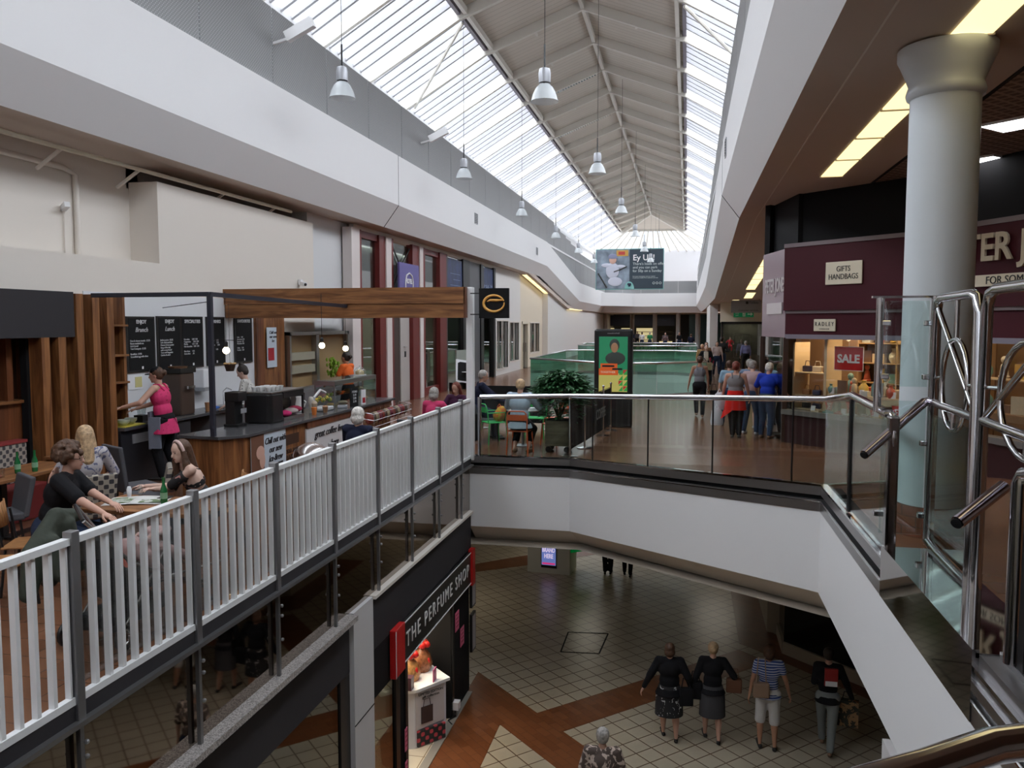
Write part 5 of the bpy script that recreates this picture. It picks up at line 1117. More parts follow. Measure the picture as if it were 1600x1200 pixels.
p=person('short grey-haired person in brown zebra-print shirt at the bottom edge of the lower floor',(-.98,11.75,FL),.1,1.70,style='short',hair='grey',top=pattern('zebra_print',(.09,.065,.055),(.52,.42,.36),'noise',9,thr=.55),sleeve=.42,bottom=DKD,shoes=SHB,hands=((-.2,.05,.45),(.2,.05,.45)),build=1.12,headat=(-.99,10.26),**WK)
for i,(x,lb) in enumerate(((-2.05,'person in dark boots beyond the bridge, only legs visible, left one'),(-1.50,'person striding in dark trousers beyond the bridge, only legs visible, right one'))):
    person(lb,(x,22.2,FL),0,1.7,top=BLK,bottom=BLK,shoes=SHB,hair='dark',sleeve=1,feet=((-.05,.04),(.05,-.10)) if i else ((-.04,.0),(.05,.02)),vox=.03)
# --- bridge level
p=person('person in dark grey camisole and black trousers walking away past the glass railing',(.34,22.26,0),.0,1.64,skin='tan',hair='brown',style='lowbun',top=GREYC,straps=1,bottom=BLK,shoes=SHT,hands=((-.19,.05,.44),(.15,.1,.46)),feet=((-.04,.16),(.05,-.12)),liftfoot=(0,.015),vox=.016)
handbag_held('small black bag held by the person in the camisole',(.72,22.4,.72),BLK,.22,.2)
p=person('person in grey vest with bright red top tied round the waist, backs to the railing',(1.05,18.42,0),-.1,1.68,skin='fair',hair='red',style='lowbun',top=cloth('mid_grey',(.22,.21,.22)),straps=1,bottom=BLK,shoes=SHB,hands=((-.17,.14,.52),(.17,.14,.50)),feet=((-.03,.02),(.05,.03)),build=1.12,vox=.016)
m=MB(); m.lathe([(.16,.42),(.21,.20),(.24,.0)],(0,0,.62),18,1,.85); m.add([(-.24,-.12,.62),(-.05,-.2,.62),(-.30,-.18,.42),(-.24,-.10,.62),(-.05,-.18,.62),(-.30,-.16,.42)],[(0,1,2),(5,4,3),(0,3,4,1),(1,4,5,2),(2,5,3,0)])
m.build('tied_red_top',cloth('bright_red',(.62,.02,.015)),p['t'],smooth=True)
for k,(x,y,z) in enumerate(((.72,18.7,.95),(.66,18.5,.62))): 
    g=thing('shopping_bag','white plastic carrier bag left of the red-waisted shopper, %s'%('upper' if k==0 else 'lower with blue print'),'bag',(x,y,z)); MB().lathe([(.13,-.36),(.15,-.30),(.12,-.05),(.05,.02)],(0,0,0),7,1,.45).build('body',mat('carrier_white',(.62,.62,.68),.5,bump=.8,bs=9),g,smooth=True); MB().tube([(-.05,0,0),(0,0,.1),(.05,0,0)],.01,6).build('handle',PAPER,g)
p=person('grey-haired person in bright blue t-shirt and jeans looking into the shop window',(1.72,18.55,0),-.45,1.66,skin='fair',hair='white',style='short',top=BLUE,sleeve=.40,bottom=DEN,shoes=SHT,lean=.16,hands=((-.2,.18,.55),(.22,.16,.56)),feet=((-.07,.0),(.06,-.05)),build=1.12,head=(-.3,.35),vox=.016)
person('grey-haired person in light denim shirt and shorts behind the red-waisted shopper',(1.45,20.2,0),-.35,1.66,skin='fair',hair='grey',style='short',top=LDEN,sleeve=.45,bottom=cloth('beige',(.36,.26,.18)),btype='shorts',shoes=SHW,lean=.1,hands=((-.18,.14,.58),(.18,.14,.58)),vox=.018)
person('person in pale patterned top and jeans, half hidden behind the blue t-shirt',(1.42,19.1,0),-.5,1.68,skin='pale',hair='grey',style='short',top=cloth('pale_pink',(.45,.33,.34)),sleeve=.5,bottom=DEN,shoes=SHW,lean=.14,hands=((-.16,.16,.6),(.16,.16,.6)),vox=.018)
person('person in pale blue top, half hidden left of the red-waisted shopper',(1.02,20.6,0),-.2,1.6,skin='fair',hair='brown',style='short',top=cloth('pale_blue',(.25,.38,.50)),sleeve=.4,bottom=DKD,shoes=SHB,vox=.02)
p=person('person in black cardigan and cream top walking towards us with tan handbag',(.75,33.5,0),PI,1.66,skin='pale',hair='dark',style='lowbun',top=BLK,sleeve=1,bottom=BLK,shoes=SHB,detail=True,hands=((-.12,.12,.56),(.16,.1,.6)),vox=.02,hem=.05)
MB().prism([(-.09,.10),(.09,.10),(.07,.135),(-.07,.135)],1.02,1.38).build('cream_blouse',cloth('cream',(.55,.5,.42)),p['t']); handbag_held('tan handbag hanging in front of the black cardigan',(.78,33.25,.95),mat('bag_sand',(.42,.32,.2),.6),.4,.3)
p=person('tall person in dark jacket and jeans carrying a small child on the shoulder, walking away',(1.62,40.5,0),0,1.84,hair='dark',style='short',top=cloth('charcoal',(.03,.032,.036)),sleeve=1,bottom=DEN,shoes=SHB,build=1.15,hands=((-.1,.14,.62),(.12,.14,.62)),vox=.022,feet=((-.05,.04),(.05,-.05)))
q=person('small child in red held at the shoulder of the dark jacket',(2.02,40.7,1.15),PI,.85,hair='brown',top=cloth('child_red',(.45,.04,.05)),sleeve=1,bottom=cloth('child_red',(.45,.04,.05)),sit=.28,feet=((-.08,.2),(.08,.2)),vox=.02)
person('person in lavender top and black trousers by the far shop window',(3.0,44.3,0),.2,1.6,hair='grey',style='short',top=LAV,sleeve=.9,bottom=BLK,shoes=SHB,build=1.15,vox=.022)
FAR=[(.35,38.0,PI,'brown top and patterned scarf standing right of the green glass',cloth('rust',(.25,.13,.07)),'brown','bob',1.66),(.15,36.6,PI,'camel jacket among the group at the right rail end',cloth('camel',(.35,.22,.10)),'blond','short',1.6),(.40,35.6,0,'crimson top, short, in the group by the right rail end',cloth('crimson',(.40,.03,.07)),'brown','short',1.35),(.9,40.2,PI,'white blouse behind the black cardigan',cloth('blush',(.5,.4,.38)),'dark','bob',1.64)]
for x,y,f,l,c,hc_,st,hh in FAR: person('person in '+l,(x+.5,y,0),f,hh,hair=hc_,style=st,top=c,sleeve=.6,bottom=DKD,shoes=SHB,vox=.024,skin='tan' if hh<1.62 else 'fair')
FR=[(-4.1,77,0,'white shirt with back turned by the far railing',WHC,'dark'),(-3.4,77.5,0,'green shirt beside the white shirt at the far railing',cloth('green',(.03,.20,.08)),'grey'),(-1.9,74,PI,'patterned dark dress leaning at the far railing',pattern('far_print',(.05,.04,.05),(.3,.2,.2),'noise',12),'dark'),(-.7,76,PI,'dark vest sitting behind the far railing',BLK,'brown'),(.3,66,0,'navy top near the pale teal column',NAVC,'brown')]
for x,y,f,l,c,hc_ in FR: person('distant person in '+l,(x,y,0),f,1.68,hair=hc_,style='bob' if f else 'short',top=c,sleeve=.45,bottom=DKD,shoes=SHB,vox=.03)
for i,(x,y) in enumerate(((-7.6,82),(-6.7,83),(-5.3,81.5),(-4.9,83.5),(-6.1,81.8))): person('distant person in dark clothes among shoppers at the far lit shop, %s from left'%ORD[[0,1,3,4,2][i]],(x,y,0),PI*(i%2),1.62+.03*i,hair=['dark','brown','grey','blond','dark'][i],style=['bob','short'][i%2],top=[BLK,cloth('rust'),NAVC,GREYC,OLV][i],sleeve=.8,bottom=BLK,shoes=SHB,vox=.035)
# ================================================================ THE CAFE
X=-8.85
struct('wall_left_splashback',bx(-8.86,-8.835,10.7,15.6,.9,2.98),mat('cool_white_panel',(.70,.72,.75),.4))
single('ceiling_bulkhead',bx(-8.84,-8.3,4.5,9.86,2.31,2.93),CHARC,'charcoal box bulkhead over the wood-panelled booth','bulkhead')
struct('wall_left_panelling',bx(-8.84,-8.62,4.5,9.9,-.0,1.45),DWOOD); struct('wall_left_panelling',bx(-8.85,-8.8,4.5,11,1.45,2.4),mat('booth_dark',(.05,.022,.012),.6)); struct('trim_31',bx(-8.84,-8.56,4.5,9.3,1.45,1.49),WALNY)
for y in (8.6,9.0,9.35): struct('trim_32',bx(-8.8,-8.62,y,y+.1,1.49,2.31),DWOOD)
t=thing('slat_screen','screen of tall brown wooden slats with dark gaps, left of the menu boards','screen',(-8.4,10,0))
for y,z in ((9.25,2.31),(9.55,2.31),(9.90,2.91),(10.22,2.91),(10.52,2.93)): bx(-8.55,-8.3,y,y+.14,0,z).build('slat',WALNZ,t,world=True)
bx(-8.6,-8.5,9.2,10.6,0,2.3).build('dark_backing',MATTB,t,world=True)
t=thing('shelf_unit','narrow open wooden shelf unit with jars between slats and menu boards','shelf',(-8.7,10.9,0))
bx(-8.83,-8.55,11.18,11.24,.92,2.93).build('side_panel',WALNZ,t,world=True)
for z in (2.48,2.02,1.60,1.20): bx(-8.83,-8.5,10.66,11.24,z-.03,z).build('shelf_board',WALNY,t,world=True)
GJ=mat('jar_white',(.5,.5,.48),.3)
for i,(z,c) in enumerate(((2.48,(.3,.32,.33)),(2.02,(.45,.40,.3)),(1.60,(.5,.5,.48)),(1.20,(.15,.14,.13)))):
    single('storage_jar',MB().lathe([(.07,0),(.08,.03),(.08,.2),(.05,.25)],(-8.66,10.95,z),14),mat('jar_%d'%i,c,.3),'storage container on the %s shelf of the narrow wooden unit'%['top','second','third','bottom'][i],'jar','jars on the narrow shelf unit',smooth=True)
# menu boards
CH=mat('chalk_white',(.55,.56,.58),.8)
BR=random.Random(9)
def board(y0,y1,z0,z1,lb,title,lines,sub=None):
    t=thing('menu_board',lb,'board',(X+.02,y0,z0),0,'chalk menu boards on the cafe wall'); w,h=y1-y0,z1-z0
    MB().box(0,.03,0,w,0,h).build('frame',BLACK,t); MB().box(.03,.034,.03,w-.03,.03,h-.03).build('chalkboard',MATTB,t)
    label_text(title,.085,CH,t,(.036,w*.5,h-.09),(PI/2,0,PI/2),name='board_title',bold=.002)
    if sub: label_text(sub,.11,CH,t,(.036,w*.5,h-.22),(PI/2,0,PI/2),name='board_heading',shear=.3)
    label_text('\n'.join(lines),.043,CH,t,(.036,.06,h*.42),(PI/2,0,PI/2),name='board_lines',align='LEFT')
    MB().box(.036,.04,w*.5-.02,w*.5+.02,.045,.09).build('logo_tag',PAPER,t)
board(11.6,12.31,1.70,2.61,'chalk menu board headed brunch, nearest the wooden slats','ENJOY',['Ham & cheese toastie  £3.75','Bacon sandwich on','thick bread','Two Crumpets  £1.95','','Breakfast  £4.95','Scrambled egg with chive'],'Brunch')
board(12.38,13.04,1.69,2.62,'chalk menu board headed lunch, second from the wooden slats','ENJOY',['Jacket potato  £5.25','with salad and slaw','Cheese & ham panini','Soup of the day','with crusty bread','Tuna melt baguette','Quiche & salad'],'Lunch')
board(13.05,13.72,1.69,2.62,'chalk menu board headed specialities, third from the wooden slats','SPECIALITIES',['Flat white      2.40  2.80','Cappuccino      2.50  2.90','Mocha           2.75  3.10','Hot chocolate   2.80  3.20','','Pot of tea      1.95','Extra shot      .50'])
board(13.85,14.46,1.70,2.62,'chalk menu board half behind the black steel post','DRINKS',['Iced latte      2.95','Frappe          3.25','Smoothies       3.50','','Juice           1.95'])
board(14.82,15.48,1.70,2.63,'chalk price board beside the upright timber panel','FAVOURITES',['Latte     2.40','Americano 2.10','Espresso  1.70','Macchiato 1.90','','Cakes     2.50','Cookies   1.60'])
t=thing('notice','white and yellow paper notice taped below the first menu board','notice',(X+.02,11.62,1.42)); MB().box(0,.006,0,.36,0,.24).build('sheet',PAPER,t); MB().box(.006,.01,.17,.34,.03,.2).build('yellow_note',mat('note_yellow',(.6,.55,.25),.6),t)
# back worktop
t=thing('back_counter','dark worktop with grey cupboards running under the menu boards','counter',(-8.5,12,0))
bx(-8.83,-8.22,10.7,16.0,.88,.93).build('worktop',SLATE,t,world=True,bevel=.006); bx(-8.83,-8.30,13.1,16.0,0,.88).build('cupboard',mat('cupboard_grey',(.13,.13,.14),.5),t,world=True)
bx(-8.83,-8.28,10.7,12.1,0,.88).build('dishwasher',mat('dishwasher_black',(.025,.025,.03),.3),t,world=True); MB().box(-8.28,-8.265,10.95,11.6,.66,.80).build('control_panel',GREYP,t,world=True); bx(-8.30,-8.27,12.12,12.45,.2,.86).build('cupboard_door',CHARC,t,world=True)
for y in (13.9,14.7): bx(-8.30,-8.27,y,y+.72,.06,.84).build('cupboard_door',mat('cupboard_grey'),t,world=True)
def item(nm,mb,m,lb,cat,group=None,**k): return single(nm,mb,m,lb,cat,group,**k)
item('chopping_board',bx(-8.7,-8.25,10.75,11.25,.932,.945),mat('board_yellow',(.65,.55,.08),.5),'yellow chopping board on the back worktop','board')
for i,(x,y) in enumerate(((-8.38,10.9),(-8.42,11.12))): item('bowl',MB().lathe([(.04,0),(.085,.05),(.09,.09),(.08,.09),(.03,.02)],(x,y,.946),18),mat('bowl_pale_green',(.55,.62,.55),.3),'pale green bowl on the yellow board, %s one'%('first' if i==0 else 'second'),'bowl','pale green bowls',smooth=True)
t=thing('blender','clear blender jug on the worktop in front of the barista','blender',(-8.55,11.55,.932)); MB().box(-.08,.08,-.08,.08,0,.1).build('base',BLACK,t); MB().lathe([(.06,.1),(.08,.32)],seg=12).build('jug',glass('jug_glass',(.8,.85,.85),.1),t,smooth=True)
t=thing('coffee_grinder','tall brown and black grinder with bean hopper behind the barista','grinder',(-8.55,12.55,.932)); MB().box(-.18,.18,-.20,.20,0,.72).build('body',mat('grinder_brown',(.07,.045,.035),.4),t,bevel=.02); MB().box(-.2,.2,-.22,.22,.72,.80).build('hopper',BLACK,t); MB().lathe([(.10,.55),(.16,.83)],(.0,.0,.0),14).build('bean_bin',mat('beans',(.12,.06,.03),.5),t); MB().box(.18,.26,-.1,.1,.45,.5).build('spout',STEEL,t)
t=thing('towel_dispenser','white wall-mounted paper towel dispenser over the worktop','dispenser',(-8.72,13.55,1.32)); MB().box(-.1,.12,-.16,.16,0,.34).build('case',PAPER,t,bevel=.02); MB().box(-.08,.12,-.14,.14,-.06,0).build('outlet',GREYP,t)
t=thing('sink_unit','steel sink with curved tap behind the black post','sink',(-8.5,14.1,.932)); MB().box(-.2,.22,-.3,.3,0,.02).build('rim',BRUSH,t); MB().tube([(-.15,0,.02),(-.15,0,.28),(-.08,0,.34),(.02,0,.30)],.013,8).build('tap',CHROME,t,smooth=True)
item('blue_cloth',MB().ell((-8.42,13.35,.965),(.10,.2,.035),12,6),mat('cloth_bright_blue',(.06,.18,.6),.9,bump=.8,bs=20),'crumpled bright blue cloth on the worktop edge','cloth',smooth=True)
item('iced_coffee_cup',MB().lathe([(.04,0),(.055,.16)],(-8.35,13.1,.932),14),mat('iced_coffee',(.40,.20,.10),.3),'clear cup of iced coffee with straw on the worktop','cup',smooth=True); MB().tube([(0,0,.1),(.02,.01,.3)],.006,6).build('straw',PAPER,bpy.data.objects['iced_coffee_cup']).location=(-8.35,13.1,.932)
for i in range(6): item('stacked_cup',MB().lathe([(.03,0),(.045,.07),(.04,.07),(.02,.01)],(-8.55+.1*(i%2),14.95+.12*(i//2),.932),12),PAPER,'white cup drying behind the sink, %s of six'%ORD[i],'cup','cups behind the sink',smooth=True)
# front counter
t=thing('front_counter','L-shaped cafe counter with dark stone top and plank front','counter',(-6.4,10.1,0))
CP=[(-6.9,10.05),(-6.22,9.98),(-5.96,10.3),(-5.92,16.1),(-6.72,16.1),(-6.76,10.95)]
MB().prism(CP,.91,.955).build('worktop',SLATE,t,world=True,bevel=.006); MB().prism([(-6.86,10.1),(-6.24,10.03),(-6.24,10.75),(-6.74,10.9)],0,.91).build('end_panel',WALNZ,t,world=True)
MB().prism([(-6.24,10.03),(-6.01,10.32),(-6.01,12.15),(-6.24,12.15)],0,.91).build('plank_front',WALNZ,t,world=True); bx(-6.24,-5.985,12.15,14.5,0,.80).build('white_front_panel',mat('panel_white',(.62,.62,.63),.5),t,world=True); bx(-6.24,-5.97,12.15,16.0,.80,.91).build('top_rail',DWOOD,t,world=True); bx(-6.24,-6.0,14.5,16.0,0,.8).build('plank_front',WALNZ,t,world=True); bx(-6.74,-6.24,10.9,16.0,0,.9).build('carcass',MATTB,t,world=True)
label_text('great coffee lives,',.17,CHARC,t,(.425,2.95,.66),(PI/2,0,PI/2),name='panel_lettering',shear=.35,fit=1.25); label_text('here',.17,CHARC,t,(.425,3.1,.44),(PI/2,0,PI/2),name='panel_lettering',shear=.35)
q=MB().box(.385,.395,1.28,1.82,.62,.78).build('painted_emblem',mat('burnt_emblem',(.05,.02,.01),.6),t); 
for z,s_,b_ in ((.52,.09,'COSTA RICA'),(.42,.13,'ARABICA'),(.3,.08,'COFFEE CO')): label_text(b_,s_,mat('burnt_emblem'),t,(.395,1.55,z),(PI/2,0,PI/2),name='stencil_lettering',bold=.003)
p=thing('ice_brew_poster','white poster reading chill out with our new ice-brew on the plank counter front','poster',(-5.99,10.42,.22)); MB().box(0,.008,0,1.02,0,.68).build('sheet',mat('poster_pale_blue',(.52,.60,.68),.5),p)
MB().box(.008,.010,0,.36,0,.68).build('brown_print',mat('poster_brown',(.16,.07,.04),.6),p); m=MB(); m.ell((.012,.25,.42),(.006,.12,.10)).ell((.012,.30,.30),(.006,.08,.12)); m.build('hand_print',mat('print_skin'),p); MB().box(.010,.014,.38,.95,0,.14).build('red_cup_print',mat('print_deep_red',(.35,.01,.02),.5),p)
label_text('Chill out with\nour new\nIce-Brew',.135,CHARC,p,(.012,.69,.42),(PI/2,0,PI/2),name='poster_lettering',shear=.4,fit=.62); label_text('ROASTED & SMOOTH',.04,CHARC,p,(.012,.72,.19),(PI/2,0,PI/2),name='poster_lettering')
# things on the counter
t=thing('hot_water_tower','narrow black dispenser tower at the near end of the counter','dispenser',(-6.62,11.1,.957)); MB().box(-.12,.12,-.13,.13,.0,.04).box(-.10,.06,-.11,.11,.04,.52).box(-.10,.13,-.12,.12,.38,.52).build('body',BLACK,t,bevel=.008); MB().box(.131,.135,-.07,.09,.20,.27).build('label_plate',GREYP,t)
t=thing('espresso_machine','wide black espresso machine with rounded end, cups stacked on top','coffee machine',(-6.42,11.95,.957)); MB().prism([(-.25,-.52),(.16,-.52),(.2,-.46),(.2,-.1),(-.25,-.1)],0,.46).build('rounded_end',BLACK,t,bevel=.03); MB().box(-.25,.2,-.1,.6,.36,.46).build('cup_tray_body',BLACK,t); MB().box(-.25,-.05,-.1,.6,0,.36).build('back_body',mat('machine_dark',(.03,.03,.035),.25),t); MB().box(-.05,.2,-.1,.6,0,.05).build('drip_tray',BRUSH,t); MB().box(.17,.2,.57,.6,.05,.36).build('corner_leg',BLACK,t); MB().box(-.24,.21,-.5,.6,.46,.48).build('top_rail',BRUSH,t)
for i in range(12): item('coffee_cup',MB().lathe([(.03,0),(.048,.07),(.043,.07),(.02,.01)],(-6.58+.12*(i%3),11.6+.13*(i//3),1.44+(.0)),12),mat('china_white',(.75,.75,.74),.25),'white cup on top of the espresso machine, in a block of cups','cup','cups on the espresso machine',smooth=True)
for i,(y,c,n) in enumerate(((12.05,(.55,.02,.14),'pink'),(12.28,(.40,.33,.32),'grey-pink'),(12.42,(.30,.02,.06),'dark red'))): item('folded_cloth',MB().ell((-6.32,y,1.05+.02*i),(.12,.13,.055),12,7),mat('cloth_lump_%s'%n,c,.9,bump=.9,bs=25),'%s cloth heaped on the espresso machine tray'%n,'cloth','cloths on the drip tray',smooth=True)
item('orange_cup',MB().lathe([(.035,0),(.05,.13)],(-6.12,12.72,.957),14),mat('cup_orange',(.75,.22,.05),.4),'small orange paper cup on the counter beside the espresso machine','cup',smooth=True)
for i,(x,y,c,n,h_) in enumerate(((-6.2,12.9,(.45,.36,.26),'beige',.22),(-6.32,13.02,(.55,.52,.48),'white',.28),(-6.12,13.15,(.30,.16,.08),'brown',.12))): item('takeaway_cup',MB().lathe([(.035,0),(.05,h_*.8),(.052,h_*.82),(.03,h_)],(x,y,.957),14),mat('tk_%s'%n,c,.5),'%s takeaway cup in the cluster by the orange cup'%n,'cup','takeaway cups on the counter',smooth=True)
t=thing('till_terminal','white curved till with flowers and stock behind it','till',(-6.3,13.45,.957)); MB().box(-.15,.12,-.2,.2,0,.07).build('base',mat('till_white',(.55,.56,.58),.4),t,bevel=.02); MB().tube([(-.1,-.2,.05),(-.05,-.25,.25),(-.05,.0,.36),(-.05,.2,.3)],.025,8).build('curved_arm',mat('till_white'),t,smooth=True); m=MB(); [m.ell((-.1+.04*k,-.05+.05*k,.18+.03*(k%2)),.045,8,6) for k in range(5)]; m.build('bright_sweets',pattern('sweets',(.5,.35,.04),(.10,.16,.05),'noise',20),t,smooth=True)
t=thing('card_reader','grey card reader tilted up on the counter','card reader',(-6.15,13.95,.957),.3); MB().box(-.08,.08,-.1,.1,0,.05).build('body',GREYP,t,bevel=.01); MB().box(-.06,.06,-.08,.03,.05,.055).build('screen',BLACK,t)
t=thing('menu_card','black counter menu card with pale prices beside the display case','menu',(-6.05,14.25,.957),PI/2-.2); MB().box(-.12,.12,-.01,.01,0,.34).build('card',MATTB,t); label_text('MENU\n2.40\n2.80\n3.10',.06,CH,t,(0,-.012,.18),name='card_lettering')
t=thing('red_cup_card','white counter card with red cup picture, right of the black menu card','menu',(-6.02,14.62,.957),PI/2-.2); MB().box(-.07,.07,-.01,.01,0,.28).build('card',PAPER,t); MB().box(-.04,.05,-.013,-.01,.03,.13).build('cup_print',mat('print_deep_red'),t)
t=thing('display_case','long glass cake display case on the counter','display case',(-6.5,13.4,.957))
CG=glass('case_glass',(.88,.93,.92),.05)
MB().box(-.2,.2,.55,2.6,.40,.48).build('top_band',BRUSH,t); MB().box(-.2,.18,.55,2.6,.48,.495).build('top_glass',CG,t); MB().box(.19,.195,.55,2.6,0,.40).build('front_glass',CG,t); MB().box(-.2,.19,2.59,2.6,0,.40).build('side_glass',CG,t); MB().box(-.2,.19,.55,.56,0,.40).build('side_glass',CG,t); MB().box(-.18,.15,.6,2.55,.20,.21).build('inner_shelf',CG,t)
for x,y in ((-.2,.55),(.18,.55),(-.2,2.58),(.18,2.58)): MB().box(x,x+.02,y,y+.02,0,.4).build('corner_post',BRUSH,t)
for i in range(7): item('pastry',MB().ell((0,0,.03),(.10,.07,.035),10,6),mat('pastry_%d'%(i%3),[(.45,.25,.09),(.30,.13,.05),(.55,.42,.25)][i%3],.7),'baked pastry in the glass case, %s along from the till, %s'%(ORD[i],'upper shelf' if i%2 else 'lower level'),'pastry','pastries in the display case',smooth=True).location=(-6.46,14.15+.26*i,1.17 if i%2 else .957)
t=thing('glass_dome','glass dome with cake on top of the display case','cake dome',(-6.45,15.5,1.452)); MB().lathe([(.13,0),(.13,.02)],seg=18).build('plate',PAPER,t); MB().lathe([(.09,.02),(.09,.08),(.03,.11)],seg=14).build('cake',mat('pastry_2'),t); MB().lathe([(.12,.02),(.115,.10),(.06,.16),(.015,.17),(.015,.2)],seg=18).build('dome',CG,t,smooth=True)
t=thing('white_jug','white jug standing among plates behind the espresso machine','jug',(-6.62,13.2,.957)); MB().lathe([(.06,0),(.08,.12),(.06,.22),(.07,.26)],seg=16).build('body',mat('china_white'),t,smooth=True); MB().tube([(.07,0,.2),(.12,0,.17),(.08,0,.08)],.01,6).build('handle',mat('china_white'),t)
t=thing('crisp_rack','wire basket rack of snack packets on the far counter front','rack',(-5.92,14.2,.62)); m=MB()
for z in (0,.12,.24): m.tube([(0,0,z),(.28,0,z-.04),(.28,2.1,z-.04),(0,2.1,z)],.006,5)
for k in range(11): m.tube([(0,.21*k,0),(0,.21*k,.24)],.004,4).tube([(.28,.21*k,-.04),(.28,.21*k,.2)],.004,4)
m.build('wire_frame',CHROME,t)
for k in range(14): MB().ell((.14,.12+.145*k,.10),(.09,.055,.11),8,6).build('packet',mat('pkt_%d'%(k%4),[(.25,.04,.03),(.10,.07,.05),(.35,.28,.18),(.18,.03,.05)][k%4],.5),t,smooth=True)
# timber beam, posts and black steel frame
t=thing('timber_beam','long two-plank timber beam spanning from the cafe wall to the white post','beam',(-6.4,14.6,2.6))
MB().box(-2.43,2.40,-.08,.02,.0,.255).build('lower_plank',WALN,t); MB().box(-2.45,2.42,-.10,.02,.262,.56).build('upper_plank',WALN,t); MB().box(2.40,2.44,-.1,.03,0,.56).build('end_board',DWOOD,t); MB().box(-2.44,2.40,.02,.2,.0,.55).build('back_board',DWOOD,t)
t=thing('timber_panel','upright plank panel on the wall beside the price board, bearing a small poster','panel',(X,15.6,0)); bx(X+.003,X+.06,15.6,16.85,0,2.62).build('planks',WALNZ,t,world=True); bx(X+.06,X+.08,15.6,15.9,0,2.62).build('edge_plank',DWOOD,t,world=True)
p=thing('ice_drink_poster','small narrow iced drink poster on the upright timber panel','poster',(X+.085,16.0,1.55)); MB().box(0,.01,0,.42,0,.86).build('sheet',mat('poster_pale_blue'),p); MB().box(.01,.014,.04,.3,.15,.42).build('red_cup_print',mat('print_deep_red'),p); label_text('Chill out\nour new\nIce',.09,CHARC,p,(.012,.26,.66),(PI/2,0,PI/2),name='poster_lettering',shear=.3)
t=thing('steel_frame','thin black steel post and overhead bars above the counter corner','frame',(-6.3,10,.96)); SF=mat('frame_blue_black',(.02,.022,.035),.45)
MB().box(-.03,.03,-.03,.03,0,1.93).build('post',SF,t); MB().beam((0,0,1.93),(-1.9,.1,1.93),.05,.06).build('bar',SF,t); MB().beam((0,0,1.93),(0,4.55,1.86),.05,.06).build('bar',SF,t); MB().beam((-.0,0,1.83),(-2.4,2.4,1.80),.012,.012).build('thin_rod',SF,t)
for i,(x,y,z,l) in enumerate(((-7.29,12,2.06,'nearest, before the menu boards'),(-6.56,14,2.09,'middle, above the display case'),(-6.62,15.2,2.0,'farthest, by the kitchen hatch'))):
    t=thing('pendant_bulb','bare glowing filament bulb hanging on a black flex, '+l,'lamp',(x,y,z),0,'bare cafe bulbs'); MB().ell((0,0,0),.055,14,10).build('bulb',mat('bulb_lit',(1,.9,.7),.4,emit=(1,.80,.48),es=14),t,smooth=True); MB().lathe([(.02,.05),(.03,.06),(.03,.13),(.01,.15)],seg=12).build('socket',BLACK,t); MB().tube([(0,0,.15),(0,0,.95)],.005,5).build('flex',BLACK,t)
    if i==0:
        MB().box(-.25,.25,-.01,.01,.16,.17).build('cross_bar',BLACK,t)
t=thing('hanging_basket','small dark basket hanging below the nearest cafe bulb','basket',(-7.29,12.1,1.72)); MB().lathe([(.06,0),(.09,.10),(.09,.11)],seg=14).build('bowl',mat('basket_dark',(.05,.025,.015),.7),t); m=MB(); [m.ell((.08*math.cos(k),.08*math.sin(k),.12),(.03,.03,.02),6,5) for k in range(8)]; m.build('dried_filling',mat('dried',(.3,.2,.1),.9),t); MB().tube([(0,0,.1),(0,0,1.1)],.003,4).build('cord',BLACK,t)
# kitchen hatch
t=thing('kitchen_hatch','steel-framed lit kitchen hatch with shelves beyond the timber panel','hatch',(X,16.9,0)); m=MB()
for a in ((16.9,16.98,0,2.3),(20.1,20.2,0,2.3),(16.9,20.2,2.22,2.3),(16.9,20.2,.95,1.02),(18.25,18.40,1,2.25)): m.box(X+.0,X+.16,*a)
m.build('steel_frame',BRUSH,t,world=True); bx(X+.0,X+.03,16.98,20.1,1.02,2.22).build('lit_recess_panel',mat('kitchen_tan',(.30,.20,.09),.5),t,world=True); bx(X+.0,X+.5,16.9,20.2,.0,.95).build('base_unit',mat('cupboard_grey'),t,world=True)  # flat tan panel, the kitchen's warm light is put into its colour
for z in (1.35,1.65): bx(X+.03,X+.14,17.0,18.2,z,z+.18).build('shelf_oven',mat('oven_steel',(.5,.48,.38),.3,.5),t,world=True)
bx(-8.7,-8.0,16.9,20.2,2.62,2.66).build('dark_canopy',BLACK,t,world=True)
t=thing('potted_herb','bright green plant on the kitchen hatch sill','plant',(-8.52,18.8,.96)); MB().lathe([(.08,0),(.1,.2)],seg=12).build('pot',BLACK,t); m=MB(); R=random.Random(2)
for k in range(60): a=R.uniform(0,2*PI); r_=R.uniform(0,.16); z=.25+R.uniform(0,.42); m.ell((r_*math.cos(a),r_*math.sin(a),z),(.03,.03,.05),5,4)
q=m.build('leaves',mat('herb_green',(.22,.38,.03),.7),t); 
t=thing('wall_camera','small white dome camera on the wall above the beam','camera',(-8.83,17.7,3.43)); MB().box(0,.06,-.06,.06,-.05,.08).build('mount',WHITE,t); MB().beam((.04,0,.0),(.2,-.1,-.04),.09,.09).build('housing',WHITE,t); MB().ell((.2,-.1,-.04),.035,10,8).build('lens',BLACK,t)
t=thing('wall_camera','small camera on a thin vertical conduit on the upper left wall','camera',(-9.38,11.0,4.25)); MB().beam((0,0,0),(.16,-.1,.05),.08,.08).build('housing',WHITE,t); MB().tube([(.01,0,-.8),(.01,0,0)],.012,6).build('conduit',CREAM,t)
t=thing('wall_pipe','cream painted pipe running along and down the upper left wall','pipe',(-9.35,9,4.6)); MB().tube([(0,-6,.35),(0,2.0,.27),(0,2.25,.2),(0,2.25,-1.1)],.045,8).build('pipe',CREAM,t,smooth=True)
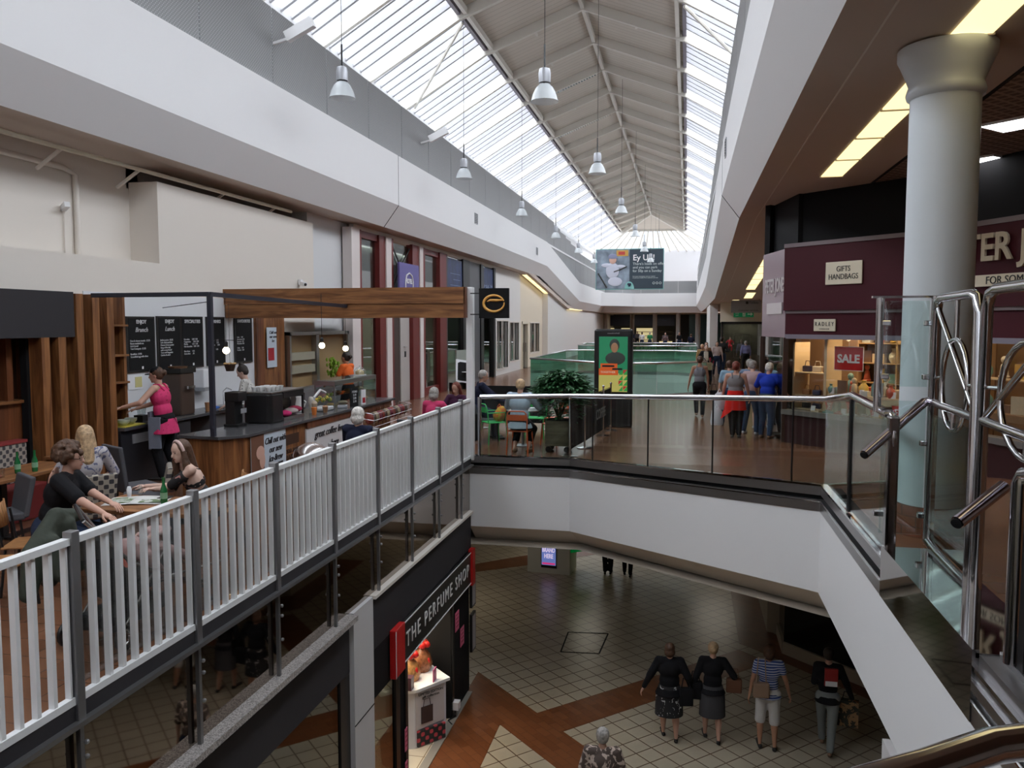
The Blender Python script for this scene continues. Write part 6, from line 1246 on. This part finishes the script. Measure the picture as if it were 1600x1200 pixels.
t=thing('wall_pipe','long bracketed service pipe under the ceiling edge, above the wall box','pipe',(-8.75,9,5.0)); MB().tube([(0,-6,-.02),(0,8.2,-.0)],.035,8).build('pipe',CREAMP,t,smooth=True)
for y in (-4,-1.3,1.3,3.0,5.5,7.5): MB().beam((0,y,0),(-.45,y,-.28),.04,.04).build('bracket',CREAM,t)
# ---------------- tables and chairs
def table(nm,lb,x0,x1,y0,y1,z,topm,legm,g=None):
    t=thing(nm,lb,'table',((x0+x1)/2,(y0+y1)/2,0),0,g); w,d=(x1-x0)/2,(y1-y0)/2
    MB().box(-w,w,-d,d,z-.04,z).build('table_top',topm,t,bevel=.006); MB().box(-.04,.04,-.04,.04,.02,z-.04).build('pedestal',legm,t); MB().box(-w*.7,w*.7,-.04,.04,0,.03).box(-.04,.04,-d*.7,d*.7,0,.03).build('foot',legm,t); return t
table('cafe_table','long brown cafe table with bottles beside the patterned bench',-8.05,-7.42,7.0,8.85,.75,WALNY,BLACK)
table('cafe_table','small brown cafe table against the wooden slats',-8.25,-7.65,9.15,9.85,.75,WALNY,BLACK)
table('cafe_table','brown cafe table with newspaper between two seated women behind the fence',-5.62,-4.35,6.62,7.30,.75,WALN,BLACK)
def chair(lb,x,y,r,up_m,leg_m,name='cafe_chair',hb=.88,uph=True,backm=None,g=None):
    t=thing(name,lb,'chair',(x,y,0),r,g)
    if uph:
        MB().box(-.22,.22,-.22,.22,.40,.48).build('seat',up_m,t,bevel=.02); q=MB().add([(-.23,-.25,.42),(.23,-.25,.42),(.25,-.33,hb),(-.25,-.33,hb),(-.23,-.19,.42),(.23,-.19,.42),(.25,-.27,hb),(-.25,-.27,hb)],[(0,1,2,3),(7,6,5,4),(0,4,5,1),(1,5,6,2),(2,6,7,3),(3,7,4,0)]).build('backrest',backm or up_m,t,bevel=.02,fix=True)
    else:
        MB().box(-.2,.2,-.2,.2,.44,.46).build('seat',up_m,t,bevel=.008); m=MB()
        for k in range(9): 
            a=(k-4)*.12; 
            if k<8: b=(k-3)*.12; m.add([(.42*math.sin(a),-.60+.42*math.cos(a)-.05,.62),(.42*math.sin(b),-.60+.42*math.cos(b)-.05,.62),(.42*math.sin(b),-.60+.42*math.cos(b)-.08,.84),(.42*math.sin(a),-.60+.42*math.cos(a)-.08,.84)],[(0,1,2,3)])
        q=m.build('backrest',up_m,t,smooth=True); s=q.modifiers.new('s','SOLIDIFY'); s.thickness=.015; MB().tube([(-.17,-.19,.45),(-.17,-.24,.75)],.012,6).build('back_support',leg_m,t); MB().tube([(.17,-.19,.45),(.17,-.24,.75)],.012,6).build('back_support',leg_m,t)
    for sx in (-1,1):
        for sy in (-1,1): MB().tube([(sx*.17,sy*.17,.43),(sx*.21,sy*.21,0)],.014,8).build('leg',leg_m,t)
    return t
PAT=pattern('woven_ikat',(.40,.36,.30),(.05,.045,.05),'dots',60,60,thr=.1,axes='XZ'); PATB=pattern('woven_ikat_bench',(.34,.30,.26),(.05,.045,.05),'dots',60,60,thr=.1,axes='YZ')
UPG=cloth('upholstery_grey',(.09,.09,.10)); PLY=wood('ply_wood',(.30,.13,.04),(.42,.20,.07),'z',3)
t=thing('bench_seat','red-trimmed bench with woven geometric upholstery along the booth wall','bench',(-8.35,7.6,0)); MB().box(-.24,.2,-3,1.5,.0,.44).build('seat',mat('bench_red',(.25,.03,.03),.7),t,bevel=.02); MB().box(-.24,-.10,-3,1.5,.44,.95).build('backrest',PATB,t,bevel=.02); MB().box(-.25,-.09,-3,1.5,.95,.985).build('red_piping',mat('bench_red'),t)
chair('tall grey upholstered chair with its back to the barista',-6.75,9.0,-.5,UPG,BLACK,hb=1.0); chair('woven-patterned chair with grey sides holding the blond person',-6.35,7.62,.9,UPG,BLACK,hb=.90,backm=PAT)
chair('grey chair at the left picture edge, beside the brown table',-7.2,7.3,2.6,UPG,BLACK,hb=.85); chair('plywood-backed chair nearest the camera behind the fence',-5.75,5.85,-1.2,PLY,BLACK,uph=False); chair('plywood-backed chair of the curly-haired person',-5.98,6.45,-1.15,PLY,BLACK,uph=False); chair('plywood-backed chair of the woman with the headband',-5.0,8.05,2.35,PLY,BLACK,uph=False)
chair('woven-patterned armchair below the grey chair, half hidden by the blond person',-6.3,8.5,2.2,UPG,BLACK,hb=.80,backm=PAT)
def bottle(lb,x,y,z,g=None):
    t=thing('glass_bottle',lb,'bottle',(x,y,z),0,g); MB().lathe([(.03,0),(.033,.02),(.033,.13),(.014,.19),(.013,.25),(.016,.255)],seg=14).build('body',mat('bottle_green',(.01,.14,.04),.1,spec=.8),t,smooth=True); MB().lathe([(.034,.05),(.034,.11)],seg=14).build('paper_label',mat('label_green',(.2,.4,.25),.5),t); return t
bottle('green bottle on the booth table, left of the pair',-7.62,8.05,.752,'green bottles on the booth table'); bottle('green bottle on the booth table, right of the pair',-7.52,8.2,.752,'green bottles on the booth table'); bottle('green bottle before the woman with the headband',-4.95,6.98,.752)
item('drinking_glass',MB().lathe([(.03,0),(.036,.1)],(-7.60,7.80,.752),14),glass('tumbler',(.85,.88,.88),.12),'clear tumbler beside the pair of green bottles','glass',smooth=True)
t=thing('sauce_pot','white pot and red-brown plate with burger at the left picture edge','plate',(-7.72,7.72,.752)); MB().lathe([(.14,0),(.15,.015)],seg=20).build('plate',mat('plate_red_brown',(.35,.09,.05),.4),t); MB().lathe([(.055,.015),(.06,.05),(.05,.08),(.02,.095)],seg=14).build('burger',mat('bun_brown',(.40,.18,.07),.7),t,smooth=True)
t=thing('newspaper','open newspaper spread on the table between the two women','newspaper',(-5.28,7.02,.752),.35); MB().add([(-.28,-.18,0),(0,-.18,.012),(.3,-.18,0),(.3,.2,0),(0,.2,.012),(-.28,.2,0)],[(0,1,4,5),(1,2,3,4)]).build('pages',mat('newsprint',(.55,.55,.53),.8,var=.15,vs=9),t); MB().box(-.24,-.04,-.12,.12,.012,.014).box(.05,.26,-.14,.0,.012,.014).build('picture_print',pattern('news_pictures',(.45,.47,.42),(.12,.17,.08),'noise',9),t)
item('salt_shaker',MB().lathe([(.02,0),(.025,.07),(.015,.1)],(-5.50,7.2,.752),12),PAPER,'white shaker at the far edge of the newspaper table','shaker',smooth=True); item('pepper_shaker',MB().lathe([(.02,0),(.025,.08),(.012,.11)],(-5.40,7.24,.752),12),glass('tumbler'),'glass shaker right of the white shaker','shaker',smooth=True)
item('mobile_phone',bx(-5.15,-5.04,7.15,7.27,.752,.762),BLACK,'dark phone on the table by the woman with the headband','phone')
# ---------------- cafe people
p=person('person with curly brown hair in black scoop-back top seated behind the fence',(-6.25,6.98,0),-1.15,1.74,headat=(-5.62,6.58),sit=.56,lean=.30,skin='fair',hair='curly',style='curly',top=BLK,sleeve=.42,bottom=DKD,shoes=SHB,detail=True,build=1.18,hands=((.10,.36,.455),(.26,.34,.455)),feet=((-.08,.24),(.08,.26)),vox=.010,head=(-.15,.1))
I=p; m=MB(); m.ell(I['ch']-I['fw']*.105+I['up']*.12,(.11,.028,.10),14,8,Matrix((I['rt'],I['fw'],I['up'])).transposed()); m.build('bare_upper_back',SKIN['fair'],I['t'],smooth=True)
m=MB()
for a,b_ in ((-.09,.05),(-.04,-.01),(.09,-.06),(.03,.03)): m.tube([I['ch']-I['fw']*.10+I['rt']*a+I['up']*.20,I['ch']-I['fw']*.142+I['rt']*((a+b_)/2)+I['up']*.11,I['ch']-I['fw']*.13+I['rt']*b_+I['up']*.02],.004,6)
m.build('back_straps',BLK,I['t']); m=MB(); m.tube([I['Q'](.045,0,.002),I['Q'](.036,.052,.002)],.003,5); m.tube([I['Q'](.018+.013*math.cos(k*PI/5),.054,.002+.010*math.sin(k*PI/5)) for k in range(10)],.002,5,closed=True); m.tube([I['Q'](-.018+.013*math.cos(k*PI/5),.054,.002+.010*math.sin(k*PI/5)) for k in range(10)],.002,5,closed=True); m.build('spectacles',BLACK,I['t'])
FLO=pattern('floral_dark',(.015,.014,.016),(.45,.22,.20),'noise',11,thr=.64)
p=person('person with long brown hair, pale headband and off-shoulder floral top leaning on the table',(-5.22,7.98,0),2.35,1.70,headat=(-5.22,7.66),sit=.50,lean=.38,skin='pale',hair='brown',style='longside',top=None,bottom=DKD,shoes=SHB,detail=True,build=1.08,hands=((.07,.34,.465),(-.05,.32,.465)),feet=((-.08,.22),(.08,.22)),vox=.010,head=(.35,.22))
I=p; m=MB(); B3=Matrix((I['rt'],I['fw'],I['up'])).transposed(); m.ell(I['P'],(.17,.13,.14),14,8,B3).ell(I['P']+I['up']*.17,(.15,.11,.17),14,8,B3).ell(I['ch']-I['up']*.02,(.165,.118,.12),14,8,B3)
for S,E,Wr in I['arms']: m.cap(S.lerp(E,.38),S.lerp(E,.92),.062,.055)
remesh(m,'floral_top',FLO,.010,3,I['t']); m=MB()
for s in (-1,1): m.tube([I['ch']+I['rt']*(s*.07)+I['fw']*.10+I['up']*.08,I['nk']+I['rt']*(s*.075)-I['up']*.035,I['ch']+I['rt']*(s*.07)-I['fw']*.10+I['up']*.08],.006,6)
m.build('thin_straps',BLK,I['t']); m=MB(); pts=[I['Q'](.052*math.cos(a),.008-.0*math.sin(a),.010+.060*math.sin(a)) for a in [k*PI/12 for k in range(13)]]; m.tube(pts,.016,8); m.build('headband',mat('headband_pink',(.62,.45,.42),.7),I['t'],smooth=True)
p=person('blond person with long straight hair seen from behind in pale print top',(-6.85,8.38,0),.9,1.68,headat=(-6.45,7.75),sit=.58,skin='fair',hair='blond',style='long',top=pattern('pale_print',(.45,.43,.45),(.12,.13,.22),'noise',14,thr=.55),sleeve=.5,bottom=DEN,shoes=SHB,hands=((-.16,.2,.45),(.16,.2,.45)),feet=((-.08,.2),(.08,.2)),vox=.012)
p=person('person at the left picture edge holding food over the booth table',(-8.25,7.62,0),-1.4,1.68,sit=.56,skin='tan',hair='dark',top=cloth('wine',(.10,.02,.03)),sleeve=.4,bottom=DKD,shoes=SHB,hands=((-.05,.30,.52),(.10,.28,.52)),feet=((-.08,.2),(.08,.2)),vox=.014,lean=.15)
PK=pattern('pink_spotted',(.68,.035,.16),(.35,.02,.06),'noise',16,thr=.66)
p=person('barista in black cap, bright pink sleeveless top and grey apron reaching left',(-7.92,11.05,.06),1.75,1.78,headat=(-8.05,11.25),skin='fair',hair='brown',style='lowbun',top=PK,straps=1,bottom=BLK,shoes=SHB,detail=True,build=1.12,lean=.14,hands=((-.24,.25,.66),(.05,.27,.62)),feet=((-.07,.0),(.07,-.06)),vox=.010,hem=.10,head=(.15,.15),sit=None)
I=p; m=MB(); m.ell(I['Q'](0,-.008,.034),(.088,.10,.075),16,10,I['hu']); m.ell(I['Q'](0,.055,.018),(.055,.07,.012),14,6,I['hu']); m.build('cap',BLK,I['t'],smooth=True)
m=MB(); m.prism([(-.21,.13),(.21,.13),(.19,.175),(-.19,.175)],.50,1.08); m.prism([(.19,-.03),(.23,-.03),(.225,.15),(.19,.15)],.52,1.0).prism([(-.23,-.03),(-.19,-.03),(-.19,.15),(-.225,.15)],.52,1.0); m.build('apron',cloth('apron_grey',(.20,.22,.28)),I['t'],fix=True); m=MB(); m.tube([(-.19,.06,1.0),(-.17,-.08,.99),(0,-.145,.98),(.17,-.08,.99),(.19,.06,1.0)],.014,6).tube([(0,-.15,.98),(-.04,-.17,.85),(-.05,-.16,.70)],.012,6).tube([(0,-.15,.98),(.04,-.17,.88),(.03,-.165,.76)],.012,6); m.build('apron_ties',BLK,I['t']); m=MB(); m.tube([I['Q'](.046,0,.004),I['Q'](.036,.052,.004)],.003,5).tube([I['Q'](-.046,0,.004),I['Q'](-.036,.052,.004)],.003,5); m.build('spectacles',mat('specs_red',(.2,.03,.03),.4),I['t'])
p=person('person with dark hair in a bun bending over the back counter in white print top',(-7.72,13.15,.0),1.9,1.78,headat=(-7.95,13.6),skin='pale',hair='dark',style='bun',top=pattern('white_print',(.55,.54,.52),(.15,.15,.15),'noise',18,thr=.6),sleeve=.3,bottom=BLK,shoes=SHB,lean=.30,head=(0,.5),hands=((-.15,.25,.58),(.15,.25,.58)),vox=.013)
p=person('person with glasses in orange top behind the kitchen counter',(-7.35,17.6,0),1.4,1.84,headat=(-7.80,17.9),skin='tan',hair='dark',style='lowbun',top=cloth('orange',(.72,.14,.03)),sleeve=.3,bottom=BLK,shoes=SHB,detail=True,lean=.08,hands=((-.12,.22,.6),(.12,.22,.6)),vox=.014)
p=person('white-haired person in navy jacket seated by the fence, seen from behind',(-4.55,10.55,0),-.2,1.68,headat=(-4.35,10.4),sit=.56,skin='fair',hair='white',style='bob',top=NAVC,sleeve=1,bottom=DKD,shoes=SHB,hands=((-.14,.24,.46),(.14,.24,.46)),feet=((-.08,.2),(.08,.2)),vox=.014,build=1.1)
p=person('grey-haired person in pink top seated just beyond the fence',(-4.72,14.0,0),-.2,1.66,headat=(-4.42,14.05),sit=.56,skin='fair',hair='grey',style='bob',top=cloth('rose_pink',(.60,.06,.16)),sleeve=.8,bottom=DKD,shoes=SHB,hands=((-.14,.24,.46),(.14,.24,.46)),feet=((-.08,.2),(.08,.2)),vox=.014)
p=person('red-haired person in dark top seated by the white post, facing us',(-4.50,15.6,0),2.9,1.66,headat=(-4.38,15.3),sit=.56,skin='fair',hair='red',style='long',top=cloth('plum',(.06,.02,.05)),sleeve=1,bottom=DKD,shoes=SHB,detail=True,hands=((-.12,.24,.46),(.12,.24,.46)),feet=((-.08,.2),(.08,.2)),vox=.012,head=(0,.35))
table('cafe_table','small cafe table between the pink and red-haired persons',-4.95,-4.25,14.5,15.1,.74,WALN,BLACK)
chair('dark chair under the white-haired person in navy',-4.55,10.5,-.2,UPG,BLACK,hb=.8); chair('dark chair under the grey-haired person in pink',-4.72,13.98,-.2,UPG,BLACK,hb=.8); chair('dark chair under the red-haired person',-4.50,15.65,2.9,UPG,BLACK,hb=.8)
table('cafe_table','cafe table before the white-haired person in navy',-4.9,-4.2,10.95,11.6,.74,WALN,BLACK)
item('plastic_wrap_bag',MB().ell((-4.75,9.75,.80),(.22,.25,.16),14,8),glass('film',(.8,.72,.70),.2,.2),'translucent plastic carrier on a chair just behind the fence, left of the navy jacket','bag',smooth=True); chair('chair carrying the translucent plastic carrier',-4.75,9.7,1.2,UPG,BLACK,hb=.6)
# jacket and pram
t=thing('hung_jacket','dark olive jacket bundled over the pushchair handles behind the fence','jacket',(-5.0,5.6,0)); m=MB()
for p0_,p1_,r0_,r1_ in (((0,-.2,.70),(0,.05,.93),.09,.08),((0,.05,.93),(.02,.24,.90),.08,.06),((0,-.18,.68),(-.02,-.25,.38),.11,.07),((-.02,0,.82),(0,-.05,.45),.10,.08),((.05,.1,.85),(.1,.15,.5),.08,.06),((.08,-.1,.75),(.15,-.1,.5),.08,.06)): m.cap(p0_,p1_,r0_,r1_)
remesh(m,'cloth_body',mat('olive_cloth',(.030,.038,.026),.8,bump=.9,bs=14),.016,4,t)
t=thing('pushchair','folding pushchair with silver frame tubes, dark seat and pink blanket behind the fence','pushchair',(-4.4,5.8,0)); SV=mat('silver_tube',(.6,.6,.62),.25,.9)
for x in (-4.62,-4.2):
    MB().tube([(x,5.42 if x<-4.5 else 5.0,1.09),(x,5.82 if x<-4.5 else 5.5,.64),(x,6.5,.12)],.015,8).build('frame_tube',SV,t,world=True,smooth=True)
    MB().tube([(x,5.9,.62),(x,5.35,.12)],.012,8).build('frame_tube',SV,t,world=True)
    MB().tube([(x,5.75,.42),(x,6.75,.30)],.012,8).build('frame_tube',SV,t,world=True)
MB().tube([(-4.62,5.42,1.09),(-4.2,5.0,1.09)],.016,8).build('handle_bar',BLACK,t,world=True)
m=MB(); m.cap((-4.42,5.6,.45),(-4.42,6.1,.42),.17,.15).cap((-4.42,5.5,.5),(-4.44,5.4,.82),.16,.12); q=remesh(m,'seat',cloth('pram_dark',(.03,.032,.035)),.018,3,None); q.parent=t; q.data.transform(Matrix.Translation((4.4,-5.8,0)))
MB().box(-4.58,-4.25,5.35,6.0,.12,.26).build('basket',cloth('pram_dark'),t,world=True,bevel=.03)
for x in (-4.66,-4.16):
    for y in (5.33,6.52):
        MB().tube([(x,y+.085*math.cos(a*PI/8),.105+.085*math.sin(a*PI/8)) for a in range(16)],.018,8,closed=True).build('wheel',BLACK,t,world=True,smooth=True); MB().tube([(x,y+.06*math.cos(a*PI/8),.105+.06*math.sin(a*PI/8)) for a in range(16)],.009,6,closed=True).build('wheel_rim',CHROME,t,world=True)
m=MB(); m.cap((-4.42,5.75,.66),(-4.40,6.05,.60),.11,.09).cap((-4.40,6.05,.60),(-4.36,6.35,.46),.08,.06).cap((-4.3,5.8,.6),(-4.22,5.9,.42),.07,.05); q=remesh(m,'blanket',mat('blanket_pink',(.55,.36,.36),.9,bump=.8,bs=22),.016,3,t); q.data.transform(Matrix.Translation((4.4,-5.8,0)))
MB().cap((-4.40,5.52,.70),(-4.36,5.62,.52),.07,.05).build('coral_cloth',mat('coral',(.75,.18,.13),.8),t,world=True)
p=person('sleeping baby in pale pink wrap lying in the pushchair',(-4.4,6.0,.55),PI,.62,sit=.08,lean=-.9,skin='pale',hair='blond',top=mat('baby_wrap',(.60,.42,.42),.9),sleeve=1,bottom=mat('baby_wrap'),hands=((-.12,.15,.3),(.12,.15,.3)),feet=((-.08,.3),(.08,.3)),vox=.008,build=1.3)
t=thing('shoulder_bag','tan-strapped bag on the floor behind the fence at the left edge','bag',(-5.0,4.75,0)); MB().box(-.2,.2,-.12,.12,.0,.3).build('body',cloth('bag_dark',(.03,.03,.03)),t,bevel=.04); MB().tube([(-.15,0,.3),(-.1,0,.55),(.1,0,.55),(.15,0,.3)],.018,8).build('strap',mat('strap_orange',(.55,.20,.10),.6),t,smooth=True)
# ================================================================ BRIDGE TERRACE
ORA=mat('orange_metal',(.72,.12,.03),.35); GRM=mat('green_metal',(.04,.48,.12),.35)
def metal_chair(lb,x,y,r,m,arms=False):
    t=thing('terrace_chair',lb,'chair',(x,y,0),r,'metal terrace chairs'); 
    MB().box(-.20,.20,-.20,.20,.435,.455).build('seat',m,t,bevel=.008); MB().tube([(-.19,-.21,.44),(-.20,-.24,.70),(-.18,-.26,.80),(-.14,-.265,.835),(.14,-.265,.835),(.18,-.26,.80),(.20,-.24,.70),(.19,-.21,.44)],.013,8).build('back_frame',m,t,smooth=True)
    MB().box(-.19,.19,-.265,-.255,.66,.77).build('back_panel',m,t)
    for sx in (-1,1):
        for sy in (-1,1): MB().tube([(sx*.19,sy*.19,.44),(sx*.21,sy*.22,0)],.013,8).build('leg',m,t,smooth=True)
        if arms: MB().tube([(sx*.2,-.24,.65),(sx*.24,-.1,.66),(sx*.24,.15,.66),(sx*.2,.19,.44)],.012,8).build('arm',m,t,smooth=True)
    return t
metal_chair('orange metal chair under the person in the pale blue shirt',-3.12,15.35,-.05,ORA)
metal_chair('bright green metal armchair at the left of the terrace table',-3.92,16.55,-.9,GRM,True)
metal_chair('orange metal chair at the right of the terrace table, by the planter',-2.62,16.55,1.0,ORA)
metal_chair('green metal chair at the far side of the terrace table',-3.2,17.5,PI,GRM); metal_chair('orange metal chair beyond the planter, farthest on the terrace',-2.75,17.5,2.4,ORA)
t=thing('terrace_table','round pale terrace table with grey base','table',(-3.25,16.3,0)); MB().lathe([(.33,.72),(.34,.74),(.33,.75)],seg=28).build('table_top',mat('pale_grey_top',(.5,.5,.48),.4),t,smooth=True); MB().tube([(0,0,.02),(0,0,.72)],.03).build('pedestal',POSTG,t); MB().lathe([(.2,0),(.2,.02),(.05,.03)],seg=20).build('base',POSTG,t)
p=person('person with cropped fair hair and pale blue shirt on the orange chair',(-3.10,15.42,0),-.1,1.80,headat=(-3.12,15.40),sit=.57,lean=.10,skin='fair',hair='blond',style='short',top=cloth('sky_shirt',(.42,.50,.60)),sleeve=.55,bottom=BLK,btype='capri',shoes=SHT,hands=((-.16,.28,.45),(.17,.28,.46)),feet=((-.08,.08),(.07,.10)),vox=.012,build=1.2,hem=.04,head=(.1,.3))
p=person('grey-haired person in navy jumper leaning over the terrace table',(-4.15,16.9,0),-1.2,1.80,headat=(-4.28,17.1),sit=.64,lean=.18,skin='fair',hair='grey',style='short',top=NAVC,sleeve=1,bottom=DKD,shoes=SHB,detail=True,hands=((-.1,.32,.46),(.14,.30,.46)),feet=((-.08,.2),(.08,.2)),vox=.013,build=1.2,head=(0,.3)); chair('dark chair under the grey-haired person in navy jumper',-4.15,16.9,-1.2,UPG,BLACK,hb=.8)
g=thing('handbag','shiny red handbag on the terrace table','handbag',(-3.45,16.45,.752),.2); MB().cap((-.10,0,.09),(.12,0,.08),.09,.07).build('body',mat('red_leather',(.45,.01,.03),.3),g,smooth=True); MB().tube([(-.06,0,.16),(0,.02,.26),(.08,0,.15)],.01,6).build('handle',mat('red_leather'),g)
t=thing('menu_stand','small white table sign with red base on the terrace table','sign',(-3.25,16.5,.752)); MB().box(-.06,.06,-.01,.01,.06,.26).build('card',PAPER,t); MB().box(-.06,.06,-.03,.03,0,.06).build('base',RED,t)
item('plastic_cutlery_tray',MB().box(-3.1,-2.95,16.2,16.35,.752,.79),PAPER,'white napkin packet on the right of the terrace table','napkin')
g=thing('orange_shopping_bag','orange patterned bag on the green armchair seat','bag',(-3.82,16.62,.458)); MB().cap((0,0,.12),(.04,.02,.22),.14,.10).build('body',pattern('orange_yellow',(.62,.16,.03),(.55,.35,.04),'noise',8),g,smooth=True); MB().tube([(-.05,0,.28),(0,0,.36),(.06,0,.28)],.01,6).build('handle',ORA,g)
g=thing('wheeled_suitcase','black wheeled case standing left of the green armchair','suitcase',(-4.45,16.4,0),-.3); MB().box(-.2,.2,-.12,.12,.05,.62).build('body',BLK,g,bevel=.03); MB().tube([(-.12,-.08,.62),(-.12,-.08,.85),(.12,-.08,.85),(.12,-.08,.62)],.01,6).build('handle',GREYP,g); MB().box(-.12,-.04,-.13,-.12,.42,.47).build('tag_patch',PAPER,g)
for s in (-.15,.15): MB().ell((s,0,.03),(.02,.03,.03),8,6).build('wheel',BLACK,g)
t=thing('planter','square wooden planter on castors with dense dark green plant','planter',(-2.42,15.75,0)); MB().box(-.24,.24,-.24,.24,.13,.62).build('box',wood('planter_wood',(.10,.085,.05),(.19,.16,.10),'x',4),t,bevel=.01); MB().box(-.22,.22,-.22,.22,.60,.63).build('soil',mat('soil',(.02,.015,.01),.9),t)
for sx in (-.18,.18):
    for sy in (-.18,.18): MB().tube([(sx,sy-.02,.06),(sx,sy+.02,.06)],.06,12).build('castor',BLACK,t)
R=random.Random(11)
m=MB()
for k in range(9): a=k*.7; m.tube([(0,0,.6),(.15*math.cos(a),.15*math.sin(a),.95),(.32*math.cos(a),.3*math.sin(a),1.25)],.012,5)
m.build('stem',mat('stem_green',(.08,.10,.03),.7),t)
m=MB()
def leaf(m,p,d,L,w):
    d=d.normalized(); s=d.cross(Vector((0,0,1))); s=s.normalized()*w if s.length>.01 else Vector((w,0,0)); p=Vector(p); up_=Vector((0,0,.012))
    m.add([p,p+d*L*.45+s+up_,p+d*L,p+d*L*.45-s+up_],[(0,1,2,3)])
for k in range(4200):
    a=R.uniform(0,2*PI); e=R.uniform(-.5,1.45); rr=R.uniform(.55,1)*R.choice((1,1,1.15)); c=Vector((.55*math.cos(a)*math.cos(e)*rr+.06,.42*math.sin(a)*math.cos(e)*rr,1.12+.42*math.sin(e)*rr))
    if e<-.1 and R.random()<.3: c.z-=R.uniform(0,.35); c.x*=.7; c.y*=.7
    leaf(m,c,Vector((math.cos(a)+R.uniform(-.6,.6),math.sin(a)+R.uniform(-.6,.6),R.uniform(-.5,.4))),R.uniform(.09,.15),R.uniform(.024,.04))
m.build('foliage',mat('leaf_dark_green',(.04,.14,.05),.45,var=.5,vs=20),t)
t=thing('rope_barrier','run of black printed barrier banners on steel posts right of the planter','barrier',(-2.15,15.1,0)); BP=[(-2.12,15.1),(-1.98,16.25),(-1.80,18.15),(-1.72,19.1)]
for i,(x,y) in enumerate(BP): MB().tube([(x,y,0),(x,y,1.08)],.02,10).build('post',STEEL,t,world=True); MB().lathe([(.16,0),(.16,.015),(.03,.03)],(x,y,0),20).build('post_foot',STEEL,t,world=True); MB().ell((x,y,1.10),.03,10,8).build('post_cap',STEEL,t,world=True)
for i in range(3): a,b=Vector((*BP[i],0)),Vector((*BP[i+1],0)); d=(b-a).normalized(); q=MB().beam(a+d*.05+Vector((0,0,.57)),b-d*.05+Vector((0,0,.57)),.015,.86).build('banner',MATTB,t,world=True); MB().tube([a+Vector((0,0,1.02)),b+Vector((0,0,1.02))],.01,6).build('top_bar',STEEL,t,world=True)
label_text('COFFEE',.3,mat('faint_print',(.12,.12,.12),.7),t,(.40,2.1,.6),(PI/2,0,-PI/2+PI-.09),name='banner_lettering')
for i,(x0,x1,y) in enumerate(((-4.75,-3.15,18.9),)):
    t=thing('rope_barrier','black barrier banner standing across behind the terrace table','barrier',(x0,y,0)); MB().box(0,x1-x0,-.01,.01,.15,1.02).build('banner',MATTB,t); 
    for x in (0,x1-x0): MB().tube([(x,0,0),(x,0,1.08)],.02,10).build('post',STEEL,t); MB().lathe([(.16,0),(.16,.015),(.03,.03)],(x,0,0),20).build('post_foot',STEEL,t)
t=thing('digital_display','tall black digital advertising display showing a portrait on green and yellow','display',(-1.72,19.65,0),.0)
MB().box(-.46,.46,0,.2,.0,2.36).build('housing',BLACK,t,bevel=.05); 
EM=lambda n,c: mat('screen_'+n,(.008,.008,.008),.3,emit=c,es=.75)
MB().box(-.34,.34,-.012,0,.86,2.18).build('screen_green',EM('green_bg',(.02,.22,.10)),t); MB().box(-.34,.34,-.016,-.012,.86,1.30).build('screen_yellow',EM('yellow_bg',(.50,.45,.12)),t)
m=MB(); m.ell((.03,-.02,1.92),(.085,.012,.12),14,8); m.build('portrait_face',EM('face',(.30,.16,.09)),t); m=MB(); m.ell((.05,-.016,1.66),(.24,.01,.16),16,8).ell((.03,-.015,1.98),(.12,.008,.15),14,8); m.build('portrait_clothes',EM('dark',(.03,.04,.035)),t)
MB().box(-.30,.10,-.022,-.016,1.42,1.54).box(-.34,.12,-.022,-.016,1.26,1.42).build('orange_blocks',EM('orange',(.60,.10,.02)),t); MB().box(-.26,.03,-.024,-.022,1.455,1.50).box(-.02,.22,-.024,-.022,1.385,1.43).build('black_blocks',EM('ink',(.01,.01,.01)),t); label_text('TOGETHER',.07,EM('cream',(.6,.55,.4)),t,(-.12,-.027,1.33),name='screen_lettering')
m=MB(); [m.add([(.34-.11*(k%2),-.02,.88+.13*(k//2)),(.34-.11*(k%2),-.02,1.0+.13*(k//2)),(.24-.11*(k%2),-.02,.88+.13*(k//2))],[(0,2,1)]) for k in range(8)]; m.build('triangle_pattern',EM('tri_green',(.04,.30,.06)),t); m=MB(); [m.add([(.34-.11*(k%2),-.021,1.0+.13*(k//2)),(.24-.11*(k%2),-.021,1.0+.13*(k//2)),(.24-.11*(k%2),-.021,.90+.13*(k//2))],[(0,1,2)]) for k in range(0,8,3)]; m.build('triangle_pattern',EM('tri_red',(.40,.04,.03)),t)
label_text('meadowhall',.06,mat('grey_print',(.3,.3,.3),.5),t,(0,-.004,2.26),name='housing_lettering')
